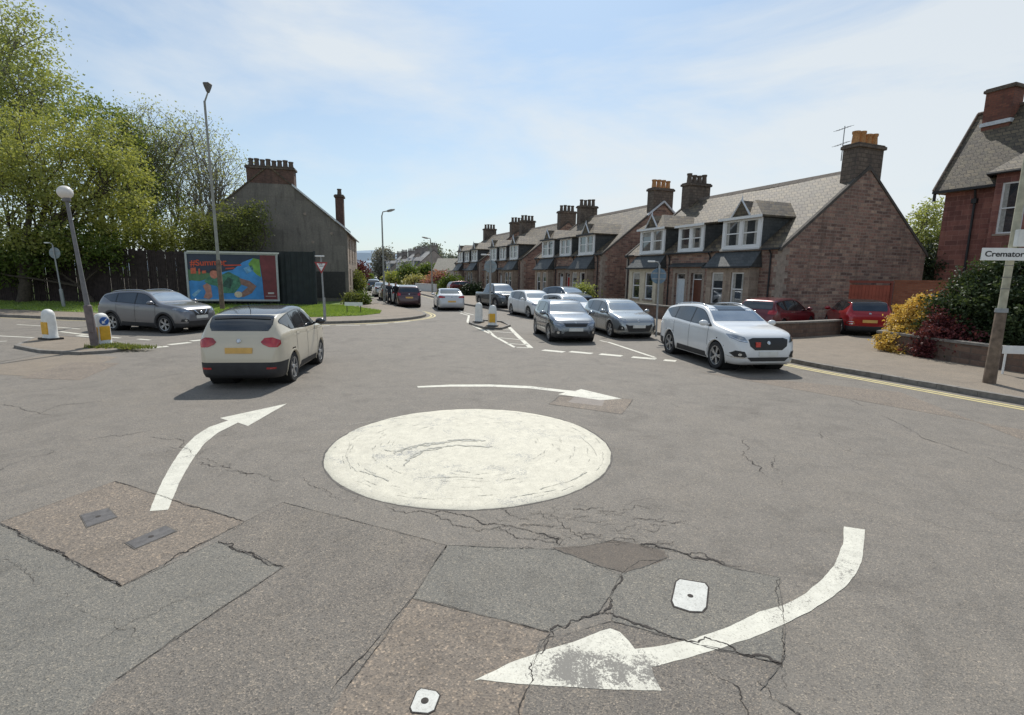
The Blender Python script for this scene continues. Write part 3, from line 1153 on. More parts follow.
class Car:
    def __init__(s, style, L, Wd, H, paint, wheel_r=.33, xf=.19, xr=.80, ground=.17, rim=None, cladding=False, roof=None, belt_up=0.0, low=(0, 0)):
        s.style, s.L, s.hw, s.H = style, L, Wd / 2, H
        s.paint, s.rw = paint, wheel_r
        s.xf, s.xr = xf * L, xr * L
        s.gr, s.clad = ground, cladding
        s.rim = rim or M_RIM
        s.roof = roof
        s.low = low
        s.top = mono([(a * L, b * H) for a, b in TOP[style]])
        s.belt = mono([(a * L, (b + belt_up) * H) for a, b in BELT[style]])
        s.wid = mono([(a * L, b * s.hw) for a, b in WID])
        s.bot = mono([(0, ground + .10), (.015 * L, ground + .05), (.06 * L, ground), (.94 * L, ground), (.985 * L, ground + .06), (1 * L, ground + .12)])
        s.shell()

    def section(s, x):
        w, zb, zt = s.wid(x), s.bot(x), s.top(x)
        zs = min(s.belt(x), zt - .035)
        dz = zs - zb
        h = zt - zs
        k = min(.045, .4 * h)
        wb = .955 * w
        yt = max(.3 * w, wb - .38 * h)
        P = [(0, zb), (.45 * w, zb), (.80 * w, zb + .005), (.93 * w, zb + .035 * min(1, dz / .3)), (.975 * w, zb + .14 * dz), (.992 * w, zb + .30 * dz), (w, zb + .46 * dz), (1.0 * w, zb + .62 * dz), (.992 * w, zb + .78 * dz),
             (.988 * w, zb + .90 * dz), (.972 * w, zs - .004), (wb, zs + .02 * min(1, h / .1))]
        for f in (.2, .4, .6, .8):
            P.append((wb + (yt - wb) * f, zs + .02 * min(1, h / .1) + (h - k - .02 * min(1, h / .1)) * f))
        P += [(yt - .15 * k, zt - k * .8), (yt - .9 * k, zt - k * .42), (yt - 2.6 * k, zt - k * .2), (.72 * yt, zt - k * .12), (.36 * yt, zt - .02 * k), (0, zt)]
        return P

    def roof_y(s, x):
        P = s.section(x)
        return P[17][0], P[16][1]

    def shell(s):
        L = s.L
        xs = [0, .004, .010, .02, .035, .055, .08]
        xs = [x * L for x in xs]
        x = .10 * L
        while x < .90 * L:
            xs.append(x)
            x += .05
        xs += [f * L for f in (.905, .918, .93, .942, .953, .963, .972, .98, .987, .993, 1.0)]
        xs = sorted(set(round(x, 4) for x in xs))
        vs, fs = [], []
        rows = []
        for x in xs:
            P = s.section(x)
            row = []
            full = [(-y, z) for y, z in P[::-1]] + [(y, z) for y, z in P[1:]]
            full = full[:-1]            # closed ring: the last equals the first (top centre)
            for y, z in full:
                row.append(len(vs))
                vs.append(Vector((L / 2 - x, y, z)))
            rows.append(row)
        n = len(rows[0])
        for i in range(len(rows) - 1):
            for k in range(n):
                k2 = (k + 1) % n
                fs.append((rows[i][k], rows[i + 1][k], rows[i + 1][k2], rows[i][k2]))
        fs.append(tuple(rows[0]))
        fs.append(tuple(reversed(rows[-1])))
        s.solid = (vs, fs)
        s.bvh = BVHTree.FromPolygons([v.copy() for v in vs], [list(f) for f in fs])

    def hit(s, o, d):
        r_ = s.bvh.ray_cast(Vector(o), Vector(d))
        if r_[0] is None:
            return None
        return r_[0], r_[1]

    def proj(s, view, a, b):
        """view: side (+1/-1) uses (x, z); front/rear use (y, z); top uses (x, y)"""
        if view in ('L', 'R'):
            sg = 1 if view == 'L' else -1
            h = s.hit((a, sg * 3, b), (0, -sg, 0))
            dflt = Vector((0, sg, 0))
        elif view == 'F':
            h = s.hit((5, a, b), (-1, 0, 0))
            dflt = Vector((1, 0, 0))
        elif view == 'B':
            h = s.hit((-5, a, b), (1, 0, 0))
            dflt = Vector((-1, 0, 0))
        else:
            h = s.hit((a, b, 4), (0, 0, -1))
            dflt = Vector((0, 0, 1))
        if h is None:
            q = {'L': (a, s.hw, b), 'R': (a, -s.hw, b), 'F': (s.L / 2, a, b), 'B': (-s.L / 2, a, b), 'T': (a, b, s.H)}[view]
            r_ = s.bvh.find_nearest(Vector(q))
            return r_[0], dflt
        nn = h[1]
        if nn.dot(dflt) < 0:
            nn = -nn
        return h[0], nn

    def panel(s, name, view, poly, mat, off=.006, step=.06, parent=None):
        pts = []
        n = len(poly)
        for i in range(n):
            a, b = Vector(poly[i]), Vector(poly[(i + 1) % n])
            k = max(1, int((b - a).length / step))
            for j in range(k):
                pts.append(a.lerp(b, j / k))
        m = len(pts)
        xs = [p.x for p in pts]
        ys = [p.y for p in pts]
        pl = [(p.x, p.y) for p in pts]
        inner = []
        x = min(xs) + step * .5
        while x < max(xs):
            y = min(ys) + step * .5
            while y < max(ys):
                if in_poly(x, y, pl) and min((Vector((x, y)) - p).length for p in pts) > step * .35:
                    inner.append(Vector((x, y)))
                y += step
            x += step
        res = delaunay_2d_cdt(pts + inner, [], [list(range(m))], 1, 1e-5)
        mb = MB()
        V, N = [], []
        for p in res[0]:
            q, nn = s.proj(view, p.x, p.y)
            V.append(q + nn * off)
            N.append(nn)
        base = len(V)
        F = [list(f) for f in res[2]]
        # consistent outward facing
        out = []
        for f in F:
            if view in 'FB' and max((V[f[i]] - V[f[i - 1]]).length for i in range(len(f))) > .30:
                continue
            c_ = (V[f[1]] - V[f[0]]).cross(V[f[2]] - V[f[0]])
            if c_.dot(N[f[0]]) < 0:
                f = f[::-1]
            out.append(f)
        mb.add(V, out)
        return mb.build(name, mat, parent, smooth=True)

    def build(s, label, cat, loc, heading, group=None, name='car', windows=True):
        root = thing(name, label, cat, (0, 0, 0), 0, group)
        L, hw, H = s.L, s.hw, s.H
        X = lambda x: L / 2 - x         # distance from the nose -> local x
        # ---- body with wheel openings
        vs, fs = s.solid
        vs = [v.copy() for v in vs]
        Ra = s.rw + .055
        zc = s.rw
        keep = []
        cen = [(X(s.xf), zc), (X(s.xr), zc)]

        def inarch(p):
            for cx, cz in cen:
                if abs(p.y) > hw * .60 and math.hypot(p.x - cx, p.z - cz) < Ra:
                    return (cx, cz)
            return None
        used = {}
        for f in fs:
            if len(f) > 4:
                keep.append(f)
                continue
            c_ = sum((vs[i] for i in f), Vector()) / 4
            if inarch(c_):
                continue
            keep.append(f)
            for i in f:
                used[i] = True
        for i in used:
            p = vs[i]
            a = inarch(p)
            if a:
                d = Vector((p.x - a[0], p.z - a[1]))
                if d.length > 1e-4:
                    d = d.normalized() * Ra
                    p.x, p.z = a[0] + d.x, max(a[1] + d.y, s.gr)
        mb = MB().add(vs, keep)
        mats = [s.paint, s.roof or s.paint, M_UNDER, M_CLAD]
        body = mb.build('body', mats, root, smooth=True)
        bm = bmesh.new()
        bm.from_mesh(body.data)
        for zc_ in set(z_ for z_ in (s.low[0], s.low[1], s.gr + .03, (H * .925 if s.roof else 0), (H * .80 if s.roof else 0)) if z_):
            bmesh.ops.bisect_plane(bm, geom=bm.verts[:] + bm.edges[:] + bm.faces[:], plane_co=(0, 0, zc_), plane_no=(0, 0, 1), dist=1e-4)
        if s.roof:
            for yy in (hw * .72, -hw * .72):
                bmesh.ops.bisect_plane(bm, geom=bm.verts[:] + bm.edges[:] + bm.faces[:], plane_co=(0, yy, 0), plane_no=(0, 1, 0), dist=1e-4)
        for f in bm.faces:
            c_ = f.calc_center_median()
            d0 = X(0) - c_.x
            k_ = 0
            if c_.z < s.gr + .03:
                k_ = 2
            elif s.low[0] and c_.z < s.low[0] and c_.x > cen[0][0] + Ra * .5:
                k_ = 3
            elif s.low[1] and c_.z < s.low[1] and c_.x < cen[1][0] - Ra * .5:
                k_ = 3
            elif s.roof and (c_.z > H * .925 and d0 > .3 * L or c_.z > H * .80 and d0 > .885 * L and abs(c_.y) < hw * .72):
                k_ = 1
            f.material_index = k_
            f.smooth = True
        bm.to_mesh(body.data)
        bm.free()
        body.data.set_sharp_from_angle(angle=R(50))
        # ---- wheel housings
        for cx, cz in cen:
            for sg in (1, -1):
                mb = MB()
                M = Matrix.Translation((cx, sg * hw * .42, cz)) @ Matrix.Rotation(-sg * math.pi / 2, 4, 'X')
                mb.lathe([(0.001, 0), (Ra - .004, 0), (Ra - .004, hw * .53)], 28, M)
                mb.build('wheel_housing', M_UNDER, root)
        # ---- wheels
        for cx, cz in cen:
            for sg in (1, -1):
                M = Matrix.Translation((cx, sg * (hw - .115), cz)) @ Matrix.Rotation(-sg * math.pi / 2, 4, 'X')
                r_ = s.rw
                wh = MB()
                ro = r_ * .69
                wh.lathe([(ro, -.095), (r_ * .93, -.10), (r_ * .985, -.085), (r_, -.06), (r_, .06), (r_ * .985, .085), (r_ * .93, .10), (ro, .092), (ro, .06)], 32, M)
                w_o = wh.build('wheel', M_TYRE, root, smooth=True, auto=R(35))
                rm = MB()
                rm.lathe([(ro, .092), (ro * .94, .088), (ro * .92, .03), (ro * .90, -.03)], 32, M)
                for k in range(5):
                    for e in (-.15, .15):
                        t = 2 * math.pi * k / 5 + e
                        a = Vector((math.cos(t), math.sin(t), 0))
                        b_ = Vector((-math.sin(t), math.cos(t), 0))
                        t0 = 2 * math.pi * k / 5 + e * .5
                        c0 = Vector((math.cos(t0), math.sin(t0), 0)) * r_ * .10
                        c1 = a * ro * .93
                        wdt = .020
                        pts = [c0 - b_ * wdt + Vector((0, 0, .075)), c0 + b_ * wdt + Vector((0, 0, .075)), c1 + b_ * wdt * .8 + Vector((0, 0, .084)), c1 - b_ * wdt * .8 + Vector((0, 0, .084))]
                        lo_ = [p - Vector((0, 0, .03)) for p in pts]
                        q = [M @ p for p in pts + lo_]
                        rm.add(q, [(0, 1, 2, 3), (0, 4, 5, 1), (1, 5, 6, 2), (2, 6, 7, 3), (3, 7, 4, 0)])
                rm.lathe([(.001, .088), (.05, .086), (.06, .07), (.06, .04)], 16, M)
                rm.build('rim', s.rim, w_o, smooth=False)
                dk = MB()
                dk.lathe([(.001, .012), (ro * .915, .012)], 24, M)
                dk.build('wheel_backing', M_UNDER, w_o)  # near-black disc filling the wheel behind the spokes
        # ---- arch trim
        for cx, cz in cen:
            for sg, vw in ((1, 'L'), (-1, 'R')):
                mb = MB()
                seg = 30
                w_ = .075 if s.clad else .035
                V = []
                for k in range(seg + 1):
                    t = -.30 + (math.pi + .60) * k / seg
                    row = []
                    for rr, off in ((Ra - .012, -.05), (Ra - .010, .008), (Ra + w_ * .5, .016 if s.clad else .010), (Ra + w_, .006 if s.clad else .001)):
                        x_, z_ = cx + rr * math.cos(t), cz + rr * math.sin(t)
                        xq, zq = cx + (Ra + .045) * math.cos(t), cz + (Ra + .045) * math.sin(t)
                        if rr > Ra + .02:
                            xq, zq = x_, z_
                        zq = max(zq, s.gr + .06)
                        q, _n = s.proj(vw, xq, zq)
                        row.append((x_, q.y + sg * off, max(z_, s.gr + .0)))
                    V.append(row)
                for k in range(seg):
                    for j in range(3):
                        a, b_, c_, d_ = V[k][j], V[k + 1][j], V[k + 1][j + 1], V[k][j + 1]
                        mb.add([a, b_, c_, d_], [(0, 1, 2, 3) if sg < 0 else (3, 2, 1, 0)])
                mb.build('wheel_arch', M_CLAD if s.clad else s.paint, root, smooth=True, fix=True)
        if not windows:
            return s.place(root, loc, heading)
        # ---- glass
        roofy = s.roof_y
        st = s.style
        fx = {'hatch': (.295, .425), 'suv': (.285, .405), 'saloon': (.29, .415), 'pickup': (.25, .355)}[st]
        bx = {'hatch': (.918, .958), 'suv': (.893, .962), 'saloon': (.675, .832), 'pickup': (.618, .634)}[st]
        prof = []
        for k in range(7):
            x = (fx[0] + (fx[1] - fx[0]) * k / 6) * L
            prof.append((roofy(x)[0] - .035, s.top(x)))
        ws = [(-y, z) for y, z in prof] + [(y, z) for y, z in reversed(prof)]
        s.panel('windscreen', 'F', ws, M_WGLASS, .004, .09, root)
        prof = []
        for k in range(7):
            x = (bx[0] + (bx[1] - bx[0]) * k / 6) * L
            prof.append((min(roofy(x)[0] - .035, hw * .86) - (.06 if k > 5 else (.02 if k in (0, 5) else 0)), s.top(x)))
        ws = [(y, z) for y, z in prof] + [(-y, z) for y, z in reversed(prof)]
        s.panel('rear_window', 'B', ws, M_CGLASS, .005, .07, root)
        # side glass
        x0, x1 = fx[0] * L - .02, {'hatch': .895, 'suv': .90, 'saloon': .80, 'pickup': .60}[st] * L
        bpil = {'hatch': .525, 'suv': .52, 'saloon': .52, 'pickup': .44}[st] * L
        cpil = {'hatch': .745, 'suv': .735, 'saloon': .72, 'pickup': .80}[st] * L

        def wl(x):
            return s.belt(x) + .05

        def wt_(x):
            return s.top(x) - .105
        segs = [(x0, bpil - .03), (bpil + .03, min(cpil - .025, x1))]
        if cpil + .06 < x1:
            segs.append((cpil + .025, x1))
        for vw in ('L', 'R'):
            # black surround shared by all the side panes
            up, dn = [], []
            xe = segs[-1][1] + .02
            ls = segs[-1][0]
            for k in range(29):
                x = x0 - .03 + (xe - x0 + .03) * k / 28
                lo_, hi_ = wl(x) - .012, wt_(x) + .018
                if x > ls and st != 'pickup':
                    u = (x - ls) / (xe - ls)
                    lo_ = lo_ + (hi_ - lo_) * max(0, (u - .30) / .70) ** 1.3 * .80
                if hi_ - lo_ > .03:
                    up.append((X(x), hi_))
                    dn.append((X(x), lo_))
            s.panel('window_surround', vw, up + dn[::-1], M_GLOSSB, .0025, .10, root)
            for si, (a, b_) in enumerate(segs):
                up, dn = [], []
                for k in range(13):
                    x = a + (b_ - a) * k / 12
                    lo_, hi_ = wl(x), wt_(x)
                    if si == len(segs) - 1 and st != 'pickup':        # last pane tapers upward
                        u = (x - a) / (b_ - a)
                        lo_ = lo_ + (hi_ - lo_) * max(0, (u - .30) / .70) ** 1.3 * .80
                    if hi_ - lo_ > .02:
                        up.append((X(x), hi_))
                        dn.append((X(x), lo_))
                if len(up) > 2:
                    s.panel('side_window', vw, up + dn[::-1], M_CGLASS, .0065, .10, root)
        # ---- panel gaps and handles
        zl = s.gr + .10
        for vw in ('L', 'R'):
            for xx in (fx[0] * L + .03, bpil, cpil - .02 if st != 'pickup' else .62 * L):
                k0 = 10
                gaps = MB()
                for k in range(k0):
                    z0 = zl + (wl(xx) - zl) * k / k0
                    z1 = zl + (wl(xx) - zl) * (k + 1) / k0
                    q = []
                    for dx, z in ((-.006, z0), (.006, z0), (.006, z1), (-.006, z1)):
                        # keep clear of the wheel openings
                        x_ = X(xx) + dx
                        for cx, cz in cen:
                            if math.hypot(x_ - cx, z - cz) < Ra + .05:
                                x_ = cx + math.copysign(math.sqrt(max(0, (Ra + .05)**2 - (z - cz)**2)), x_ - cx)
                        p, nn = s.proj(vw, x_, z)
                        q.append(p + nn * .003)
                    gaps.quad(*q)
                gaps.build('panel_gap', M_SEAMC, root)
        for sg, vw in ((1, 'L'), (-1, 'R')):
            for xx in (bpil - .14, cpil - .16) if st != 'pickup' else (bpil - .14, .60 * L - .1):
                z = s.belt(xx) - .07
                p, nn = s.proj(vw, X(xx), z)
                mb = MB().box(p.x - .09, p.x + .09, p.y - .01, p.y + .03, z - .014, z + .014)
                mb.build('door_handle', s.paint, root, bevel=.008)
        # ---- mirrors
        for sg in (1, -1):
            xm = X(fx[0] * L + .10)
            zm = s.belt(fx[0] * L + .1) + .12
            yb = hw * .93
            M = Matrix.Translation((xm, sg * (yb + .16), zm)) @ Matrix.Rotation(sg * .15, 4, 'Z') @ Matrix.Diagonal((.085, .125, .08, 1))
            mb = MB().lathe([(math.sin(t), -math.cos(t)) for t in [math.pi * k / 8 for k in range(9)]], 14, M)
            mb.tube([(xm, sg * (yb - .03), zm - .05), (xm, sg * (yb + .08), zm - .03)], [.03, .025], 8)
            mb.build('wing_mirror', s.mirror if hasattr(s, 'mirror') else s.paint, root, smooth=True)
        s.root = root
        return s.place(root, loc, heading)

    def place(s, root, loc, heading):
        root.location = (loc[0], loc[1], ZR if len(loc) < 3 else loc[2])
        root.rotation_euler = (0, 0, R(heading))
        return root

    # ---- fittings used by most cars
    def sym(s, name, view, poly, mat, off=.008, step=.05, parent=None):
        for sg in (1, -1):
            p = [(sg * a, b) for a, b in poly]
            s.panel(name, view, p, mat, off, step, parent or s.root)

    def plate(s, front, z, mat, w=.52, h=.115):
        sg = 1 if front else -1
        q, nn = s.proj('F' if front else 'B', 0, z)
        mb = MB().box(q.x - sg * .02 if sg > 0 else q.x - .025, q.x + .025 if sg > 0 else q.x + .02, -w / 2, w / 2, z - h / 2, z + h / 2)
        mb.build('number_plate', mat, s.root, bevel=.004)

    def badge(s, front, z, r=.05, mat=None):
        sg = 1 if front else -1
        q, nn = s.proj('F' if front else 'B', 0, z)
        M = Matrix.Translation(q + nn * .012) @ nn.to_track_quat('Z', 'Y').to_matrix().to_4x4()
        MB().lathe([(.001, .012), (r * .55, .012), (r * .6, .004), (r * .8, .004), (r * .85, .014), (r, .008), (r, -.02)], 18, M).build('badge', mat or M_CHROME, s.root, smooth=False)

    def lower(s, zf, zr, mat=None):
        """dark lower bumpers"""
        w = s.hw
        mat = mat or M_CLAD
        if zf and False:
            s.panel('front_bumper', 'F', [(-w * .90, s.gr + .09), (w * .90, s.gr + .09), (w * .93, zf), (w * .45, zf - .02), (-w * .45, zf - .02), (-w * .93, zf)], mat, .006, .07, s.root)
        if zr and False:
            s.panel('rear_bumper', 'B', [(-w * .93, s.gr + .09), (w * .93, s.gr + .09), (w * .92, zr), (w * .78, zr), (w * .70, zr + .05), (-w * .70, zr + .05), (-w * .78, zr), (-w * .96, zr)], mat, .006, .06, s.root)

    def sills(s, z0, z1, mat=None):
        Ra = s.rw + .10
        X = lambda x: s.L / 2 - x
        for vw in ('L', 'R'):
            a, b_ = X(s.xr) + Ra, X(s.xf) - Ra
            s.panel('sill_cladding', vw, [(a, z0), (b_, z0), (b_ - .04, z1), (a + .10, z1 + .02)], mat or M_CLAD, .006, .10, s.root)

    def rails(s, mat=None):
        for sg in (1, -1):
            pts = []
            for k in range(9):
                x = (.44 + .42 * k / 8) * s.L
                y, z = s.roof_y(x)
                pts.append((s.L / 2 - x, sg * (y - .05), z + .02 + (.035 if 0 < k < 8 else 0)))
            MB().tube(pts, .014, 6).build('roof_rail', mat or M_CHROME, s.root, smooth=True)

    def antenna(s):
        z = s.top(.80 * s.L)
        MB().tube([(-.30 * s.L, 0, z - .01), (-.33 * s.L, 0, z + .16)], [.008, .004], 6).build('antenna', M_BLACK, s.root)

    def front_std(s, grille, lamp, fog=None, plate_z=.5, badge_z=None, low=None, chrome=False):
        s.panel('grille', 'F', grille, M_BLACK, .007, .06, s.root)
        s.sym('headlamp', 'F', lamp, M_LAMPW, .008)
        if low:
            s.panel('lower_intake', 'F', low, M_BLACK, .007, .06, s.root)
        if fog:
            s.sym('fog_lamp', 'F', fog, M_BLACK, .009)
            cx = sum(p[0] for p in fog) / len(fog)
            cz = sum(p[1] for p in fog) / len(fog)
            s.sym('fog_lamp', 'F', [(cx + .035 * math.cos(t), cz + .035 * math.sin(t)) for t in [2 * math.pi * k / 10 for k in range(10)]], M_CHROME, .013)
        if badge_z:
            s.badge(True, badge_z)
        s.plate(True, plate_z, M_PLATEW)

    def rear_std(s, lamp, plate_z=.75, badge_z=None, low=None):
        s.sym('tail_lamp', 'B', lamp, M_LAMPR, .010)
        if badge_z:
            s.badge(False, badge_z, .045)
        s.plate(False, plate_z, M_PLATEY)


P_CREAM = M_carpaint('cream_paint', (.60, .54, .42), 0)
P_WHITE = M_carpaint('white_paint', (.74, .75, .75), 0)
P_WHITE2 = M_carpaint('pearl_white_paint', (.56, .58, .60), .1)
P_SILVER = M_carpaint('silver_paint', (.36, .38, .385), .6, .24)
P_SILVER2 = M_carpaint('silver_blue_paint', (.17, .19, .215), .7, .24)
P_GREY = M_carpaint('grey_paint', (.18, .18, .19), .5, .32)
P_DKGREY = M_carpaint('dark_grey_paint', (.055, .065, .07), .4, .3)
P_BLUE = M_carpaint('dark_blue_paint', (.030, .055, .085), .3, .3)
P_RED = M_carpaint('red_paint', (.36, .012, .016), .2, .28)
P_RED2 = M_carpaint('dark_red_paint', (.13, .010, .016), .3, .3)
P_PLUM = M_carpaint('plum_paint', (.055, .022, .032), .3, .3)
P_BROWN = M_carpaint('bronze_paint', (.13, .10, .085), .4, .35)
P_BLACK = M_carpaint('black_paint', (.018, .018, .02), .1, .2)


def anchor(px, py, car, wheel, heading):
    """car centre such that the named wheel stands at the photo position"""
    g_ = G(px, py, ZR)
    dx = car.L / 2 - (car.xf if wheel[0] == 'F' else car.xr)
    dy = (car.hw - .10) * (1 if wheel[1] == 'L' else -1)
    h = R(heading)
    return (g_.x - (dx * math.cos(h) - dy * math.sin(h)), g_.y - (dx * math.sin(h) + dy * math.cos(h)))


# ---- 1 cream crossover seen from behind
c = Car('suv', 3.98, 1.70, 1.62, P_CREAM, .325, .205, .79, .19, cladding=False, roof=P_BLACK, low=(.56, .56))
c.mirror = P_BLACK
c.build('cream crossover with a black roof driving away past the painted arrow', 'car', anchor(291.8, 381, c, 'RR', 97), 97, name='crossover')
w = c.hw
c.rear_std([(w * .50, .97), (w * .58, 1.05), (w * .76, 1.06), (w * .90, 1.0), (w * .91, .92), (w * .86, .86), (w * .68, .87), (w * .55, .92)], .80, .99)
c.lower(.45, .56)
c.sills(.24, .36)
c.sym('reflector', 'B', [(w * .62, .42), (w * .82, .42), (w * .82, .46), (w * .62, .46)], M_LAMPR, .016)
c.panel('number_plate_recess', 'B', [(-.34, .72), (.34, .72), (.37, .88), (-.37, .88)], P_CREAM, -.004, .06, c.root)
c.sym('rear_spoiler', 'B', [(0, 1.455), (w * .62, 1.445), (w * .66, 1.40), (0, 1.425)], P_BLACK, .02)
c.antenna()
c.sym('headlamp', 'F', [(w * .55, .86), (w * .88, .93), (w * .92, .83), (w * .6, .78)], M_LAMPW)
s_ = c
# ---- 2 white SUV on the right
c = Car('suv', 4.55, 1.86, 1.65, P_WHITE, .365, .20, .795, .20, low=(0, .5))
c.build('white sport utility vehicle waiting beside the right kerb, small red plate in its black grille', 'car', anchor(716.5, 368.5, c, 'FR', -81), -81, name='sport_utility_vehicle')
w = c.hw
c.front_std([(-w * .54, .72), (-w * .40, .62), (w * .40, .62), (w * .54, .72), (w * .58, .88), (w * .45, .92), (-w * .45, .92), (-w * .58, .88)],
            [(w * .60, .80), (w * .66, .93), (w * .84, .985), (w * .93, .985), (w * .92, .90), (w * .80, .83)],
            [(w * .62, .46), (w * .68, .58), (w * .86, .60), (w * .93, .52), (w * .86, .43), (w * .70, .42)], .53, .80, [(-w * .5, .34), (w * .5, .34), (w * .62, .44), (-w * .62, .44)])
c.sym('lamp_strip', 'F', [(w * .61, .815), (w * .80, .845), (w * .91, .915), (w * .91, .93), (w * .79, .865), (w * .61, .83)], M_CHROME, .014)
c.sym('chrome_trim', 'F', [(w * .60, .415), (w * .90, .415), (w * .95, .45), (w * .90, .44), (w * .62, .435)], M_CHROME, .014)
q, nn = c.proj('F', -.30, .76)
MB().box(q.x - .02, q.x + .03, -.36, -.235, .70, .82).build('learner_plate', M_plain('red_plate', (.60, .07, .05), .5, var=.25, scale=14), c.root)
c.sills(.26, .40)
c.lower(None, .52)
c.rails()
c.panel('sunroof', 'T', [(.55, -.42), (.55, .42), (-.9, .42), (-.9, -.42)], M_CGLASS, .004, .1, c.root)
c.sym('tail_lamp', 'B', [(w * .60, .98), (w * .90, 1.05), (w * .92, .98), (w * .70, .90)], M_LAMPR)
# ---- 3 grey SUV on the left
c = Car('suv', 4.38, 1.81, 1.60, P_GREY, .345, .205, .80, .20, cladding=True, low=(.40, .52))
c.build('metallic grey sport utility vehicle crossing in front of the billboard', 'car', anchor(167, 333.3, c, 'FR', -15), -15, name='sport_utility_vehicle')
w = c.hw
c.front_std([(-w * .38, .80), (-w * .30, .66), (w * .30, .66), (w * .38, .80), (w * .55, .90), (-w * .55, .90)],
            [(w * .55, .84), (w * .62, .93), (w * .88, .98), (w * .94, .92), (w * .80, .82)],
            [(w * .62, .46), (w * .68, .55), (w * .86, .56), (w * .88, .46)], .62, .80, [(-w * .72, .32), (w * .72, .32), (w * .66, .48), (-w * .66, .48)])
c.sym('chrome_trim', 'F', [(w * .10, .70), (w * .13, .70), (w * .36, .90), (w * .31, .90)], M_CHROME, .014)
c.sills(.25, .38)
c.lower(.40, .55)
c.rails()
c.sym('tail_lamp', 'B', [(w * .60, .98), (w * .90, 1.05), (w * .92, .98), (w * .70, .90)], M_LAMPR)
# ---- 4 silver small hatch
c = Car('hatch', 3.95, 1.72, 1.48, P_SILVER2, .32, .20, .82, .17, low=(.36, .4))
c.build('silver hatchback first in the queue at the give way line with a dark bumper', 'car', anchor(550, 341, c, 'FR', -81), -81, name='hatchback')
w = c.hw
c.front_std([(-w * .44, .60), (w * .44, .60), (w * .50, .70), (-w * .50, .70)],
            [(w * .50, .66), (w * .55, .77), (w * .86, .82), (w * .94, .76), (w * .86, .66), (w * .66, .62)],
            [(w * .62, .34), (w * .62, .46), (w * .84, .46), (w * .88, .36)], .50, .745, [(-w * .56, .28), (w * .56, .28), (w * .48, .44), (-w * .48, .44)])
c.panel('chrome_trim', 'F', [(-w * .84, .735), (w * .84, .735), (w * .84, .75), (-w * .84, .75)], M_CHROME, .014, .08, c.root)
c.lower(.40, .45)
c.sym('fog_lamp', 'F', [(w * .74 + .045 * math.cos(t), .40 + .045 * math.sin(t)) for t in [2 * math.pi * k / 10 for k in range(10)]], M_CHROME, .015)
# ---- 5 silver five door with wide smile
c = Car('hatch', 4.3, 1.74, 1.47, P_SILVER, .325, .205, .80, .16)
c.build('silver five-door hatchback with a wide curved black grille, nearest the right pavement', 'car', anchor(611, 337, c, 'FR', -78), -78, name='hatchback')
w = c.hw
c.front_std([(-w * .64, .60), (-w * .50, .30), (w * .50, .30), (w * .64, .60), (w * .48, .545), (-w * .48, .545)],
            [(w * .50, .68), (w * .60, .78), (w * .88, .84), (w * .95, .80), (w * .84, .68), (w * .64, .64)],
            [(w * .66, .34), (w * .70, .50), (w * .86, .54), (w * .90, .36)], .50, .71)
# ---- 6 white car hidden behind the two silver ones
c = Car('hatch', 4.3, 1.77, 1.46, P_WHITE, .32)
c.build('white hatchback half hidden behind the silver cars of the queue', 'car', (3.0, 27.6), -68, name='hatchback')
w = c.hw
c.front_std([(-w * .5, .62), (w * .5, .62), (w * .54, .72), (-w * .54, .72)], [(w * .56, .66), (w * .62, .76), (w * .9, .82), (w * .92, .72)], None, .48, .74, [(-w * .6, .3), (w * .6, .3), (w * .5, .42), (-w * .5, .42)])
# ---- 7 white car further back
c = Car('hatch', 4.26, 1.81, 1.54, P_WHITE, .335)
c.build('white five-door car behind the silver hatchbacks and in front of the pickup', 'car', anchor(529, 318, c, 'FR', -68), -68, name='hatchback')
w = c.hw
c.front_std([(-w * .55, .70), (w * .55, .70), (w * .56, .74), (-w * .56, .74)], [(w * .56, .70), (w * .6, .80), (w * .9, .86), (w * .93, .76)], None, .50, .80, [(-w * .62, .3), (w * .62, .3), (w * .56, .48), (-w * .56, .48)])
# ---- 8 dark pickup
c = Car('pickup', 5.3, 1.86, 1.80, P_DKGREY, .39, .17, .78, .26, cladding=True)
c.build('dark grey double-cab pickup truck at the back of the queue', 'pickup truck', anchor(496, 309.5, c, 'FR', -66), -66, name='pickup_truck')
w = c.hw
c.front_std([(-w * .46, .66), (w * .46, .66), (w * .48, .98), (-w * .48, .98)], [(w * .54, .86), (w * .56, 1.0), (w * .92, 1.02), (w * .93, .86)], [(w * .6, .46), (w * .6, .58), (w * .84, .58), (w * .84, .46)], .52, .84, [(-w * .6, .38), (w * .6, .38), (w * .5, .48), (-w * .5, .48)])
mb = MB().box(-2.45, -.95, -.72, .72, 1.10, 1.118)
mb.build('load_bed', M_UNDER, c.root)
# ---- 9 dark blue estate parked in front of the second cottage
c = Car('suv', 4.5, 1.82, 1.56, P_BLUE, .34)
cc = at(566, 301, 36.5)
c.build('dark blue car parked before the second cottage beyond the queue', 'car', (cc.x, 36.5, ZF), -60, name='parked_car')
w = c.hw
c.front_std([(-w * .5, .66), (w * .5, .66), (w * .54, .84), (-w * .54, .84)], [(w * .56, .76), (w * .62, .88), (w * .9, .92), (w * .92, .80)], None, .52, .78)
# ---- 10 red hatchback in the garden behind the low wall
c = Car('hatch', 4.2, 1.77, 1.49, P_RED2, .32)
cc = at(783, 318, 22.4)
c.build('dark red hatchback parked in the cottage garden behind the low wall', 'car', (cc.x - .15, 22.6, ZF), 38, name='parked_car')
w = c.hw
c.rear_std([(w * .60, .86), (w * .62, 1.0), (w * .90, 1.02), (w * .92, .92), (w * .9, .84)], .62, .92)
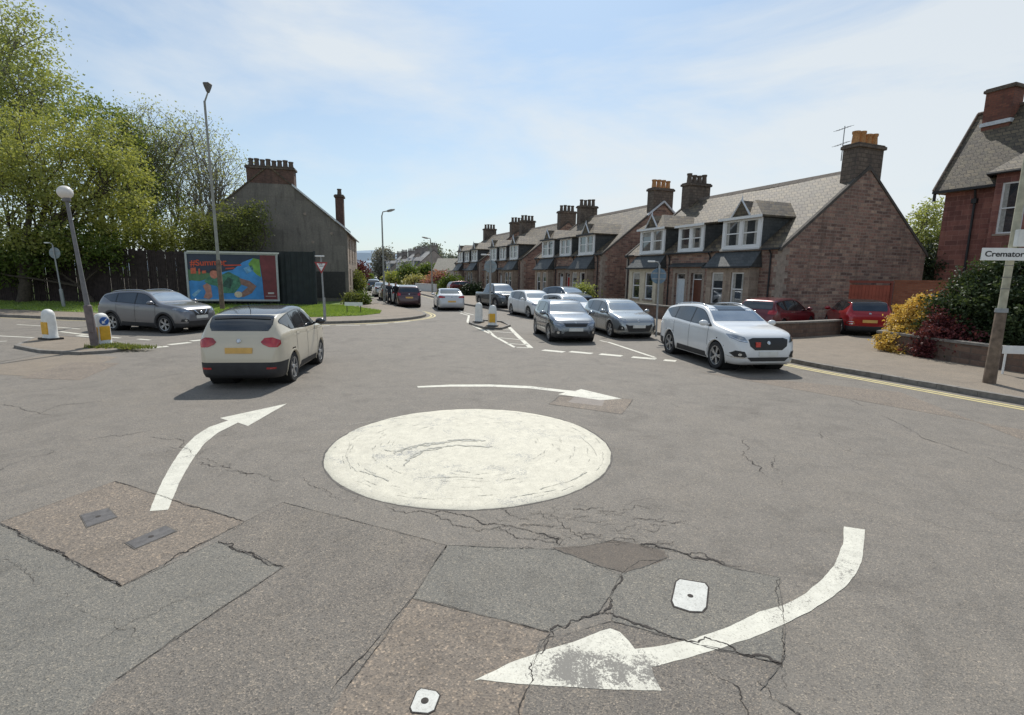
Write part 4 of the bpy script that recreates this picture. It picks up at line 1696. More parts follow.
# ---- 11 red small hatch on the drive
c = Car('hatch', 3.75, 1.73, 1.48, P_RED, .325, .20, .815, .16, roof=P_BLACK, low=(.3, .42))
cc = G(866, 337, ZF)
c.build('bright red small hatchback with a black roof on the drive before the red garage door', 'car', (cc.x + .75, cc.y + 1.9, ZF), 72, name='parked_car')
w = c.hw
c.rear_std([(w * .62, .78), (w * .60, .88), (w * .74, .97), (w * .93, .94), (w * .92, .84), (w * .86, .78)], .62, .93)
c.lower(None, .42)
c.sym('chrome_trim', 'B', [(w * .62, .50), (w * .66, .60), (w * .88, .60), (w * .92, .52), (w * .84, .48)], M_CHROME, .014)
c.sym('tail_lamp', 'B', [(w * .66, .515), (w * .68, .585), (w * .86, .585), (w * .89, .52)], M_LAMPR, .02)
# ---- 12 far red car on the right
c = Car('suv', 3.9, 1.7, 1.5, P_RED2, .33)
cc = at(463, 291, 65)
c.build('dark red car parked beyond the pickup near the fourth cottage hedge', 'car', (cc.x, 65, ZF), 25, name='parked_car')
w = c.hw
c.rear_std([(w * .60, .86), (w * .62, 1.0), (w * .90, 1.02), (w * .92, .92)], .7)
# ---- 13 white saloon driving away
c = Car('saloon', 4.7, 1.83, 1.43, P_WHITE2, .335, .19, .80, .16)
c.build('white saloon driving away up the main street', 'car', anchor(438.5, 310, c, 'RL', 103), 103, name='saloon_car')
w = c.hw
c.rear_std([(w * .48, .86), (w * .50, .94), (w * .90, 1.0), (w * .92, .92), (w * .90, .84)], .62, .92)
c.lower(None, .36)
# ---- 14 plum hatchback, first of the parked line on the left
c = Car('hatch', 4.1, 1.74, 1.58, P_PLUM, .325)
c.build('dark plum hatchback parked at the left kerb, nearest of the parked line', 'car', anchor(419.5, 307, c, 'RR', 105), 105, name='parked_car')
w = c.hw
c.rear_std([(w * .70, .86), (w * .68, 1.0), (w * .88, 1.08), (w * .92, 1.0), (w * .93, .84)], .72, .96)
# ---- the line behind it
def parked(px, py, style, dims, paint, label, heading=110, cat='car'):
    c = Car(style, *dims, paint, .33)
    g_ = G(px, py, ZR)
    c.build(label, cat, (g_.x, g_.y + dims[0] * .5), heading, name='parked_car', group='cars parked along the left kerb')
    w = c.hw
    c.rear_std([(w * .60, .84), (w * .62, .98), (w * .90, 1.0), (w * .92, .90)], .70)
    return c


parked(394, 304.6, 'hatch', (4.1, 1.75, 1.5), P_WHITE2, 'white hatchback parked just beyond the plum one, second of the parked line')
parked(384, 300.8, 'hatch', (4.0, 1.75, 1.5), P_BROWN, 'bronze hatchback parked behind the near street lamp', 109)
parked(376, 297.0, 'saloon', (4.5, 1.8, 1.45), P_SILVER, 'silver saloon parked with a wheel by the left pavement, fourth of the parked line', 109)
parked(368.8, 291.0, 'suv', (4.3, 1.8, 1.62), P_BLUE, 'dark blue tall car parked beyond the silver saloon', 109)
parked(365.3, 287.8, 'hatch', (4.1, 1.75, 1.5), P_BLACK, 'black hatchback parked farthest up the left kerb', 109)

parked(371.5, 283.0, 'hatch', (4.1, 1.75, 1.5), P_WHITE2, 'white car in the road far up the left side beyond the parked line', 109)
# ================================================================== buildings
M_STONE = M_masonry('red_sandstone', [(.15, .095, .08), (.30, .175, .135), (.44, .30, .225), (.19, .12, .10), (.37, .215, .165), (.25, .165, .135)], (.30, .24, .195), .44, .16, .020, .95, squash=2.0, dark=(.10, .07, .055))
M_STONE2 = M_masonry('buff_sandstone', [(.38, .30, .23), (.45, .36, .28), (.32, .245, .19), (.40, .32, .25)], (.38, .32, .25), .40, .20, .014, .6, dark=(.11, .085, .065))
M_REDBRICK = M_masonry('red_dressed_stone', [(.23, .095, .078), (.33, .145, .11), (.17, .075, .062), (.27, .115, .09)], (.36, .20, .16), .62, .27, .010, .5, dark=(.11, .035, .03), bumpy=.25, squash=.15)
M_REDWALL = M_masonry('orange_brick', [(.34, .115, .060), (.40, .15, .08), (.29, .095, .052)], (.26, .15, .10), .24, .085, .008, .4, bumpy=.25, squash=.1)
M_SLATE = M_masonry('roof_slate', [(0.062, 0.050, 0.036), (0.121, 0.094, 0.061), (0.186, 0.143, 0.086), (0.086, 0.066, 0.047), (0.151, 0.114, 0.073)], (0.035, 0.029, 0.023), .34, .20, .018, .95, dark=(.17, .145, .085), bumpy=.7, rough=.7)
M_SLATED = M_masonry('dark_slate', [(.045, .05, .05), (.06, .066, .066), (.075, .08, .078)], (.03, .03, .03), .26, .17, .008, .6, bumpy=.5, rough=.6)
M_QUOIN = M_plain('dressed_stone', (.30, .245, .20), .9, var=.25, scale=5, bumpy=.2)
M_CREAMST = M_plain('cream_painted_stone', (.56, .50, .38), .8, var=.14, scale=4)
M_FRAME = M_plain('white_window_paint', (.74, .74, .73), .5, var=.05)
M_LEADW = M_plain('white_lead_flashing', (.60, .62, .64), .5, var=.15)
M_PANE = M_glass('house_pane', (.030, .034, .038), .03, .14)
M_CURT = M_plain('net_curtain', (.36, .35, .32), .9, var=.25, scale=9)
M_DOORW = M_plain('white_door', (.60, .66, .70), .45, var=.06)
M_DOORB = M_plain('brown_door', (.12, .04, .02), .5, var=.3, scale=14)
M_DOORR = M_plain('red_door', (.42, .03, .03), .4, var=.1)
M_DOORD = M_plain('dark_door', (.03, .03, .035), .4, var=.1)
M_POTO = M_plain('orange_chimney_pot', (.46, .23, .09), .8, var=.3, scale=12)
M_POTD = M_plain('dark_chimney_pot', (.13, .10, .08), .9, var=.3, scale=12)
M_PIPE = M_plain('black_pipe', (.02, .02, .022), .6, var=.2)
M_HARL = M_masonry('grey_render', [(.20, .185, .16), (.235, .215, .185), (.175, .16, .14)], (.20, .185, .16), 1.8, 1.1, .004, .6, dark=(.075, .068, .06), bumpy=.5)
M_CHSTONE = M_masonry('chimney_stone', [(.15, .115, .09), (.20, .155, .12), (.12, .09, .075)], (.09, .075, .06), .34, .2, .02, .6, dark=(.05, .045, .04))


M_SKEW = M_plain('skew_stone', (.085, .075, .065), .9, var=.3, scale=3)
M_RIDGE = M_plain('ridge_tile', (.14, .115, .095), .85, var=.3)


def wall_holes(mb, M, w, z0, z1, holes, reveal=.14):
    """wall in the local xz plane facing -y with real openings (x0, x1, z0, z1) and their reveals"""
    xs = sorted(set([0, w] + [h[0] for h in holes] + [h[1] for h in holes]))
    zs = sorted(set([z0, z1] + [h[2] for h in holes] + [h[3] for h in holes]))
    P = lambda x, y, z: M @ Vector((x, y, z))
    for i in range(len(xs) - 1):
        for j in range(len(zs) - 1):
            cx, cz = (xs[i] + xs[i + 1]) / 2, (zs[j] + zs[j + 1]) / 2
            if any(h[0] < cx < h[1] and h[2] < cz < h[3] for h in holes):
                continue
            mb.quad(P(xs[i], 0, zs[j]), P(xs[i + 1], 0, zs[j]), P(xs[i + 1], 0, zs[j + 1]), P(xs[i], 0, zs[j + 1]))
    for a, b, c_, d in holes:
        r_ = reveal
        mb.quad(P(a, 0, c_), P(a, 0, d), P(a, r_, d), P(a, r_, c_))
        mb.quad(P(b, 0, d), P(b, 0, c_), P(b, r_, c_), P(b, r_, d))
        mb.quad(P(a, 0, d), P(b, 0, d), P(b, r_, d), P(a, r_, d))
        mb.quad(P(a, 0, c_), P(a, r_, c_), P(b, r_, c_), P(b, 0, c_))


def sash(parent, M, x0, x1, z0, z1, d=.10, fw=.075, curtain=True, sill=True, mid=.5, frame=None):
    """sash window set back d behind the wall face: frame > pane, curtain, sill"""
    mb = MB()
    for a, b, c_, e in ((x0, x0 + fw, z0, z1), (x1 - fw, x1, z0, z1), (x0 + fw, x1 - fw, z0, z0 + fw), (x0 + fw, x1 - fw, z1 - fw, z1)):
        mb.box(a, b, d, d + .07, c_, e, M)
    zm = z0 + (z1 - z0) * mid
    mb.box(x0 + fw, x1 - fw, d + .006, d + .06, zm - .03, zm + .03, M)
    f = mb.build('window', frame or M_FRAME, parent)
    p = MB()
    p.quad(M @ Vector((x0 + .02, d + .045, z0 + .02)), M @ Vector((x1 - .02, d + .045, z0 + .02)), M @ Vector((x1 - .02, d + .045, z1 - .02)), M @ Vector((x0 + .02, d + .045, z1 - .02)))
    p.build('pane', M_PANE, f)
    if curtain:
        q = MB()
        k = random.choice([0, 1, 2])
        yy = d + .040
        w = x1 - x0 - 2 * fw
        if k == 0:
            q.box(x0 + fw, x1 - fw, yy, yy + .003, z1 - fw - (z1 - z0) * .22, z1 - fw, M)
        elif k == 1:
            q.box(x0 + fw, x0 + fw + w * .22, yy, yy + .003, z0 + fw, z1 - fw, M)
            q.box(x1 - fw - w * .22, x1 - fw, yy, yy + .003, z0 + fw, z1 - fw, M)
        if k < 2:
            q.build('curtain', M_CURT, f)
    if sill:
        s_ = MB().box(x0 - .08, x1 + .08, -.06, d, z0 - .10, z0 - .002, M)
        s_.build('sill', M_QUOIN, f)
    return f


def door(parent, M, x0, x1, z0, z1, mat, d=.18, fan=True):
    zt = z1 - (.38 if fan else .06)
    mb = MB().box(x0 + .05, x1 - .05, d, d + .05, z0, zt, M)
    for zz in (.25, 1.15):
        for xx in (.16, .54):
            w_ = (x1 - x0 - .1)
            mb.box(x0 + .05 + w_ * xx, x0 + .05 + w_ * (xx + .30), d - .012, d, z0 + zz, z0 + zz + .65, M)
    o = mb.build('door', mat, parent)
    fr = MB()
    fr.box(x0, x0 + .05, d - .03, d + .06, z0, z1, M).box(x1 - .05, x1, d - .03, d + .06, z0, z1, M).box(x0 + .05, x1 - .05, d - .03, d + .06, z1 - .05, z1, M).box(x0 + .05, x1 - .05, d - .03, d + .06, zt, zt + .05, M)
    fr.build('door_frame', M_FRAME, o)
    if fan:
        MB().quad(M @ Vector((x0 + .05, d + .02, zt + .05)), M @ Vector((x1 - .05, d + .02, zt + .05)), M @ Vector((x1 - .05, d + .02, z1 - .05)), M @ Vector((x0 + .05, d + .02, z1 - .05))).build('pane', M_PANE, o)
    hp = M @ Vector((x1 - .14, d - .03, z0 + 1.05))
    MB().lathe([(.001, -.025), (.02, -.02), (.028, 0), (.02, .02), (.001, .025)], 10, Matrix.Translation(hp)).build('handle', M_CHROME, o)


def chimney(parent, cx, cy, wx, wy, z0, z1, pots, mat, potmat, along='y', cap=None, poth=.62, name='chimney'):
    mb = MB().box(cx - wx / 2, cx + wx / 2, cy - wy / 2, cy + wy / 2, z0, z1 - .16)
    o = mb.build(name, mat, parent)
    MB().box(cx - wx / 2 - .10, cx + wx / 2 + .10, cy - wy / 2 - .10, cy + wy / 2 + .10, z1 - .16, z1).box(cx - wx / 2 - .04, cx + wx / 2 + .04, cy - wy / 2 - .04, cy + wy / 2 + .04, z1, z1 + .07).build('cope', cap or M_CHSTONE, o, bevel=.02)
    for k in range(pots):
        t = (k + .5) / pots - .5
        px = cx + (t * (wx - .1) if along == 'x' else 0)
        py = cy + (t * (wy - .1) if along == 'y' else 0)
        h = poth + random.uniform(-.06, .06)
        M = Matrix.Translation((px, py, z1 + .07))
        MB().lathe([(.20, 0), (.185, .05), (.155, h * .75), (.17, h * .8), (.19, h * .84), (.19, h), (.14, h), (.13, h * .6)], 14, M).build('chimney_pot', potmat, o, smooth=True, auto=R(40))
    return o


def cottage(label, far, near_dir, Lx, eave=3.9, D=10.8, ridge=8.0, cream=False, red_door=False, group=None, full=True, pots=M_POTD, seed=1, base=ZF, aerial=False, dorm_roof='hip'):
    """single-storey-and-attic double cottage; local x runs along the front towards the camera, y to the back, z up"""
    random.seed(seed)
    ux, uy = near_dir
    root = thing('sandstone_cottage', label, 'house', (far[0], far[1], base), math.atan2(uy, ux), group)
    E, Rg = eave - base, ridge - base
    I = Matrix.Identity(4)
    s = Lx / 12.6
    # openings of the front wall
    d1, d2 = (5.15 * s, 6.05 * s), (6.55 * s, 7.45 * s)
    front = MB()
    wall_holes(front, I, Lx, 0, E, [(d1[0], d1[1], 0.05, 2.55), (d2[0], d2[1], .05, 2.55)], .30)
    # gables, back
    for x, sg in ((0, -1), (Lx, 1)):
        pts = [(x, 0, 0), (x, D, 0), (x, D, E), (x, D / 2, Rg), (x, 0, E)]
        front.poly([Vector(p) for p in (pts if sg > 0 else pts[::-1])])
    front.quad(Vector((Lx, D, 0)), Vector((0, D, 0)), Vector((0, D, E)), Vector((Lx, D, E)))
    front.build('wall', M_STONE, root)
    # quoins at the near corner and around the doors
    for near in (True, False):
        q = MB()
        z = 0
        k = 0
        while z < E - .1:
            h = min(.29, E - z)
            w1, w2 = (.42, .24) if k % 2 else (.26, .44)
            if near:
                q.box(Lx - w1, Lx + .012, -.012, w2, z, z + h)
            else:
                q.box(-.012, w1, -.012, w2, z, z + h)
            z += h
            k += 1
        q.build('quoin', M_QUOIN, root)
    q = MB()
    for a, b in (d1, d2):
        q.box(a - .20, a - .002, -.014, .1, .05, 2.55)
        q.box(b + .002, b + .20, -.014, .1, .05, 2.55)
        q.box(a - .20, b + .20, -.016, .1, 2.552, 2.85)
    q.build('door_surround', M_QUOIN, root)
    MB().box(d1[0] - .1, d2[1] + .1, -.75, -.001, -.02, .05).build('door_step', M_QUOIN, root)
    door(root, I, d1[0], d1[1], .06, 2.55, M_DOORW, .2)
    door(root, I, d2[0], d2[1], .06, 2.55, M_DOORR if red_door else M_DOORB, .2)
    # string / little slate canopy over the doors
    MB().add([Vector(p) for p in ((d1[0] - .3, -.30, 2.98), (d2[1] + .3, -.30, 2.98), (d2[1] + .3, -.018, 3.16), (d1[0] - .3, -.018, 3.16), (d1[0] - .3, -.30, 2.92), (d2[1] + .3, -.30, 2.92), (d2[1] + .3, -.018, 2.92), (d1[0] - .3, -.018, 2.92))],
             [(0, 1, 2, 3), (0, 4, 5, 1), (1, 5, 6, 2), (0, 3, 7, 4), (4, 7, 6, 5)]).build('canopy', M_SLATED, root)
    # bays
    for bi, (b0, b1) in enumerate(((1.25 * s, 4.15 * s), (8.45 * s, 11.35 * s))):
        bd = .62
        M = Matrix.Translation((b0, -bd, 0))
        bw = b1 - b0
        o1 = (.36, 1.24, .85, 2.6)
        o2 = (bw - 1.24, bw - .36, .85, 2.6)
        b = MB()
        wall_holes(b, M, bw, 0, 2.85, [o1, o2], .16)
        P = lambda x, y, z: Vector((x, y, z))
        b.quad(P(b1, -bd, 0), P(b1, 0, 0), P(b1, 0, 2.85), P(b1, -bd, 2.85))
        b.quad(P(b0, 0, 0), P(b0, -bd, 0), P(b0, -bd, 2.85), P(b0, 0, 2.85))
        bo = b.build('bay', M_CREAMST if (cream and bi == 0) else M_STONE2, root)
        for o_ in (o1, o2):
            sash(root, M, *o_, d=.09)
        # slate skirt roof from under the dormer down over the bay
        ov = .16
        t = MB()
        zt, zb_ = E - .06, 2.86
        A = [P(b0 - ov, -bd - ov, zb_), P(b1 + ov, -bd - ov, zb_), P(b1 + ov * .3, -.02, zt), P(b0 - ov * .3, -.02, zt), P(b0 - ov, -.003, zb_), P(b1 + ov, -.003, zb_)]
        t.add(A, [(0, 1, 2, 3), (1, 5, 2), (0, 3, 4), (0, 4, 5, 1)])
        t.build('bay_roof', M_SLATED, root)
        MB().box(b0 - ov - .02, b1 + ov + .02, -bd - ov - .09, -bd - ov - .002, zb_ - .05, zb_ + .04).build('gutter', M_PIPE, bo)
    # ---- main roof: two slabs with slate, sagging by a few centimetres
    rf = MB()
    n = 16
    th = .09
    pitch = math.atan2(Rg - E, D / 2)
    for side in (0, 1):
        rows = []
        for j in range(9):
            v = j / 8
            row = []
            for i in range(n + 1):
                u = i / n
                x = .10 + u * (Lx - .20)
                y = -.14 + v * (D / 2 + .14)
                z = E + (y) * math.tan(pitch) + th + .035 * noise.noise(Vector((x * .5 + seed * 7, y * .6, side * 9))) - .04 * math.sin(math.pi * u) * v
                if side:
                    y = D - y
                row.append(Vector((x, y, z)))
            rows.append(row)
        V = [p for r_ in rows for p in r_]
        F = []
        for j in range(8):
            for i in range(n):
                f = (j * (n + 1) + i, j * (n + 1) + i + 1, (j + 1) * (n + 1) + i + 1, (j + 1) * (n + 1) + i)
                F.append(f if not side else f[::-1])
        rf.add(V, F)
    roof = rf.build('roof', M_SLATE, root)
    # ridge tiles, skews, gutter
    r_ = MB()
    for i in range(int(Lx / .45)):
        x = .1 + i * .45
        r_.add([Vector(p) for p in ((x, D / 2 - .20, Rg - .17 + th), (x, D / 2, Rg + .07 + th), (x, D / 2 + .20, Rg - .17 + th), (x + .44, D / 2 - .20, Rg - .17 + th), (x + .44, D / 2, Rg + .07 + th), (x + .44, D / 2 + .20, Rg - .17 + th))],
               [(0, 3, 4, 1), (1, 4, 5, 2), (0, 1, 2), (3, 5, 4)])
    r_.build('ridge_tiles', M_RIDGE, roof)
    for x0_, x1_ in ((-.05, .14), (Lx - .14, Lx + .05)):
        sk = MB()
        for sg in (0, 1):
            a = [(x0_, -.16, E - .14), (x1_, -.16, E - .14), (x1_, D / 2, Rg), (x0_, D / 2, Rg)]
            t_ = .17
            pts = [Vector(p) for p in a] + [Vector((p[0], p[1], p[2] + t_)) for p in a]
            if sg:
                pts = [Vector((p.x, D - p.y, p.z)) for p in pts]
            sk.add(pts, [(0, 1, 2, 3), (4, 5, 6, 7), (0, 1, 5, 4), (1, 2, 6, 5), (0, 3, 7, 4), (3, 2, 6, 7)])
        sk.build('skew', M_SKEW, root, fix=True)
        if seed == 2 and x1_ > 1:
            wb = MB()
            for sg in (1, -1):
                wb.tube([(Lx + .08, D / 2, Rg + .16), (Lx + .08, D / 2 - sg * 1.5, Rg + .16 - 1.5 * math.tan(math.atan2(Rg - E, D / 2)))], .09, 4)
            wb.build('barge_board', M_LEADW, root)
    for a, b in ((0.05, 1.05 * s), (4.35 * s, 8.25 * s), (11.55 * s, Lx - .05)):
        MB().box(a, b, -.25, -.15, E - .06, E + .03).build('gutter', M_PIPE, root)
    for x in (.30, 4.6 * s, 8.0 * s, Lx - .62):
        MB().tube([(x, -.20, E - .05), (x, -.06, E - .25), (x, -.06, .1)], .04, 8).build('downpipe', M_PIPE, root)
    # ---- dormers
    tp = math.tan(pitch)

    def dormer(x0, x1, zb_, zt_, roofh, pointed):
        y0 = -.02
        yb = (zt_ - E) / tp + .1
        ck = MB()
        ckv = [Vector(q_) for x in (x0, x1) for q_ in ((x, y0 + .12, zb_), (x, (zb_ - E) / tp + .05, zb_), (x, yb, zt_), (x, y0 + .12, zt_))]
        ck.add(ckv, [(3, 2, 1, 0), (4, 5, 6, 7), (0, 4, 7, 3)])
        dd = ck.build('dormer', M_SLATED, root)
        w = x1 - x0
        M = Matrix.Translation((x0, y0, 0))
        f = MB()
        o1 = (.20, w / 2 - .10, zb_ + .16, zt_ - .14)
        o2 = (w / 2 + .10, w - .20, zb_ + .16, zt_ - .14)
        wall_holes(f, M, w, zb_, zt_, [o1, o2], .06)
        f.quad(Vector((x1, y0, zb_)), Vector((x1, y0 + .1, zb_)), Vector((x1, y0 + .1, zt_)), Vector((x1, y0, zt_)))
        f.quad(Vector((x0, y0 + .1, zb_)), Vector((x0, y0, zb_)), Vector((x0, y0, zt_)), Vector((x0, y0 + .1, zt_)))
        f.box(x0 - .06, x1 + .06, y0 - .07, y0 - .003, zb_ - .09, zb_ - .003)
        f.build('dormer_front', M_FRAME, dd)
        for o_ in (o1, o2):
            sash(root, M, *o_, d=.03, fw=.055, sill=False)
        # piended roof
        ov = .17
        ye = y0 - ov
        zr = zt_ + roofh
        yr = (zr - E) / tp
        yb2 = (zt_ - E) / tp
        yap = y0 + (w / 2) * .62
        r2 = MB()
        P = lambda x, y, z: Vector((x, y, z))
        xm = (x0 + x1) / 2
        a, b = P(x0 - ov, ye, zt_ + .02), P(x1 + ov, ye, zt_ + .02)
        if roofh > .45:
            c1, c2 = P(x1 + ov, yb2 + .25, zt_ + .02), P(x0 - ov, yb2 + .25, zt_ + .02)
            ap, rb = P(xm, yap, zr), P(xm, yr + .3, zr)
            V = [a, b, c1, c2, ap, rb]
            r2.add(V, [(0, 1, 4), (1, 2, 5, 4), (3, 0, 4, 5)])
            lo = [p - Vector((0, 0, .10)) for p in (a, b, c1, c2)]
            r2.add([a, b, c1, c2] + lo, [(0, 4, 5, 1), (1, 5, 6, 2), (3, 7, 4, 0), (7, 6, 5, 4)])
        else:
            c1, c2 = P(x1 + ov, (zr - E) / tp + .1, zr), P(x0 - ov, (zr - E) / tp + .1, zr)
            V = [a, b, c1, c2]
            lo = [p - Vector((0, 0, .10)) for p in V]
            r2.add(V + lo, [(0, 1, 2, 3), (0, 4, 5, 1), (1, 5, 6, 2), (3, 7, 4, 0), (7, 6, 5, 4)])
        r2.build('dormer_roof', M_SLATE, dd)
        MB().box(x0 - ov - .01, x1 + ov + .01, ye - .03, ye - .002, zt_ - .10, zt_ + .035).build('fascia', M_FRAME if seed == 1 else M_PIPE, dd)
        if pointed:
            hw_, hh = w * .24, .80
            yf = ye + .10
            T = [P(xm - hw_, yf, zt_ + .06), P(xm + hw_, yf, zt_ + .06), P(xm, yf, zt_ + .06 + hh)]
            Bk = [P(xm - hw_, yf + 1.3, zt_ + .06), P(xm + hw_, yf + 1.3, zt_ + .06), P(xm, yf + 1.6, zt_ + .06 + hh)]
            MB().add(T + Bk, [(0, 1, 2), (0, 2, 5, 3), (1, 4, 5, 2)]).build('pediment', M_SLATE, dd)
            l = MB()
            l.tube([T[0] + P(0, -.03, 0), T[2] + P(0, -.03, .03), T[1] + P(0, -.03, 0)], .05, 6)
            l.tube([T[2], T[2] + P(0, 0, .25)], [.05, .015], 6)
            l.build('finial', M_LEADW, dd)
            MB().tube([c1 + P(-.02, -.1, .05), c1.lerp(rb, .5) + P(0, 0, .05)], .05, 6).build('lead_flashing', M_LEADW, dd)
        return dd
    zb_ = E + .06
    dormer(1.45 * s, 3.95 * s, zb_, zb_ + 1.62, .95, True)
    dormer(8.75 * s, 11.25 * s, zb_, zb_ + 1.62, .95, True)
    dormer(5.25 * s, 7.35 * s, zb_, zb_ + 1.55, .40, False)
    # ---- chimneys on both gables
    chimney(root, .42, D / 2, .80, 1.9, Rg - 1.3, Rg + 1.15, 4, M_CHSTONE, pots, poth=.62)
    chimney(root, Lx - .42, D / 2, .80, 1.9, Rg - 1.3, Rg + 1.15, 4, M_CHSTONE, M_POTO if seed < 3 else pots, poth=.62)
    if aerial:
        aerial_mast(root, (Lx - .95, D / 2 - .85, Rg + .5), 1.7)
    return root


def aerial_mast(root, p, h, yagi=True):
    x, y, z = p
    mb = MB().tube([(x, y, z), (x, y, z + h)], .022, 6)
    if yagi:
        for k, zz in enumerate((h - .1, h - .85)):
            mb.tube([(x - .1, y - .42, z + zz - .16), (x + .1, y + .28, z + zz + .11)], .014, 5)
            for j in range(6):
                t = j / 5
                c0 = Vector((x - .1 + .2 * t, y - .42 + .7 * t, z + zz - .16 + .27 * t))
                mb.tube([c0 + Vector((-.16, -.03, 0)), c0 + Vector((.16, .03, 0))], .010, 4)
    mb.build('aerial', M_STEEL, root)


HU = Vector((-.37, .929))
H0 = Vector((12.97, 25.2))


def hp(t):
    p = H0 + HU * t
    return (p.x, p.y)


ND = (.37, -.929)
GRP = 'double cottages along the right side of the street'
cottage('nearest sandstone cottage, broad red gable towards the junction and orange chimney pots', hp(13.1), ND, 13.1, 3.9, seed=1, cream=True, aerial=True, pots=M_POTD, group=GRP)
cottage('second sandstone cottage with the red front door, behind the queueing cars', hp(29.0), ND, 12.6, 4.12, ridge=8.25, seed=2, red_door=True, group=GRP)
cottage('third sandstone cottage, above the white five-door car and the pickup', hp(44.4), ND, 11.8, 4.1, ridge=8.2, seed=3, group=GRP)
cottage('fourth sandstone cottage, the last of the unbroken row by the low white outbuilding', hp(59.2), ND, 12.2, 4.15, ridge=8.3, seed=4, group=GRP)
# cottages far up the street, each a little smaller in the picture
f5 = at(415, 269, 128)
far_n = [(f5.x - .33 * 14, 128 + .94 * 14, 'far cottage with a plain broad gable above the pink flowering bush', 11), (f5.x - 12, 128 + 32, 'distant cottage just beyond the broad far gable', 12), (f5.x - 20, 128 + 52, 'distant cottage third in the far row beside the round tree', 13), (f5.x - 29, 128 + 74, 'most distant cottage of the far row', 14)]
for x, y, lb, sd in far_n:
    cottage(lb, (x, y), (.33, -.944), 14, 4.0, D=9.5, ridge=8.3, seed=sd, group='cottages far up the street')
FAR = {}  # far cottages get paler, greyer colours with the distance haze mixed in
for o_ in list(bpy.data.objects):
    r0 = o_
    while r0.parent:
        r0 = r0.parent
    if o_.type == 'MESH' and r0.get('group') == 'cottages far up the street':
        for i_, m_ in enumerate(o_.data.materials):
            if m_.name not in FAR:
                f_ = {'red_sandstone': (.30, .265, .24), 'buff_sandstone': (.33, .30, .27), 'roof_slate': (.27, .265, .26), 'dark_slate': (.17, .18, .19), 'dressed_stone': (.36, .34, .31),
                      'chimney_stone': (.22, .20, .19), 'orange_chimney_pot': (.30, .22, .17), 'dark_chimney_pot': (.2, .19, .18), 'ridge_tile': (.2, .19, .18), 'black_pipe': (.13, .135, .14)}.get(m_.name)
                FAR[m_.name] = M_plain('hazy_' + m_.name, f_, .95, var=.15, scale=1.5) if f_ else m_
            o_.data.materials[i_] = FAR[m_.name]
random.seed(21)
# low outbuilding with a pale wall
ob = at(434, 280, 86)
t = thing('outbuilding', 'low white-walled outbuilding with a pale roof between the cottages and the far gable', 'outbuilding', (ob.x, 86, 0), R(-12))
MB().box(0, 5.6, 0, 5, 0, 3.1).build('wall', M_plain('pale_render', (.50, .50, .47), .9, var=.1), t)
MB().add([Vector(p) for p in ((-.2, -.2, 3.05), (5.8, -.2, 3.05), (5.8, 2.5, 5.1), (-.2, 2.5, 5.1), (5.8, 5.2, 3.05), (-.2, 5.2, 3.05))], [(0, 1, 2, 3), (3, 2, 4, 5), (1, 4, 2), (0, 3, 5)]).build('roof', M_plain('pale_roof', (.36, .33, .27), .8, var=.2), t)
sash(t, Matrix.Identity(4), 1.0, 2.2, 1.1, 2.3, d=-.06, sill=False)
sash(t, Matrix.Identity(4), 3.3, 4.5, 1.1, 2.3, d=-.06, sill=False)

# ---------------------------------------------------------------- grey rendered house on the left
gc = at(347, 232, 41.2)
LW, LE, LA = 10.9, 5.55, 10.2
ang = R(13)
org = (gc.x - math.cos(ang) * LW, gc.y - math.sin(ang) * LW)
t = thing('grey_rendered_house', 'tall grey rendered house with its blank gable and long eight-pot chimney behind the hoarding', 'house', (org[0], org[1], ZF), ang)
E, A = LE - ZF, LA - ZF
DL = 10.5
mb = MB()
I4 = Matrix.Identity(4)
mb.poly([Vector(p) for p in ((0, 0, 0), (LW, 0, 0), (LW, 0, E), (LW / 2, 0, A), (0, 0, E))])
mb.quad(Vector((0, DL, 0)), Vector((0, 0, 0)), Vector((0, 0, E)), Vector((0, DL, E)))
mb.poly([Vector(p) for p in ((LW, DL, 0), (0, DL, 0), (0, DL, E), (LW / 2, DL, A), (LW, DL, E))])
mb.build('wall', M_HARL, t)
# dark flat panel standing just proud of the gable near its base
MB().box(LW - 3.1, LW - .25, -.03, -.003, .3, 2.35).build('panel', M_plain('dark_shutter', (.05, .048, .045), .8, var=.2), t)
M_S = Matrix.Translation((LW, 0, 0)) @ Matrix.Rotation(math.pi / 2, 4, 'Z')
mb = MB()
ops = [(1.3, 2.3, 3.3, 5.0), (4.2, 5.2, 3.3, 5.0), (7.2, 8.2, 3.3, 5.0), (1.3, 2.3, .9, 2.6), (4.2, 5.3, .05, 2.5), (7.2, 8.2, .9, 2.6)]
wall_holes(mb, M_S, DL, 0, E, ops, .15)
mb.build('wall', M_STONE2, t)
for o_ in ops:
    if o_[2] > .5:
        sash(t, M_S, *o_)
door(t, M_S, 4.2, 5.3, .05, 2.5, M_DOORD)
rf = MB()
for sg in (0, 1):
    P = [Vector((-.25, -.10, E - .1)), Vector((LW / 2, -.10, A + .09)), Vector((LW / 2, DL + .1, A + .09)), Vector((-.25, DL + .1, E - .1))]
    if sg:
        P = [Vector((LW - p.x, p.y, p.z)) for p in P]
    lo = [p - Vector((0, 0, .12)) for p in P]
    rf.add(P + lo, [(0, 1, 2, 3), (0, 4, 5, 1), (3, 2, 6, 7), (0, 3, 7, 4), (4, 7, 6, 5)])
rf.build('roof', M_SLATE, t, fix=True)
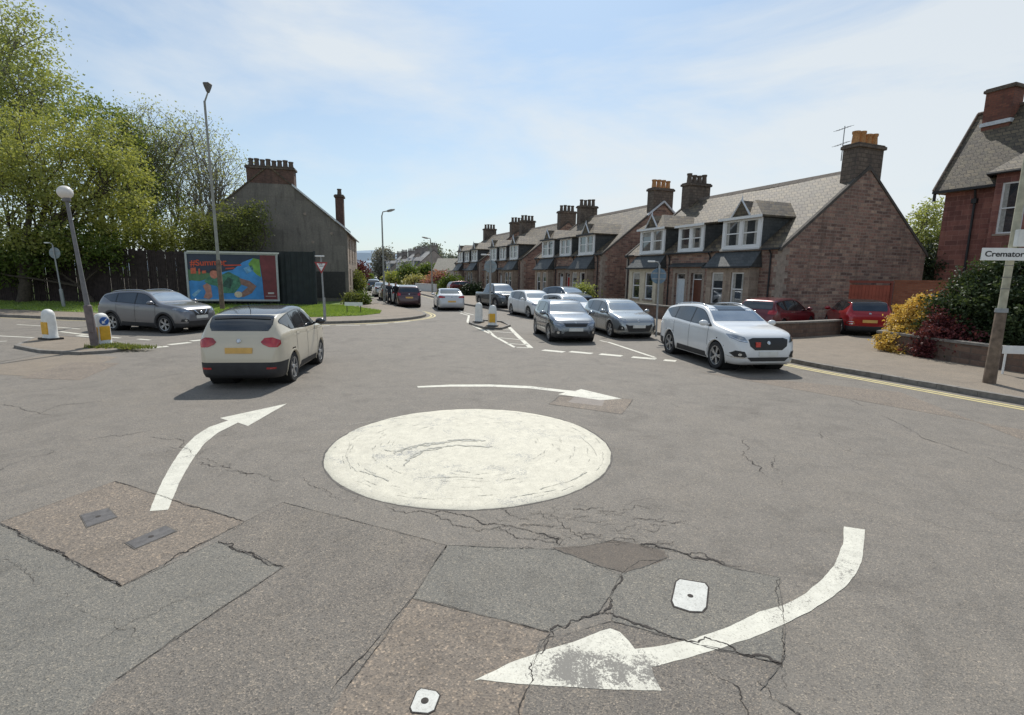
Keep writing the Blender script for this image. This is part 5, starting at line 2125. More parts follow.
MB().add([Vector(p) for p in ((LW / 2 + 1.6, -.16, A - 1.35), (LW + .28, -.16, E - .08), (LW + .28, -.16, E + .07), (LW / 2 + 1.6, -.16, A - 1.2),
                              (LW / 2 + 1.6, -.09, A - 1.35), (LW + .28, -.09, E - .08), (LW + .28, -.09, E + .07), (LW / 2 + 1.6, -.09, A - 1.2))], [(0, 1, 2, 3), (4, 7, 6, 5), (0, 4, 5, 1), (3, 2, 6, 7), (1, 5, 6, 2)]).build('barge_board', M_LEADW, t)
cm = M_masonry('stained_brick', [(.15, .085, .068), (.19, .11, .085), (.12, .075, .06)], (.11, .08, .065), .23, .08, .008, .5, dark=(.05, .035, .03))
MB().box(LW / 2 - 1.55, LW / 2 + 1.75, -.015, .95, A - 2.2, A - 1.25).build('chimney_base', M_HARL, t)
chimney(t, LW / 2 + .1, .467, 3.3, .966, A - 1.247, A - .05, 8, cm, M_POTD, 'x', poth=.50)
chimney(t, LW - .85, 4.2, .65, .85, E - .3, E + 3.3, 1, cm, M_POTD, poth=.45)
mb = MB().tube([(LW + .14, -.02, E - .1), (LW + .14, DL, E - .1)], .06, 6)
mb.build('gutter', M_PIPE, t)
for k, (x, z) in enumerate(((LW / 2 + 2.4, 6.7), (LW / 2 + 4.3, 5.3), (LW / 2 + 2.9, 4.6))):
    MB().tube([(x, -.004, z), (x, -.03, z)], .11, 10).build('wall_tie', M_QUOIN, t)

# ---------------------------------------------------------------- red sandstone villa on the right
vo = Vector((24.56, 30.32, 0))
va = math.atan2(-.929, .37)
t = thing('red_sandstone_villa', 'two-storey red sandstone villa with slate hipped roof at the right edge', 'house', (vo.x, vo.y, ZF), va)
E, A, VW, VD = 7.5 - ZF, 12.0 - ZF, 10.5, 5.2
mb = MB()
ops = []
wall_holes(mb, I4, VW, 0, E, ops, .15)
mb.poly([Vector(q_) for q_ in ((0, VD, 0), (0, 0, 0), (0, 0, E), (0, VD / 2, A - .2), (0, VD, E))])
mb.poly([Vector(q_) for q_ in ((VW, 0, 0), (VW, VD, 0), (VW, VD, E), (VW, VD / 2, A - .2), (VW, 0, E))])
mb.quad(Vector((VW, VD, 0)), Vector((0, VD, 0)), Vector((0, VD, E)), Vector((VW, VD, E)))
mb.build('wall', M_REDBRICK, t)
o = .42
hipx = VD / 2
P = lambda x, y, z: Vector((x, y, z))
V = [P(-o, -o, E), P(VW + o, -o, E), P(VW + o, VD + o, E), P(-o, VD + o, E), P(-o + .05, VD / 2, A), P(VW + o, VD / 2, A)]
lo = [p - P(0, 0, .13) for p in V[:4]]
MB().add(V + lo, [(0, 1, 5, 4), (1, 2, 5), (2, 3, 4, 5), (3, 0, 4), (0, 6, 7, 1), (1, 7, 8, 2), (2, 8, 9, 3), (3, 9, 6, 0), (9, 8, 7, 6)]).build('roof', M_SLATE, t)
r_ = MB()
r_.tube([V[4] + P(0, 0, .03), V[5] + P(0, 0, .03)], .10, 6)
r_.tube([V[0] + P(0, 0, .04), V[4] + P(0, 0, .04)], .07, 6)
r_.build('ridge_tiles', M_CHSTONE, t)
MB().box(-o, VW + o, -o - .1, -o - .003, E - .14, E - .01).build('gutter', M_PIPE, t)
MB().box(-o, -.3, -o + .02, -o + .12, E - .55, E - .14).build('eave_bracket', M_PIPE, t)
MB().tube([(1.55, -.30, E - .15), (1.5, -.08, E - .6), (1.5, -.08, .2)], .06, 8).box(1.38, 1.62, -.2, -.003, E - .85, E - .6).build('downpipe', M_PIPE, t)
MB().box(-.004, VW, -.03, -.002, 3.15, 3.30).build('string_course', M_REDBRICK, t)
# two-storey bay
bx, bw_, bd = 2.35, 3.8, .85

CN = .35
faces = [((bx, 0), (bx + CN, -bd)), ((bx + CN, -bd), (bx + bw_ - CN, -bd)), ((bx + bw_ - CN, -bd), (bx + bw_, 0))]
bay = MB()
bl = []
for (ax, ay), (cx, cy) in faces:
    L_ = math.hypot(cx - ax, cy - ay)
    M = Matrix.Translation((ax, ay, 0)) @ Matrix.Rotation(math.atan2(cy - ay, cx - ax), 4, 'Z')
    ho = []
    if L_ > 2:
        for za_, zb2_ in ((4.75, 7.3), (.9, 2.8)):
            ho += [(.28, 1.33, za_, zb2_), (L_ - 1.33, L_ - .28, za_, zb2_)]
    wall_holes(bay, M, L_, 0, E + .50, ho, .14)
    bl.append((M, ho))
bay.build('bay', M_REDBRICK, t)
for M, ho in bl:
    for h_ in ho:
        sash(t, M, *h_, d=.07, fw=.08)
be = E + .50
ovr = .32
c0, c1, c2, c3 = P(bx - ovr, .1, be), P(bx + CN - ovr * .8, -bd - ovr, be), P(bx + bw_ - CN + ovr * .8, -bd - ovr, be), P(bx + bw_ + ovr, .1, be)
ap1, ap2 = P(bx + bw_ / 2 - .1, .7, be + 1.7), P(bx + bw_ / 2 - .1, 2.6, be + 1.7)
bk0, bk3 = P(bx - ovr, 1.2, be + .9), P(bx + bw_ + ovr, 1.2, be + .9)
V = [c0, c1, c2, c3, ap1, ap2, P(bx - ovr, 2.2, be), P(bx + bw_ + ovr, 2.2, be)]
lo = [p - P(0, 0, .14) for p in V[:4]]
MB().add(V + lo, [(0, 1, 4), (1, 2, 4), (2, 3, 4), (0, 4, 5, 6), (3, 7, 5, 4), (0, 8, 9, 1), (1, 9, 10, 2), (2, 10, 11, 3)]).build('bay_roof', M_SLATE, t)
MB().tube([q_ - P(0, 0, .08) for q_ in (c0, c1, c2, c3)], .075, 6).build('gutter', M_PIPE, t)
# windows further along the front, beyond the frame edge
for x0_ in (7.2,):
    sash(t, Matrix.Translation((0, -.13, 0)), x0_, x0_ + 1.1, 3.8, 5.6, d=.06)
    sash(t, Matrix.Translation((0, -.13, 0)), x0_, x0_ + 1.1, .9, 2.7, d=.06)
vcm = M_masonry('villa_chimney', [(.20, .075, .05), (.26, .10, .065), (.16, .06, .045)], (.13, .08, .06), .30, .11, .010, .4, dark=(.06, .05, .04))
co = chimney(t, .92, 2.3, 1.28, .95, A - 1.9, A + 1.0, 0, vcm, M_POTO, 'x')
MB().box(.22, 1.62, 1.74, 2.84, A - .95, A - .75).build('lead_apron', M_LEADW, co)
aerial_mast(t, (3.2, 2.9, A - .3), 1.2)

# ---------------------------------------------------------------- red garage door, brick wall, garden walls
ga, gb = at(833, 300, 27.2), at(889, 300, 26.6)
gx = Vector((gb.x - ga.x, gb.y - ga.y))
t = thing('garage_door', 'rust red boarded garage door between the cottage gable and the brick wall', 'garage door', (ga.x, ga.y, ZF), math.atan2(gx.y, gx.x))
mb = MB()
w_ = gx.length
n = int(w_ / .16)
for k in range(n):
    mb.box(k * w_ / n + .004, (k + 1) * w_ / n - .004, 0, .04, .03, 2.05 + .0)
mb.build('boards', M_plain('rust_red_boards', (.33, .075, .040), .7, var=.2, scale=3), t)
MB().box(-.1, -.003, -.03, .10, 0, 2.15).box(w_ + .003, w_ + .1, -.03, .10, 0, 2.15).box(-.1, w_ + .1, -.03, .10, 2.153, 2.27).build('frame', M_plain('dark_red_frame', (.22, .05, .03), .7, var=.2), t)
wa, wb_ = at(890, 300, 26.6), at(948, 300, 25.0)
wx = Vector((wb_.x - wa.x, wb_.y - wa.y))
t = thing('brick_wall', 'orange-red brick garden wall joining the garage door and the villa', 'wall', (wa.x + .12, wa.y, ZF), math.atan2(wx.y, wx.x))
MB().box(0, wx.length + .6, 0, .22, 0, 2.25).build('wall', M_REDWALL, t)
MB().box(-.03, wx.length + .63, -.04, .26, 2.253, 2.33).build('cope', M_REDWALL, t)

M_LOW = M_masonry('low_stone', [(.15, .095, .07), (.20, .13, .095), (.12, .08, .065)], (.13, .10, .08), .36, .17, .018, .6, dark=(.06, .05, .04))


def low_wall(name, label, pts, h, th=.24, mat=None, cope=.07, cat='wall', base=ZF):
    t = thing(name, label, cat, (pts[0][0], pts[0][1], base))
    mb, cp = MB(), MB()
    P_ = [Vector((p[0] - pts[0][0], p[1] - pts[0][1])) for p in pts]
    lf, rt = offset_line(P_, th / 2), offset_line(P_, -th / 2)
    lf2, rt2 = offset_line(P_, th / 2 + .04), offset_line(P_, -th / 2 - .04)
    for (l_, r_, z0, z1, m_) in ((lf, rt, 0, h - cope, mb), (lf2, rt2, h - cope + .002, h, cp)):
        for i in range(len(P_) - 1):
            a, b, c_, d = r_[i], r_[i + 1], l_[i + 1], l_[i]
            v = [(q.x, q.y, z0) for q in (a, b, c_, d)] + [(q.x, q.y, z1) for q in (a, b, c_, d)]
            m_.add(v, [(4, 5, 6, 7), (0, 1, 5, 4), (2, 3, 7, 6)] + ([(3, 0, 4, 7)] if i == 0 else []) + ([(1, 2, 6, 5)] if i == len(P_) - 2 else []))
    mb.build('wall', mat or M_LOW, t)
    cp.build('cope', M_KERB if mat is None else mat, t)
    return t


p1, p2, p3 = G(770, 338, ZF), G(800, 336.5, ZF), G(842, 334, ZF)
low_wall('low_stone_wall', 'low stone wall in front of the dark red hatchback', [(p1.x - 1.2, p1.y + .9), (p1.x, p1.y), (p2.x, p2.y), (p3.x - .2, p3.y)], .62)
q1 = Vector(hp(1.5)) + Vector((-.929, -.37)) * 3.0
q2 = Vector(hp(14.6)) + Vector((-.929, -.37)) * 3.0
low_wall('garden_wall', 'low brown garden wall before the nearest cottage, behind the queue', [tuple(q1), tuple(q2)], .75)
q1 = Vector(hp(20.5)) + Vector((-.929, -.37)) * 3.0
q2 = Vector(hp(30)) + Vector((-.929, -.37)) * 3.0
low_wall('garden_wall', 'low garden wall in front of the second cottage', [tuple(q1), tuple(q2)], .8)
q1 = Vector(hp(31.5)) + Vector((-.929, -.37)) * 3.0
q2 = Vector(hp(58)) + Vector((-.929, -.37)) * 3.0
low_wall('garden_wall', 'low garden wall running past the third and fourth cottages', [tuple(q1), tuple(q2)], .8)
qa, qb, qc = G(880, 349, ZF), G(950, 361, ZF), G(1040, 375, ZF)
HB = [(qa.x, qa.y), (qb.x, qb.y), (qc.x, qc.y), (qc.x + 3.5, qc.y - 9)]
low_wall('rubble_wall', 'dark rubble wall under the yellow and red shrubs', [(qa.x + 2.6, qa.y + 1.8)] + HB, .62)
wq = [at(416, 291, 72), at(433, 293, 67)]
low_wall('white_wall', 'short white garden wall before the pink bush far up the street', [(wq[1].x + .4, wq[1].y), (wq[0].x, wq[0].y)], 1.0, mat=M_plain('white_render', (.62, .63, .62), .8, var=.08))
# ================================================================== trees, shrubs, hills
BARK = M_plain('bark', (.075, .060, .045), .95, var=.4, scale=9, bumpy=.6)
BARKL = M_plain('pale_bark', (.20, .185, .15), .95, var=.4, scale=9, bumpy=.6)


def leaf_mesh(name, centres, sizes, mat, parent, seed, flat=.0, aspect=.55, kind=None):
    """one small rhombic leaf per centre"""
    rs = np.random.RandomState(seed)
    c = np.asarray(centres)
    n = len(c)
    a = rs.normal(size=(n, 3))
    a[:, 2] *= (1 - flat)
    a /= np.linalg.norm(a, axis=1)[:, None]
    b = rs.normal(size=(n, 3))
    b -= a * (a * b).sum(1)[:, None]
    b /= np.linalg.norm(b, axis=1)[:, None]
    s = np.asarray(sizes)[:, None]
    v = np.stack([c - a * s, c + b * s * aspect, c + a * s, c - b * s * aspect], 1)
    me = bpy.data.meshes.new(name)
    me.vertices.add(n * 4)
    me.vertices.foreach_set('co', v.reshape(-1))
    me.loops.add(n * 4)
    me.loops.foreach_set('vertex_index', np.arange(n * 4, dtype=np.int32))
    me.polygons.add(n)
    me.polygons.foreach_set('loop_start', np.arange(0, n * 4, 4, dtype=np.int32))
    me.update()
    me.validate()
    me.materials.append(mat)
    o = bpy.data.objects.new(name, me)
    COL.objects.link(o)
    o.parent = parent
    if kind:
        o['kind'] = kind
    return o


def branch(mb, a, b, r0, r1, rs, bow=.12, seg=6, n=6):
    a, b = Vector(a), Vector(b)
    L = (b - a).length
    off = Vector(rs.normal(size=3)) * L * bow
    off.z = abs(off.z) * .6
    pts, rad = [], []
    for i in range(n + 1):
        t = i / n
        p = a.lerp(b, t) + off * math.sin(math.pi * t) + Vector(rs.normal(size=3)) * L * .015 * math.sin(math.pi * t)
        pts.append(p)
        rad.append(r0 + (r1 - r0) * t)
    mb.tube(pts, rad, seg, cap=False)
    return pts


def tree(label, base, blobs, leafmat, nclump, per, lsize, trunk_r=.28, fork=.35, bark=None, seed=1, cat='tree', name='tree', spread=.55, group=None, twigs=1.0, shell=.55, stems=1):
    """blobs: (centre xyz world, radius xyz). Each clump of leaves hangs on a branch."""
    rs = np.random.RandomState(seed)
    t = thing(name, label, cat, base, 0, group)
    B = Vector(base)
    bl = [(Vector(c) - B, Vector(r)) for c, r in blobs]
    wts = np.array([r.x * r.y * r.z for c, r in bl]) ** .8
    wts /= wts.sum()
    mb = MB()
    ctr = sum((c * w for (c, r), w in zip(bl, wts)), Vector())
    forks = []
    for k in range(stems):
        o = Vector((rs.normal() * .5 * (stems > 1), rs.normal() * .3 * (stems > 1), 0))
        f = Vector((ctr.x * fork * .6, ctr.y * fork * .6, ctr.z * fork)) + o * 2
        branch(mb, o + Vector((0, 0, -.15)), f, trunk_r * 1.15, trunk_r * .8, rs, .05, 10, 7)
        forks.append(f)
    C, S = [], []
    limbs = []
    for i, (c, r) in enumerate(bl):
        f = forks[i % stems]
        pts = branch(mb, f, c - Vector((0, 0, r.z * .25)), trunk_r * .62, trunk_r * .22, rs, .14, 8, 8)
        limbs.append(pts)
    for k in range(nclump):
        i = rs.choice(len(bl), p=wts)
        c, r = bl[i]
        d = rs.normal(size=3)
        d /= np.linalg.norm(d)
        rad = (shell + (1 - shell) * rs.rand()) if rs.rand() < .75 else rs.rand() ** .5
        p = c + Vector((d[0] * r.x, d[1] * r.y, d[2] * r.z)) * rad
        p += Vector(rs.normal(size=3)) * .15
        if rs.rand() < twigs:
            st = limbs[i][rs.randint(3, len(limbs[i]))]
            branch(mb, st, p, trunk_r * .12, .012, rs, .15, 4, 4)
        m = max(3, int(per * rs.uniform(.5, 1.5)))
        sp = spread * rs.uniform(.6, 1.3)
        q = np.array(p)[None, :] + rs.normal(size=(m, 3)) * np.array([sp, sp, sp * .7]) * .5
        C.append(q)
        S.append(lsize * rs.uniform(.6, 1.3, m))
    mb.build('trunk', bark or BARK, t, smooth=True)
    leaf_mesh('crown', np.concatenate(C), np.concatenate(S), leafmat, t, seed + 1)
    return t


def blob(px, py, Y, r, rz=None, ry=None):
    c = at(px, py, Y)
    return ((c.x, c.y, c.z), (r, ry or r, rz or r))


L_YEL = M_leaf('leaf_yellow_green', [(0.133, 0.160, 0.058), (0.232, 0.263, 0.083), (0.338, 0.346, 0.112), (0.267, 0.309, 0.112)], .40)
L_MID = M_leaf('leaf_mid_green', [(0.051, 0.080, 0.020), (0.102, 0.145, 0.032), (0.160, 0.203, 0.043)], .35)
L_MID2 = M_leaf('leaf_fresh_green', [(.08, .12, .03), (.14, .185, .045), (.20, .24, .07)], .4)
L_PALE = M_leaf('leaf_pale_green', [(0.169, 0.203, 0.068), (0.270, 0.304, 0.119), (0.355, 0.389, 0.169)], .45)
L_THIN = M_leaf('leaf_thin_green', [(0.186, 0.215, 0.101), (0.273, 0.295, 0.144), (0.359, 0.374, 0.215)], .5)
L_DARK = M_leaf('leaf_dark_green', [(.014, .024, .012), (.028, .045, .02), (.045, .07, .028)], .15)
L_OLIVE = M_leaf('leaf_olive', [(0.090, 0.105, 0.038), (0.150, 0.173, 0.053), (0.225, 0.232, 0.083)], .35)
L_GOLD = M_leaf('leaf_gold', [(.36, .24, .06), (.58, .40, .11), (.74, .56, .24)], .35)
L_PLUM = M_leaf('leaf_plum', [(.06, .014, .018), (.13, .035, .04), (.20, .07, .07)], .25)
L_HEDGE = M_leaf('leaf_hedge_yellow', [(.24, .23, .09), (.34, .32, .14), (.42, .38, .18)], .3)
L_PINK = M_leaf('leaf_pink', [(.20, .14, .09), (.42, .19, .17), (.36, .15, .15)], .3)
L_FAR = M_leaf('leaf_far', [(.13, .15, .13), (.18, .20, .17), (.21, .23, .19)], .2)  # paled greens, distance haze painted into the leaf colour
L_FARB = M_leaf('leaf_far_brown', [(.17, .16, .15), (.22, .21, .19), (.25, .235, .21)], .2)  # brown leaves, likewise paled by painted-in distance haze

# the broad yellow-green tree in front of the fence
tree('broad yellow-green tree with a dark forked trunk overhanging the fence at the left edge', (at(22, 300, 34.4).x, 34.4, ZF),
     [blob(45, 165, 34, 3.7), blob(105, 180, 34.5, 3.0), blob(5, 205, 33.5, 3.2), blob(110, 225, 35, 2.2), blob(62, 210, 33.8, 2.8), blob(128, 190, 35.5, 2.0, 2.6), blob(10, 160, 35, 3.8), blob(-60, 180, 35, 4.2), blob(95, 150, 36, 2.6), blob(35, 245, 34, 2.2, 1.2)],
     L_YEL, 600, 60, .100, .34, .30, seed=5, spread=.85, twigs=.35, shell=.5)
tree('dark green undergrowth tree between the yellow-green tree and the fence', (at(95, 300, 34.9).x, 34.9, ZF),
     [blob(80, 240, 34.9, 1.9, 1.5), blob(105, 252, 35.0, 1.4, 1.2), blob(40, 255, 34.9, 2.2, 1.4), blob(0, 262, 34.9, 2.4, 1.6), blob(-35, 255, 34.9, 2.4, 1.8)],
     L_MID, 260, 44, .12, .12, .35, seed=6, spread=.9, twigs=.3)
tree('tall pale open-crowned tree rising highest at the left edge', (at(-40, 300, 46).x, 46, 0),
     [blob(0, 60, 46, 4.2, 5.0), blob(-30, 20, 47, 4.0, 4.0), blob(40, 95, 46, 3.6, 2.6), blob(18, 35, 46, 2.6, 2.4), blob(-50, 80, 46, 6), blob(75, 112, 46, 2.6, 1.8), blob(0, 120, 45, 4.5, 3.5), blob(20, 85, 45, 3.6)],
     L_PALE, 520, 34, .14, .40, .32, bark=BARKL, seed=9, spread=1.2, twigs=.6)
tree('mid green tree with an uneven top behind the fence, right of the yellow-green one', (at(120, 300, 43).x, 43, 0),
     [blob(112, 135, 43, 2.6, 2.2), blob(130, 175, 43, 3.4, 3.0), blob(95, 130, 44, 2.4), blob(145, 205, 43, 3.0), blob(150, 150, 44, 2.0), blob(128, 122, 43.5, 1.2, 1.4)],
     L_MID2, 240, 32, .12, .26, .30, seed=12, spread=1.0, twigs=.5)
for i, (bx_, lb, bls, sd) in enumerate([
    (165, 'thin-leaved tree with bare branches showing, above the left end of the billboard', [blob(165, 140, 45, 3.6, 3.4), blob(150, 165, 45, 2.8), blob(185, 130, 45.5, 2.8, 2.4), blob(172, 175, 45, 3.0, 3.4)], 20),
    (206, 'thin-leaved tree with a crooked leaning stem beside the tall street lamp', [blob(205, 155, 44, 3.2, 3.2), blob(222, 178, 44, 2.6, 2.8), blob(195, 190, 44, 2.8, 3.0), blob(235, 195, 45, 2.0, 2.2), blob(190, 128, 45, 2.2, 1.6)], 24),
    (135, 'thin-leaved tree half hidden by the mid green tree', [blob(140, 145, 47, 3.2), blob(125, 130, 47, 2.4, 1.8), blob(150, 190, 47, 3.2)], 28),
]):
    tree(lb, (at(bx_, 300, 44).x, 44, 0), bls, L_THIN, 250, 17, .085, .22, .22, bark=BARKL, seed=sd, spread=1.0, twigs=1.0, stems=1, group='thin-leaved trees behind the fence')
tree('rounded olive bush growing against the grey gable', (at(235, 300, 37.3).x, 37.3, 0),
     [blob(238, 222, 37.3, 1.5, 1.2), blob(215, 235, 37, 1.7, 1.3), blob(255, 212, 37.3, .95, .8), blob(252, 236, 37.3, 1.2, 1.0), blob(200, 228, 37.4, 1.4, 1.7), blob(225, 250, 37, 2.0, 1.2)],
     L_OLIVE, 330, 40, .085, .10, .4, seed=31, spread=.65, twigs=.4)
tree('bright green bush showing over the fence left of the billboard', (at(165, 300, 38.5).x, 38.5, 0),
     [blob(160, 238, 38.5, 1.8, 1.1), blob(185, 240, 38.5, 1.5, 1.1), blob(135, 235, 38.5, 1.9, 1.4), blob(205, 245, 38.5, 1.2, .8)], L_YEL, 200, 36, .10, .1, .4, seed=33, spread=.8, twigs=.3)
# behind the right-hand houses
tree('pale green tree in the gap between the nearest cottage and the villa', (at(925, 290, 42).x, 42, 0),
     [blob(922, 225, 42, 1.6, 1.5), blob(938, 235, 42, 1.8), blob(912, 245, 42, 1.6), blob(932, 215, 42, 1.1), blob(925, 262, 42, 2.2)], L_PALE, 240, 40, .11, .16, .4, seed=41, spread=.8, twigs=.5)
tree('dark evergreen bush behind the brick wall under the pale tree', (at(925, 290, 31).x, 31, 0),
     [blob(925, 262, 31, .9), blob(938, 262, 31, .9), blob(920, 275, 31, 1.0), blob(940, 275, 31, 1.1)], L_DARK, 130, 46, .09, .1, .4, seed=43, spread=.6, twigs=.3)

# shrubs by the right-hand pavement
def shrub(label, base, blobs, mat, nclump, per, ls, seed, spread=.3, name='shrub', cat='shrub', bark=BARK, group=None):
    return tree(label, base, blobs, mat, nclump, per, ls, .035, .3, bark=bark, seed=seed, spread=spread, twigs=.35, name=name, cat=cat, shell=.7, stems=1, group=group)


b0 = G(908, 352, ZF)
shrub('golden yellow shrub spilling over the rubble wall', (b0.x + .8, b0.y + .5, ZF),
      [blob(912, 330, b0.y + .45, .60, .48), blob(928, 320, b0.y + .3, .50, .42), blob(900, 340, b0.y + .55, .40, .36), blob(940, 318, b0.y, .36, .30), blob(918, 316, b0.y + .6, .42, .32), blob(893, 347, b0.y + .5, .26, .24), blob(905, 322, b0.y + .8, .38, .3), blob(935, 330, b0.y + .1, .45, .42), blob(920, 308, b0.y + .4, .42, .26), blob(893, 346, b0.y + .15, .34, .32), blob(906, 348, b0.y - .1, .34, .30), blob(920, 346, b0.y - .25, .36, .34)], L_GOLD, 760, 60, .042, 51, .18)
b1 = G(935, 358, ZF)
shrub('plum red shrub between the golden shrub and the dark conifers', (b1.x + .5, b1.y + .3, ZF),
      [blob(938, 338, b1.y + .2, .36, .42), blob(950, 345, b1.y, .42, .42), blob(930, 350, b1.y + .2, .34, .30), blob(962, 352, b1.y - .3, .40, .32), blob(945, 325, b1.y + .1, .25, .22)], L_PLUM, 420, 50, .045, 53, .22)
b2 = G(985, 362, ZF)
shrub('dark maroon low planting along the top of the rubble wall', (b2.x - .3, b2.y + .7, ZF),
      [blob(958, 352, b2.y + .55, .42, .28), blob(975, 357, b2.y + .25, .42, .28), blob(940, 350, b2.y + .9, .4, .25), blob(990, 352, b2.y + .1, .35, .3)], M_leaf('leaf_maroon', [(.03, .012, .012), (.07, .022, .022), (.10, .045, .035)], .2), 240, 44, .04, 59, .22)
shrub('large dark green conifer bush under the direction sign', (b2.x + 1.0, b2.y + .8, ZF),
      [blob(975, 310, b2.y + .9, .95, .9), blob(1000, 300, b2.y + .6, 1.1, 1.0), blob(1024, 290, b2.y + .4, 1.1, 1.1), blob(958, 322, b2.y + 1.2, .75, .8), blob(990, 335, b2.y + .6, 1.0, .7), blob(1030, 330, b2.y, 1.0, .8), blob(985, 285, b2.y + 1.0, .75, .45), blob(1050, 310, b2.y - .5, 1.3, 1.4)],
      M_leaf('leaf_conifer', [(.020, .030, .016), (.05, .075, .030), (.12, .15, .055)], .25), 1300, 60, .050, 55, .26)
shrub('low blackish shrub at the foot of the conifer behind the rubble wall', (b2.x + .4, b2.y + .25, ZF),
      [blob(985, 352, b2.y + .25, .7, .35), blob(1015, 358, b2.y - .2, .7, .35), blob(1040, 362, b2.y - .6, .7, .4), blob(962, 350, b2.y + .7, .55, .35)], L_DARK, 260, 42, .04, 57, .28)

# garden planting and hedges up the street
def far_blobs(px, py, Y, wpx, hpx, n, rs):
    out = []
    for k in range(n):
        s = Y / 512
        out.append(blob(px + rs.uniform(-.5, .5) * wpx * .7, py + rs.uniform(-.4, .4) * hpx * .5, Y + rs.uniform(-.6, .6), wpx * s * .28, hpx * s * .36))
    return out


rs_ = random.Random(77)
for px, py, Y, wp, hp_, mat, lb, nc in [
    (437, 280, 74, 17, 14, L_PINK, 'pink flowering bush beside the far right lamp post', 110),
    (452, 284, 70, 20, 15, L_MID, 'rounded green bush right of the pink one', 120),
    (417, 281, 84, 20, 12, L_HEDGE, 'yellow-green clipped bush left of the pink one', 110),
    (406, 273, 95, 14, 13, L_MID, 'mid green bush behind the yellow-green one', 90),
    (394, 279, 98, 12, 11, L_YEL, 'small bright bush farthest up the right pavement', 90),
    (424, 272, 98, 16, 12, L_MID, 'green bush behind and above the yellow-green one', 90),
    (584, 293, 38, 12, 16, L_PALE, 'pale grassy plant in the second cottage garden', 110),
    (471, 290, 58, 14, 9, L_DARK, 'dark clipped hedge bush beside the far red car', 90),
    (353, 300, 37.5, 8, 8, L_OLIVE, 'grey-green bush at the foot of the grey house corner', 130),
    (361, 299, 38.5, 10, 6, L_MID, 'low dark bush between the grey house and the near lamp', 110),
    (357, 284, 47, 7, 18, L_OLIVE, 'upright shrub against the side wall of the grey house', 90),
    (365, 280, 75, 8, 12, L_MID, 'hedge shrub up the left pavement beyond the grey house', 80),
    (361, 270, 62, 6, 14, L_PLUM, 'reddish shrub in the left gardens', 80),
]:
    g_ = at(px, py, Y)
    shrub(lb, (g_.x, Y, 0), far_blobs(px, py, Y, wp, hp_, 6, rs_), mat, nc, 26, .0022 * Y, int(px), .012 * Y)
tree('large round brownish tree at the far end of the street', (at(385, 283, 190).x, 190, 0),
     [blob(384, 262, 190, 5.0, 5.0), blob(380, 270, 190, 3.5), blob(390, 268, 190, 4.0), blob(383, 255, 190, 3.0), blob(386, 276, 190, 4.5, 3)], L_FARB, 200, 30, .38, .5, .35, seed=81, spread=1.8, twigs=.3)
for k, (px, py, Y, r_, lb) in enumerate([(402, 267, 210, 4.2, 'distant tree just right of the round one'), (411, 268, 215, 3.6, 'distant tree over the far roofs'), (425, 254, 165, 3.8, 'distant dark tree above the far gable'), (433, 252, 168, 3.4, 'distant tree behind the far gable peak'),
                                          (452, 262, 150, 2.8, 'distant tree between outbuilding and far gable'), (366, 274, 220, 3.6, 'distant tree by the left pavement'), (374, 277, 230, 3.4, 'distant tree in the middle of the view'), (443, 262, 160, 3.2, 'distant tree over the outbuilding roof')]):
    tree(lb, (at(px, 280, Y).x, Y, 0), [blob(px, py, Y, r_, r_ * .8), blob(px - 3, py + 4, Y, r_ * .8), blob(px + 3, py + 4, Y, r_ * .8), blob(px, py + 6, Y, r_)], L_FAR, 90, 26, .4, .35, .35, seed=90 + k, spread=1.8, twigs=.2, group='trees at the far end of the street')

# far woodland mass behind everything (seen between houses) and the hills, their blue haze painted into the colour
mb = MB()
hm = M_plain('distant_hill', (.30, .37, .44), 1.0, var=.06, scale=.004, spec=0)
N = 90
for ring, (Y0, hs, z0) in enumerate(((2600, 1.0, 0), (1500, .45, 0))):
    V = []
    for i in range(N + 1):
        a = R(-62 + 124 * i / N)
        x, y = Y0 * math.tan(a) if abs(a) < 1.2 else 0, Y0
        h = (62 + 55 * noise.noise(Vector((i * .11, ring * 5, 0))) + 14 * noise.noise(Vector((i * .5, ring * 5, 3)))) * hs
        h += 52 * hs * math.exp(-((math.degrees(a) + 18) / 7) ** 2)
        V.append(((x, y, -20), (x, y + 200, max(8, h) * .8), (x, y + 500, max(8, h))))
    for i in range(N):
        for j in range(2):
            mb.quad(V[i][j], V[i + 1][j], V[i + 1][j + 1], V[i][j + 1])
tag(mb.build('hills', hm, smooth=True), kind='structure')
random.seed(5)
# ================================================================== fence, hoarding, billboard
M_BOARD = M_plain('weathered_boards', (.040, .028, .026), .9, var=.4, scale=4, bumpy=.3)
M_HOARD = M_plain('dark_sheet', (.018, .024, .026), .7, var=.3, scale=2)
fl, fr_ = -46.0, at(187, 252, 35.5).x + .4
t = thing('timber_fence', 'tall dark weathered timber fence running left from the billboard', 'fence', (fl, 35.5, ZF))
mb = MB()
x = 0
random.seed(3)
while x < fr_ - fl:
    w_ = random.uniform(.11, .15)
    h_ = 3.55 + random.uniform(-.10, .08) + .10 * math.sin(x * .4)
    l_ = random.uniform(-.01, .01)
    mb.box(x, x + w_, -.02 + l_, .01 + l_, .02, h_)
    x += w_ + random.choice([.004, .008, .012, .03])
mb.build('boards', M_BOARD, t)
x = 0
mb = MB()
for z in (.5, 1.7, 2.9):
    mb.box(0, fr_ - fl, .02, .10, z, z + .12)
mb.build('rails', M_BOARD, t)
while x < fr_ - fl:
    MB().box(x, x + .14, .103, .24, -.1, 3.5).build('post', M_BOARD, t)
    x += 3.0
hr = at(313, 252, 35.6).x
t = thing('metal_hoarding', 'dark corrugated sheet hoarding right of the billboard before the grey gable', 'fence', (fr_ + .02, 35.55, ZF))
mb = MB()
n = int((hr - fr_) / .10)
pts = []
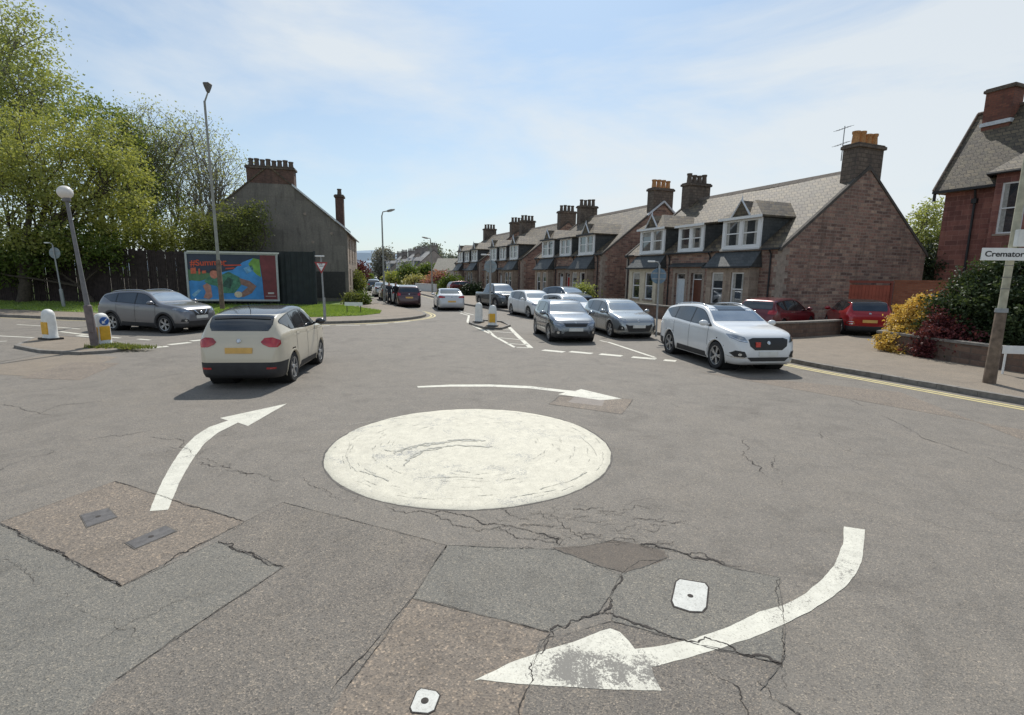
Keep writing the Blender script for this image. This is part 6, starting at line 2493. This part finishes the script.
for k in range(n + 1):
    pts.append((k * (hr - fr_) / n, .03 if k % 4 in (0, 1) else -.02))
for k in range(n):
    (a, ya), (b, yb) = pts[k], pts[k + 1]
    mb.quad(Vector((a, ya, .02)), Vector((b, yb, .02)), Vector((b, yb, 3.65)), Vector((a, ya, 3.65)))
mb.build('sheet', M_HOARD, t)
MB().box(hr - fr_, hr - fr_ + .12, -.03, .09, 0, 3.7).box(-.02, .10, .05, .17, 0, 3.7).build('post', M_HOARD, t)

bl_, br_ = at(186.5, 277, 34.0), at(278.5, 276, 35.2)
bx = Vector((br_.x - bl_.x, br_.y - bl_.y))
BW = bx.length
BZ0, BZ1 = .42, 3.62
t = thing('billboard', 'advertising billboard with a blue and green poster and red lettering before the dark fence', 'billboard', (bl_.x, bl_.y, 0), math.atan2(bx.y, bx.x))
fm = M_plain('billboard_frame', (.42, .44, .44), .5, .2, var=.1)
fb = .12
MB().box(0, fb, -.06, .08, BZ0, BZ1).box(BW - fb, BW, -.06, .08, BZ0, BZ1).box(fb, BW - fb, -.06, .08, BZ0, BZ0 + fb).box(fb, BW - fb, -.06, .08, BZ1 - fb, BZ1).build('frame', fm, t)
MB().box(.2, BW + .12, -.16, -.063, BZ1 - .03, BZ1 + .07).build('light_bar', M_plain('pale_bar', (.6, .6, .56), .5, var=.1), t)
for x in (.6, BW * .5, BW - .6):
    MB().box(x - .06, x + .06, .083, .18, 0, BZ1 - .1).build('leg', M_BLACK, t)


def poster(name, pts, mat, lay):
    w_, h_ = BW - 2 * fb, BZ1 - BZ0 - 2 * fb
    vs = [Vector((p[0], p[1])) for p in pts]
    res = delaunay_2d_cdt(vs, [], [list(range(len(vs)))], 1, 1e-6)
    m_ = MB()
    F = []
    for f in res[2]:
        a, b, c_ = [res[0][i] for i in f[:3]]
        F.append(list(f) if (b - a).cross(c_ - a) > 0 else list(f)[::-1])
    m_.add([(fb + p.x * w_, -.004 - lay * .004, BZ0 + fb + p.y * h_) for p in res[0]], F)
    return m_.build(name, mat, t)


def pm(n, c, v=.15, s=2.0):
    return M_plain('poster_' + n, c, .5, var=v, scale=s)


def circ(cx, cy, r, ry=None, n=18):
    return [(cx + r * math.cos(2 * math.pi * k / n), cy + (ry or r) * math.sin(2 * math.pi * k / n)) for k in range(n)]


poster('poster', [(0, 0), (1, 0), (1, 1), (0, 1)], pm('navy', (0.034, 0.047, 0.081)), 0)
poster('poster_water', [(0, 0), (.84, 0), (.83, .45), (.81, .86), (.74, .93), (.62, .84), (.50, .66), (.36, .60), (.20, .50), (0, .40)], pm('blue', (0.054, 0.270, 0.621), .3, 1.2), 1)
poster('poster_foliage', [(0, .42), (.12, .40), (.22, .46), (.34, .52), (.24, .58), (.10, .62), (0, .66)], pm('mid_green', (0.095, 0.203, 0.095), .3), 2)
poster('poster_foliage', [(.68, .80), (.74, .93), (.81, .90), (.82, .50), (.77, .56), (.71, .68)], pm('green', (0.176, 0.351, 0.068), .3), 2)
poster('poster_panel', [(.815, .86), (.82, 1), (1, 1), (1, 0), (.84, 0), (.835, .45)], pm('maroon', (0.176, 0.034, 0.041), .25), 3)
poster('poster_shirt', [(.17, .40), (.25, .56), (.34, .52), (.45, .62), (.57, .50), (.60, .36), (.50, .14), (.37, .14), (.30, .30), (.20, .34)], pm('shirt', (0.068, 0.216, 0.135), .45, 5), 3)
poster('poster_skin', [(.15, .30), (.20, .36), (.24, .30), (.25, .05), (.21, .0), (.15, .03), (.18, .16)], pm('skin', (0.486, 0.230, 0.176), .25, 4), 4)
poster('poster_skin', [(.57, .48), (.68, .42), (.76, .30), (.70, .14), (.60, .05), (.52, .08), (.60, .18), (.66, .28), (.58, .34)], pm('skin_dark', (0.270, 0.149, 0.121), .3, 4), 4)
poster('poster_face', circ(.285, .56, .045, .10), pm('face', (0.608, 0.216, 0.149), .25, 5), 4)
poster('poster_hand', circ(.545, .11, .045, .07), pm('paper', (0.675, 0.567, 0.405), .2, 6), 5)
poster('poster_hair', [(.235, .60), (.26, .68), (.31, .68), (.335, .60), (.31, .635), (.27, .64)], pm('hair', (.05, .03, .025), .3, 9), 5)
poster('poster_shade', [(.36, .30), (.44, .50), (.50, .44), (.46, .24)], pm('shirt_shade', (.03, .09, .07), .5, 6), 4)
poster('poster_highlight', [(.02, .10), (.10, .22), (.13, .20), (.05, .04)], pm('splash', (.25, .48, .68), .3, 5), 2)
poster('poster_highlight', [(.62, .70), (.72, .78), (.74, .66), (.66, .58)], pm('splash_b', (.16, .40, .66), .3, 5), 2)
for k, (x0, x1, y) in enumerate(((.40, .60, .74), (.42, .52, .67))):
    poster('poster_lettering', [(x0, y), (x1, y + .015), (x1, y + .045), (x0, y + .03)], pm('red', (.55, .07, .04)), 6)
for x0, x1, y0, y1 in ((.03, .09, .56, .70), (.115, .135, .55, .68), (.155, .20, .57, .64)):
    poster('poster_lettering', [(x0, y0), (x1, y0 + .01), (x1, y1), (x0, y1 - .01)], pm('orange', (.60, .12, .06), .3, 8), 6)
poster('poster_logo', [(.89, .125), (.96, .128), (.96, .165), (.89, .162)], pm('logo', (.55, .52, .50)), 6)
poster('poster_logo', [(.86, .065), (.98, .068), (.98, .085), (.86, .082)], pm('logo_line', (.40, .30, .30)), 6)
Mt = Matrix.Translation((.12 + .03 * BW, -.030, BZ0 + fb +   .735 * (BZ1 - BZ0 - 2 * fb))) @ Matrix.Rotation(R(3), 4, 'Y').inverted() @ Matrix.Rotation(math.pi / 2, 4, 'X')
text_mesh('poster_text', '#Summer', .54, pm('text_red', (.62, .09, .04), .1), t, Mt, .002, 1.02, .012)

# ================================================================== street lamps
def lamp_post(name, label, base, top, r0, r1, low=1.4, mat=None, lowmat=None, group=None):
    t = thing(name, label, 'street lamp', base, 0, group)
    v = Vector(top) - Vector(base)
    zl = low / v.z
    MB().tube([(0, 0, -.02), v * (zl * .97), v * zl], [r0, r0, r1 * 1.15], 14).build('base_section', lowmat or mat, t, smooth=True, auto=R(40))
    MB().tube([v * (zl * .985), v * .5, v], [r1 * 1.1, (r1 * 1.1 + r1 * .7) / 2, r1 * .7], 12).build('pole', mat, t, smooth=True, auto=R(40))
    MB().box(-.06, .06, -r0 - .006, -r0 + .02, .45, 1.0).build('hatch', lowmat or mat, t)
    return t, v


def lantern(t, p, d, L=.62, w=.26, mat=None, up=.12):
    """flat road lantern: housing above, bowl below"""
    d = Vector(d).normalized()
    side = Vector((-d.y, d.x, 0))
    mb, bw = MB(), MB()
    secs = [(-.1, .25, .3), (.15, .8, .9), (.55, 1, 1), (1.0, .55, .5)]
    for m_, sg, hh in ((mb, 1, .09), (bw, -1, .12)):
        rows = []
        for s_, ww, h_ in secs:
            c_ = Vector(p) + d * L * s_ + Vector((0, 0, up * s_))
            rows.append([c_ + side * (w / 2 * ww * math.cos(a)) + Vector((0, 0, sg * hh * h_ * math.sin(a))) for a in [math.pi * k / 6 for k in range(7)]])
        V = [q for r_ in rows for q in r_]
        F = []
        for i in range(len(rows) - 1):
            for k in range(6):
                F.append((i * 7 + k, i * 7 + k + 1, (i + 1) * 7 + k + 1, (i + 1) * 7 + k))
        F.append(tuple(range(7)))
        F.append(tuple(range((len(rows) - 1) * 7, len(rows) * 7)))
        m_.add(V, F)
    h = mb.build('lantern', mat or M_GREYPOLE, t, fix=True)
    bw.build('lamp_bowl', M_glass('lamp_bowl_glass', (.25, .25, .24), .2, .2), h, fix=True)


M_CONC = M_plain('lamp_post_paint', (.30, .30, .27), .7, var=.2, scale=3)
M_RUST = M_plain('rusty_base', (.19, .13, .10), .85, var=.35, scale=5)
b = G(222.5, 310, ZF)
tp = at(204.5, 101, b.y)
t, v = lamp_post('street_lamp', 'tall street lamp rising in front of the billboard', b, tp, .13, .085, 2.9, M_CONC, M_RUST)
v2 = at(208, 92, b.y) - b
MB().tube([v * .995, v2], [.045, .035], 8).build('arm', M_CONC, t)
mb = MB().lathe([(.05, -.05), (.09, .0), (.20, .28), (.24, .42), (.19, .47), (.001, .50)], 4, Matrix.Translation(v2) @ Matrix.Rotation(R(45), 4, 'Z'))
mb.build('lantern', M_plain('dark_lantern', (.12, .11, .10), .6, var=.2), t)

b = G(384.5, 302, ZF)
tp = at(381.8, 216, b.y)
t, v = lamp_post('street_lamp', 'pale street lamp on the left corner with its arm curving right', b, tp, .11, .075, 1.3, M_CONC)
e = at(387, 211, b.y) - b
MB().tube([v, v * .5 + e * .5 + Vector((-.12, 0, .12)), e], [.05, .045, .04], 8).build('arm', M_CONC, t, smooth=True)
lantern(t, e, (1, -.1, 0), .62, .24)
b = G(432.5, 293.5, ZF)
tp = at(430.6, 241, b.y)
t, v = lamp_post('street_lamp', 'street lamp by the pink bush with its arm pointing left over the road', b, tp, .11, .075, 1.3, M_CONC)
e = at(428, 238.2, b.y) - b
MB().tube([v, v * .5 + e * .5 + Vector((.10, 0, .14)), e], [.05, .045, .04], 8).build('arm', M_CONC, t, smooth=True)
lantern(t, e, (-1, -.1, 0), .70, .26)
b = G(391, 283.5, ZF)
tp = at(390, 262, b.y)
t, v = lamp_post('street_lamp', 'small-looking street lamp farthest up the right pavement', b, tp, .11, .075, 1.3, M_CONC)
e = v + Vector((-.9, 0, .35))
MB().tube([v, v * .5 + e * .5 + Vector((.10, 0, .14)), e], [.05, .045, .04], 8).build('arm', M_CONC, t, smooth=True)
lantern(t, e, (-1, -.1, 0), .70, .26)

b = G(95.5, 347, .11)
tp = at(66.5, 199, b.y)
t, v = lamp_post('globe_lamp', 'leaning belisha-type post with a white globe on the left island', b, tp, .105, .062, 1.25, M_GREYPOLE, M_plain('scuffed_post', (.16, .13, .125), .8, var=.3, scale=6))
MB().tube([v * .985, v * 1.012], [.095, .10], 12).build('globe_collar', M_GREYPOLE, t)
M = Matrix.Translation(v + Vector((-.02, 0, .18))) @ Matrix.Diagonal((.19, .19, .185, 1))
MB().lathe([(math.sin(a), -math.cos(a)) for a in [math.pi * k / 14 for k in range(15)]], 24, M).build('globe', M_plain('globe_white', (.72, .68, .62), .35, var=.06, scale=3), t, smooth=True)

# concrete post on the right pavement with the direction sign
b = G(989, 383, ZF)
tp = at(1029, 150, b.y)
t = thing('lamp_column', 'weathered pale post at the right kerb carrying the white direction sign', 'post', b)
v = tp - b
MB().tube([(0, 0, -.02), v * .315, v * .33], [.125, .105, .085], 10).build('base_section', M_plain('brown_post', (.17, .125, .09), .9, var=.45, scale=7, bumpy=.3), t, smooth=True, auto=R(40))
MB().tube([v * .327, v * .6, v * 1.7], [.078, .073, .06], 10).build('pole', M_plain('cream_post', (.42, .40, .30), .85, var=.25, scale=6), t, smooth=True, auto=R(40))
MB().tube([v * .318, v * .336], [.118, .112], 12).build('collar', M_STEEL, t)
for k in range(3):
    MB().tube([v * (.42 + k * .05), v * (.423 + k * .05)], [.082, .082], 12).build('band', M_GREYPOLE, t)
c0 = v * .62
MB().box(c0.x - .09, c0.x + .09, c0.y - .20, c0.y - .09, c0.z - .10, c0.z + .26).build('junction_box', M_WHITEP, t, bevel=.01)
s0 = at(981.5, 254, b.y - .14)
w_, h_ = 1.75, .265
t = thing('direction_sign', 'white Crematorium direction sign fixed across the pale post', 'sign', (s0.x, s0.y, s0.z), R(-6))
MB().box(0, w_, -.008, .012, -h_ / 2, h_ / 2).build('plate', M_SIGNWHITE, t, bevel=.004)
text_mesh('lettering', 'Crematorium', .165, M_SIGNBLACK, t, Matrix.Translation((.06, -.0105, -.050)) @ Matrix.Rotation(math.pi / 2, 4, 'X'), .0015, 1.16, .0035)
MB().box(.25, .45, .013, .10, -.04, .04).build('bracket', M_STEEL, t)

n0 = G(1001, 371, ZF)
t = thing('street_nameplate', 'low white street nameplate on thin legs before the conifer bush', 'sign', (n0.x - .08, n0.y - .5, ZF), R(-8))
MB().box(-.40, .46, -.012, .012, .52, .72).build('plate', M_SIGNWHITE, t, bevel=.004)
for x in (-.30, .34):
    MB().tube([(x, .03, 0), (x, .03, .70)], .024, 8).build('leg', M_SIGNWHITE, t)
n0 = G(346, 315, ZF)
t = thing('street_nameplate', 'small white street nameplate standing in the grass near the give way sign', 'sign', (n0.x, n0.y + 1.4, ZF), R(6))
MB().box(-.50, .50, -.012, .012, .42, .62).build('plate', M_SIGNWHITE, t, bevel=.004)
for x in (-.38, .38):
    MB().tube([(x, .03, 0), (x, .03, .60)], .024, 8).build('leg', M_BLACK, t)

# ================================================================== bollards and signs
def arrow_disc(parent, c, r, nrm_y=-1, mat=M_SIGNBLUE, arrow=True):
    M = Matrix.Translation(c) @ Matrix.Rotation(math.pi / 2, 4, 'X')
    d = MB().lathe([(.001, .012), (r * .93, .012), (r, .006), (r, -.006), (.001, -.006)], 28, M).build('sign_face', mat, parent)
    if arrow:
        k = r
        pts = [(.55 * k, .62 * k), (.62 * k, .50 * k), (-.12 * k, -.24 * k), (.16 * k, -.52 * k), (-.58 * k, -.58 * k), (-.50 * k, .14 * k), (-.25 * k, -.10 * k), (.42 * k, .62 * k)]
        MB().add([M @ Vector((x, y, .0135)) for x, y in pts], [(0, 7, 6, 2, 1), (2, 3, 4), (4, 5, 6), (2, 4, 6)]).build('arrow', M_SIGNWHITE, parent)
    return d


def bollard(label, loc, rz, front=True, yellow=True, h=.98, w=.40, d=.26, grp=None):
    t = thing('bollard', label, 'bollard', loc, rz, grp)
    prof = [(1.12, 0), (1.10, .06), (1.0, .09), (.98, .5), (.92, .78), (.84, .88), (.62, .96), (.25, 1.0)]
    rows = []
    seg = 20
    for s_, z in prof:
        row = []
        for k in range(seg):
            a = 2 * math.pi * k / seg
            ca, sa = math.cos(a), math.sin(a)
            row.append(Vector((math.copysign(abs(ca) ** .55, ca) * w / 2 * s_, math.copysign(abs(sa) ** .55, sa) * d / 2 * s_, z * h)))
        rows.append(row)
    V = [q for r_ in rows for q in r_]
    F = []
    for i in range(len(rows) - 1):
        for k in range(seg):
            F.append((i * seg + k, i * seg + (k + 1) % seg, (i + 1) * seg + (k + 1) % seg, (i + 1) * seg + k))
    F.append(tuple(range((len(rows) - 1) * seg, len(rows) * seg)))
    MB().add(V, F).build('shell', M_WHITEP, t, smooth=True, auto=R(45))
    MB().box(-w * .66, w * .66, -d * .75, d * .75, -.01, .05).build('foot', M_BLACK, t, bevel=.01)
    if yellow:
        MB().box(-w * .36, w * .36, -d / 2 - .006, -d / 2 + .05, .16, .56 * h + .04).build('panel', M_YELP, t, bevel=.012)
        MB().box(-w / 2 - .006, -w / 2 + .04, -d * .36, d * .36, .16, .58 * h).build('panel', M_YELP, t, bevel=.012)
    if front:
        arrow_disc(t, Vector((0, -d / 2 - .006, .76 * h)), .125)
    return t


g_ = G(51, 339, .11)
bollard('white keep-left bollard with one yellow side panel, left of the globe lamp', (g_.x, g_.y, .11), R(70), False, True, .98, .30, .44)
for ch in [o for o in COL.objects if o.parent and o.parent.name.startswith('bollard') and o.name.startswith('panel')][:1]:
    bpy.data.objects.remove(ch)
g_ = G(104, 345, .11)
bollard('yellow and white bollard with a blue arrow disc beside the globe lamp', (g_.x, g_.y, .11), R(62), True, True, .98, .38, .34)
g_ = G(478.5, 322.5, .12)
bollard('plain white bollard on the far end of the main street island', (g_.x, g_.y + .2, .12), R(-15), False, False, .95, .36)
g_ = G(492.5, 326, .12)
bollard('white bollard with a yellow panel at the near end of the main street island', (g_.x, g_.y, .12), R(-5), False, True, .95, .38)


def round_sign(label, base, disc, r=.30, mat=M_SIGNGREY, back=True, lowr=.0, pole=M_STEEL, rz=0, hood=True):
    t = thing('round_sign', label, 'road sign', base)
    v = Vector(disc) - Vector(base)
    top = v * (1 + (r + .12) / v.z)
    if lowr:
        MB().tube([(0, 0, -.02), v * .33, v * .345], [lowr, lowr, .045], 12).build('base_section', pole, t, smooth=True, auto=R(40))
    MB().tube([(0, 0, -.02), top], .038, 10).build('pole', pole, t, smooth=True, auto=R(40))
    M = Matrix.Translation(v + Vector((0, .05, 0))) @ Matrix.Rotation(rz, 4, 'Z') @ Matrix.Rotation(math.pi / 2, 4, 'X')
    MB().lathe([(.001, .01), (r * .97, .01), (r, .004), (r, -.006), (.001, -.006)], 32, M).build('sign_face', mat, t)
    M2 = Matrix.Translation(v + Vector((0, .04, 0))) @ Matrix.Rotation(rz, 4, 'Z')
    MB().box(-r * .85, r * .85, -.030, -.004, .30 * r, .42 * r, M2).box(-r * .85, r * .85, -.030, -.004, -.42 * r, -.30 * r, M2).build('sign_rail', pole, t)
    if hood:
        MB().tube([top, top + Vector((-.05, 0, .10)), top + Vector((-.25, 0, .13))], [.022, .022, .02], 8).build('lamp_arm', pole, t)
        MB().box(top.x - .46, top.x - .18, top.y - .07, top.y + .07, top.z + .10, top.z + .165).build('sign_lamp', M_SIGNWHITE, t, bevel=.02)
    return t


b = G(64, 307, ZF)
round_sign('round sign seen from behind on a pale pole by the left fence', b, at(54, 253, b.y), .33, lowr=.09)
b = G(490, 323, .12)
round_sign('round sign seen from behind on the island of the main street', b, at(490.5, 266.5, b.y), .30, M_SIGNGREY)
b = G(656, 336, ZF)
round_sign('blue-backed round sign on the right pavement behind the queue', b, at(659, 276, b.y), .30, M_plain('sign_back_blue', (.12, .19, .26), .5, .2, var=.2))
b = G(325, 321, ZF)
t = thing('give_way_sign', 'triangular give way sign on a grey pole at the verge', 'road sign', b)
c0 = at(321.5, 266, b.y) - b
MB().tube([(0, 0, -.02), c0 * 1.14], .040, 10).build('pole', M_STEEL, t, smooth=True, auto=R(40))
MB().tube([(0, 0, -.02), (0, 0, 1.1)], .065, 10).build('base_section', M_STEEL, t, smooth=True, auto=R(40))


def tri(r, y, z0=0):
    return [c0 + Vector((r * math.cos(a), y, z0 + r * math.sin(a))) for a in (R(150), R(270), R(30))]


for nm, r_, y_, m_ in (('sign_face', .36, -.048, M_SIGNRED), ('sign_face', .235, -.054, M_SIGNWHITE)):
    A_ = tri(r_, y_)
    B_ = [p + Vector((0, .004, 0)) for p in A_]
    MB().add(A_ + B_, [(0, 1, 2), (5, 4, 3), (0, 3, 4, 1), (1, 4, 5, 2), (2, 5, 3, 0)]).build(nm, m_, t)
for s_, dz in (('GIVE', .055), ('WAY', -.035)):
    wd = len(s_) * .052
    text_mesh('lettering', s_, .085, M_SIGNBLACK, t, Matrix.Translation(c0 + Vector((-wd / 2 * 1.05, -.056, dz))) @ Matrix.Rotation(math.pi / 2, 4, 'X'), .001, 1.0, .002)
top = c0 * 1.14
MB().tube([top, top + Vector((-.02, -.12, .08))], .02, 6).build('lamp_arm', M_STEEL, t)
MB().box(top.x - .22, top.x + .20, top.y - .20, top.y - .06, top.z + .06, top.z + .12).build('sign_lamp', M_SIGNWHITE, t, bevel=.02)

# ================================================================== two people on the left pavement
def person(label, loc, face, coat, trousers, hair, seed):
    t = thing('person', label, 'person', loc, face)
    J = {'pel': (0, 0, .95), 'chest': (0, .01, 1.28), 'neck': (0, .02, 1.47), 'headb': (0, -.01, 1.56), 'headt': (0, -.02, 1.72),
         'sl': (.17, .01, 1.40), 'el': (.24, .03, 1.13), 'hl': (.22, -.10, .88), 'sr': (-.17, .01, 1.40), 'er': (-.24, .05, 1.13), 'hr': (-.23, .0, .87),
         'kl': (.10, -.10, .52), 'al': (.10, .02, .09), 'tl': (.10, -.13, .045), 'kr': (-.09, .02, .50), 'ar': (-.09, .22, .12), 'tr': (-.09, .10, .05)}
    Rd = {'pel': .15, 'chest': .165, 'neck': .06, 'headb': .085, 'headt': .085, 'sl': .075, 'el': .05, 'hl': .035, 'sr': .075, 'er': .05, 'hr': .035, 'kl': .07, 'al': .045, 'tl': .035, 'kr': .07, 'ar': .045, 'tr': .035}
    E = [('pel', 'chest'), ('chest', 'neck'), ('neck', 'headb'), ('headb', 'headt'), ('chest', 'sl'), ('sl', 'el'), ('el', 'hl'), ('chest', 'sr'), ('sr', 'er'), ('er', 'hr'), ('pel', 'kl'), ('kl', 'al'), ('al', 'tl'), ('pel', 'kr'), ('kr', 'ar'), ('ar', 'tr')]
    ks = list(J)
    me = bpy.data.meshes.new('person_body')
    me.from_pydata([J[k] for k in ks], [(ks.index(a), ks.index(b_)) for a, b_ in E], [])
    o = bpy.data.objects.new('person_src', me)
    COL.objects.link(o)
    m = o.modifiers.new('s', 'SKIN')
    for i, k in enumerate(ks):
        me.skin_vertices[0].data[i].radius = (Rd[k], Rd[k] * .8)
    me.skin_vertices[0].data[0].use_root = True
    o.modifiers.new('u', 'SUBSURF').levels = 2
    dg = bpy.context.evaluated_depsgraph_get()
    dg.update()
    nm = bpy.data.meshes.new_from_object(o.evaluated_get(dg))
    bpy.data.objects.remove(o)
    skin = M_plain('skin', (.45, .28, .21), .6, var=.08)
    for mm in (skin, coat, trousers, hair, M_BLACK):
        nm.materials.append(mm)
    for p in nm.polygons:
        z = p.center.z
        x = abs(p.center.x)
        i = 0
        if z < .08:
            i = 4
        elif z < .92 and x < .19:
            i = 2
        elif z < 1.47 and z > .93:
            i = 1
        if z > 1.60 and (p.center.y > -.05 or z > 1.70):
            i = 3
        p.material_index = i
        p.use_smooth = True
    b_ = bpy.data.objects.new('body', nm)
    COL.objects.link(b_)
    b_.parent = t
    return t


p1_ = G(389.5, 303.8, ZF)
person('person in dark clothes walking beside the near pale lamp post', (p1_.x, p1_.y, ZR), R(15), M_plain('dark_coat', (.03, .035, .045), .9), M_plain('dark_trousers', (.025, .027, .035), .9), M_plain('brown_hair', (.05, .03, .02), .8), 1)
p2_ = G(396, 305.6, ZR)
person('person in black clothes beside the parked plum hatchback', (p2_.x, p2_.y, ZR), R(25), M_plain('black_coat', (.018, .018, .02), .9), M_plain('black_trousers', (.02, .02, .024), .9), M_plain('black_hair', (.02, .015, .012), .8), 2)
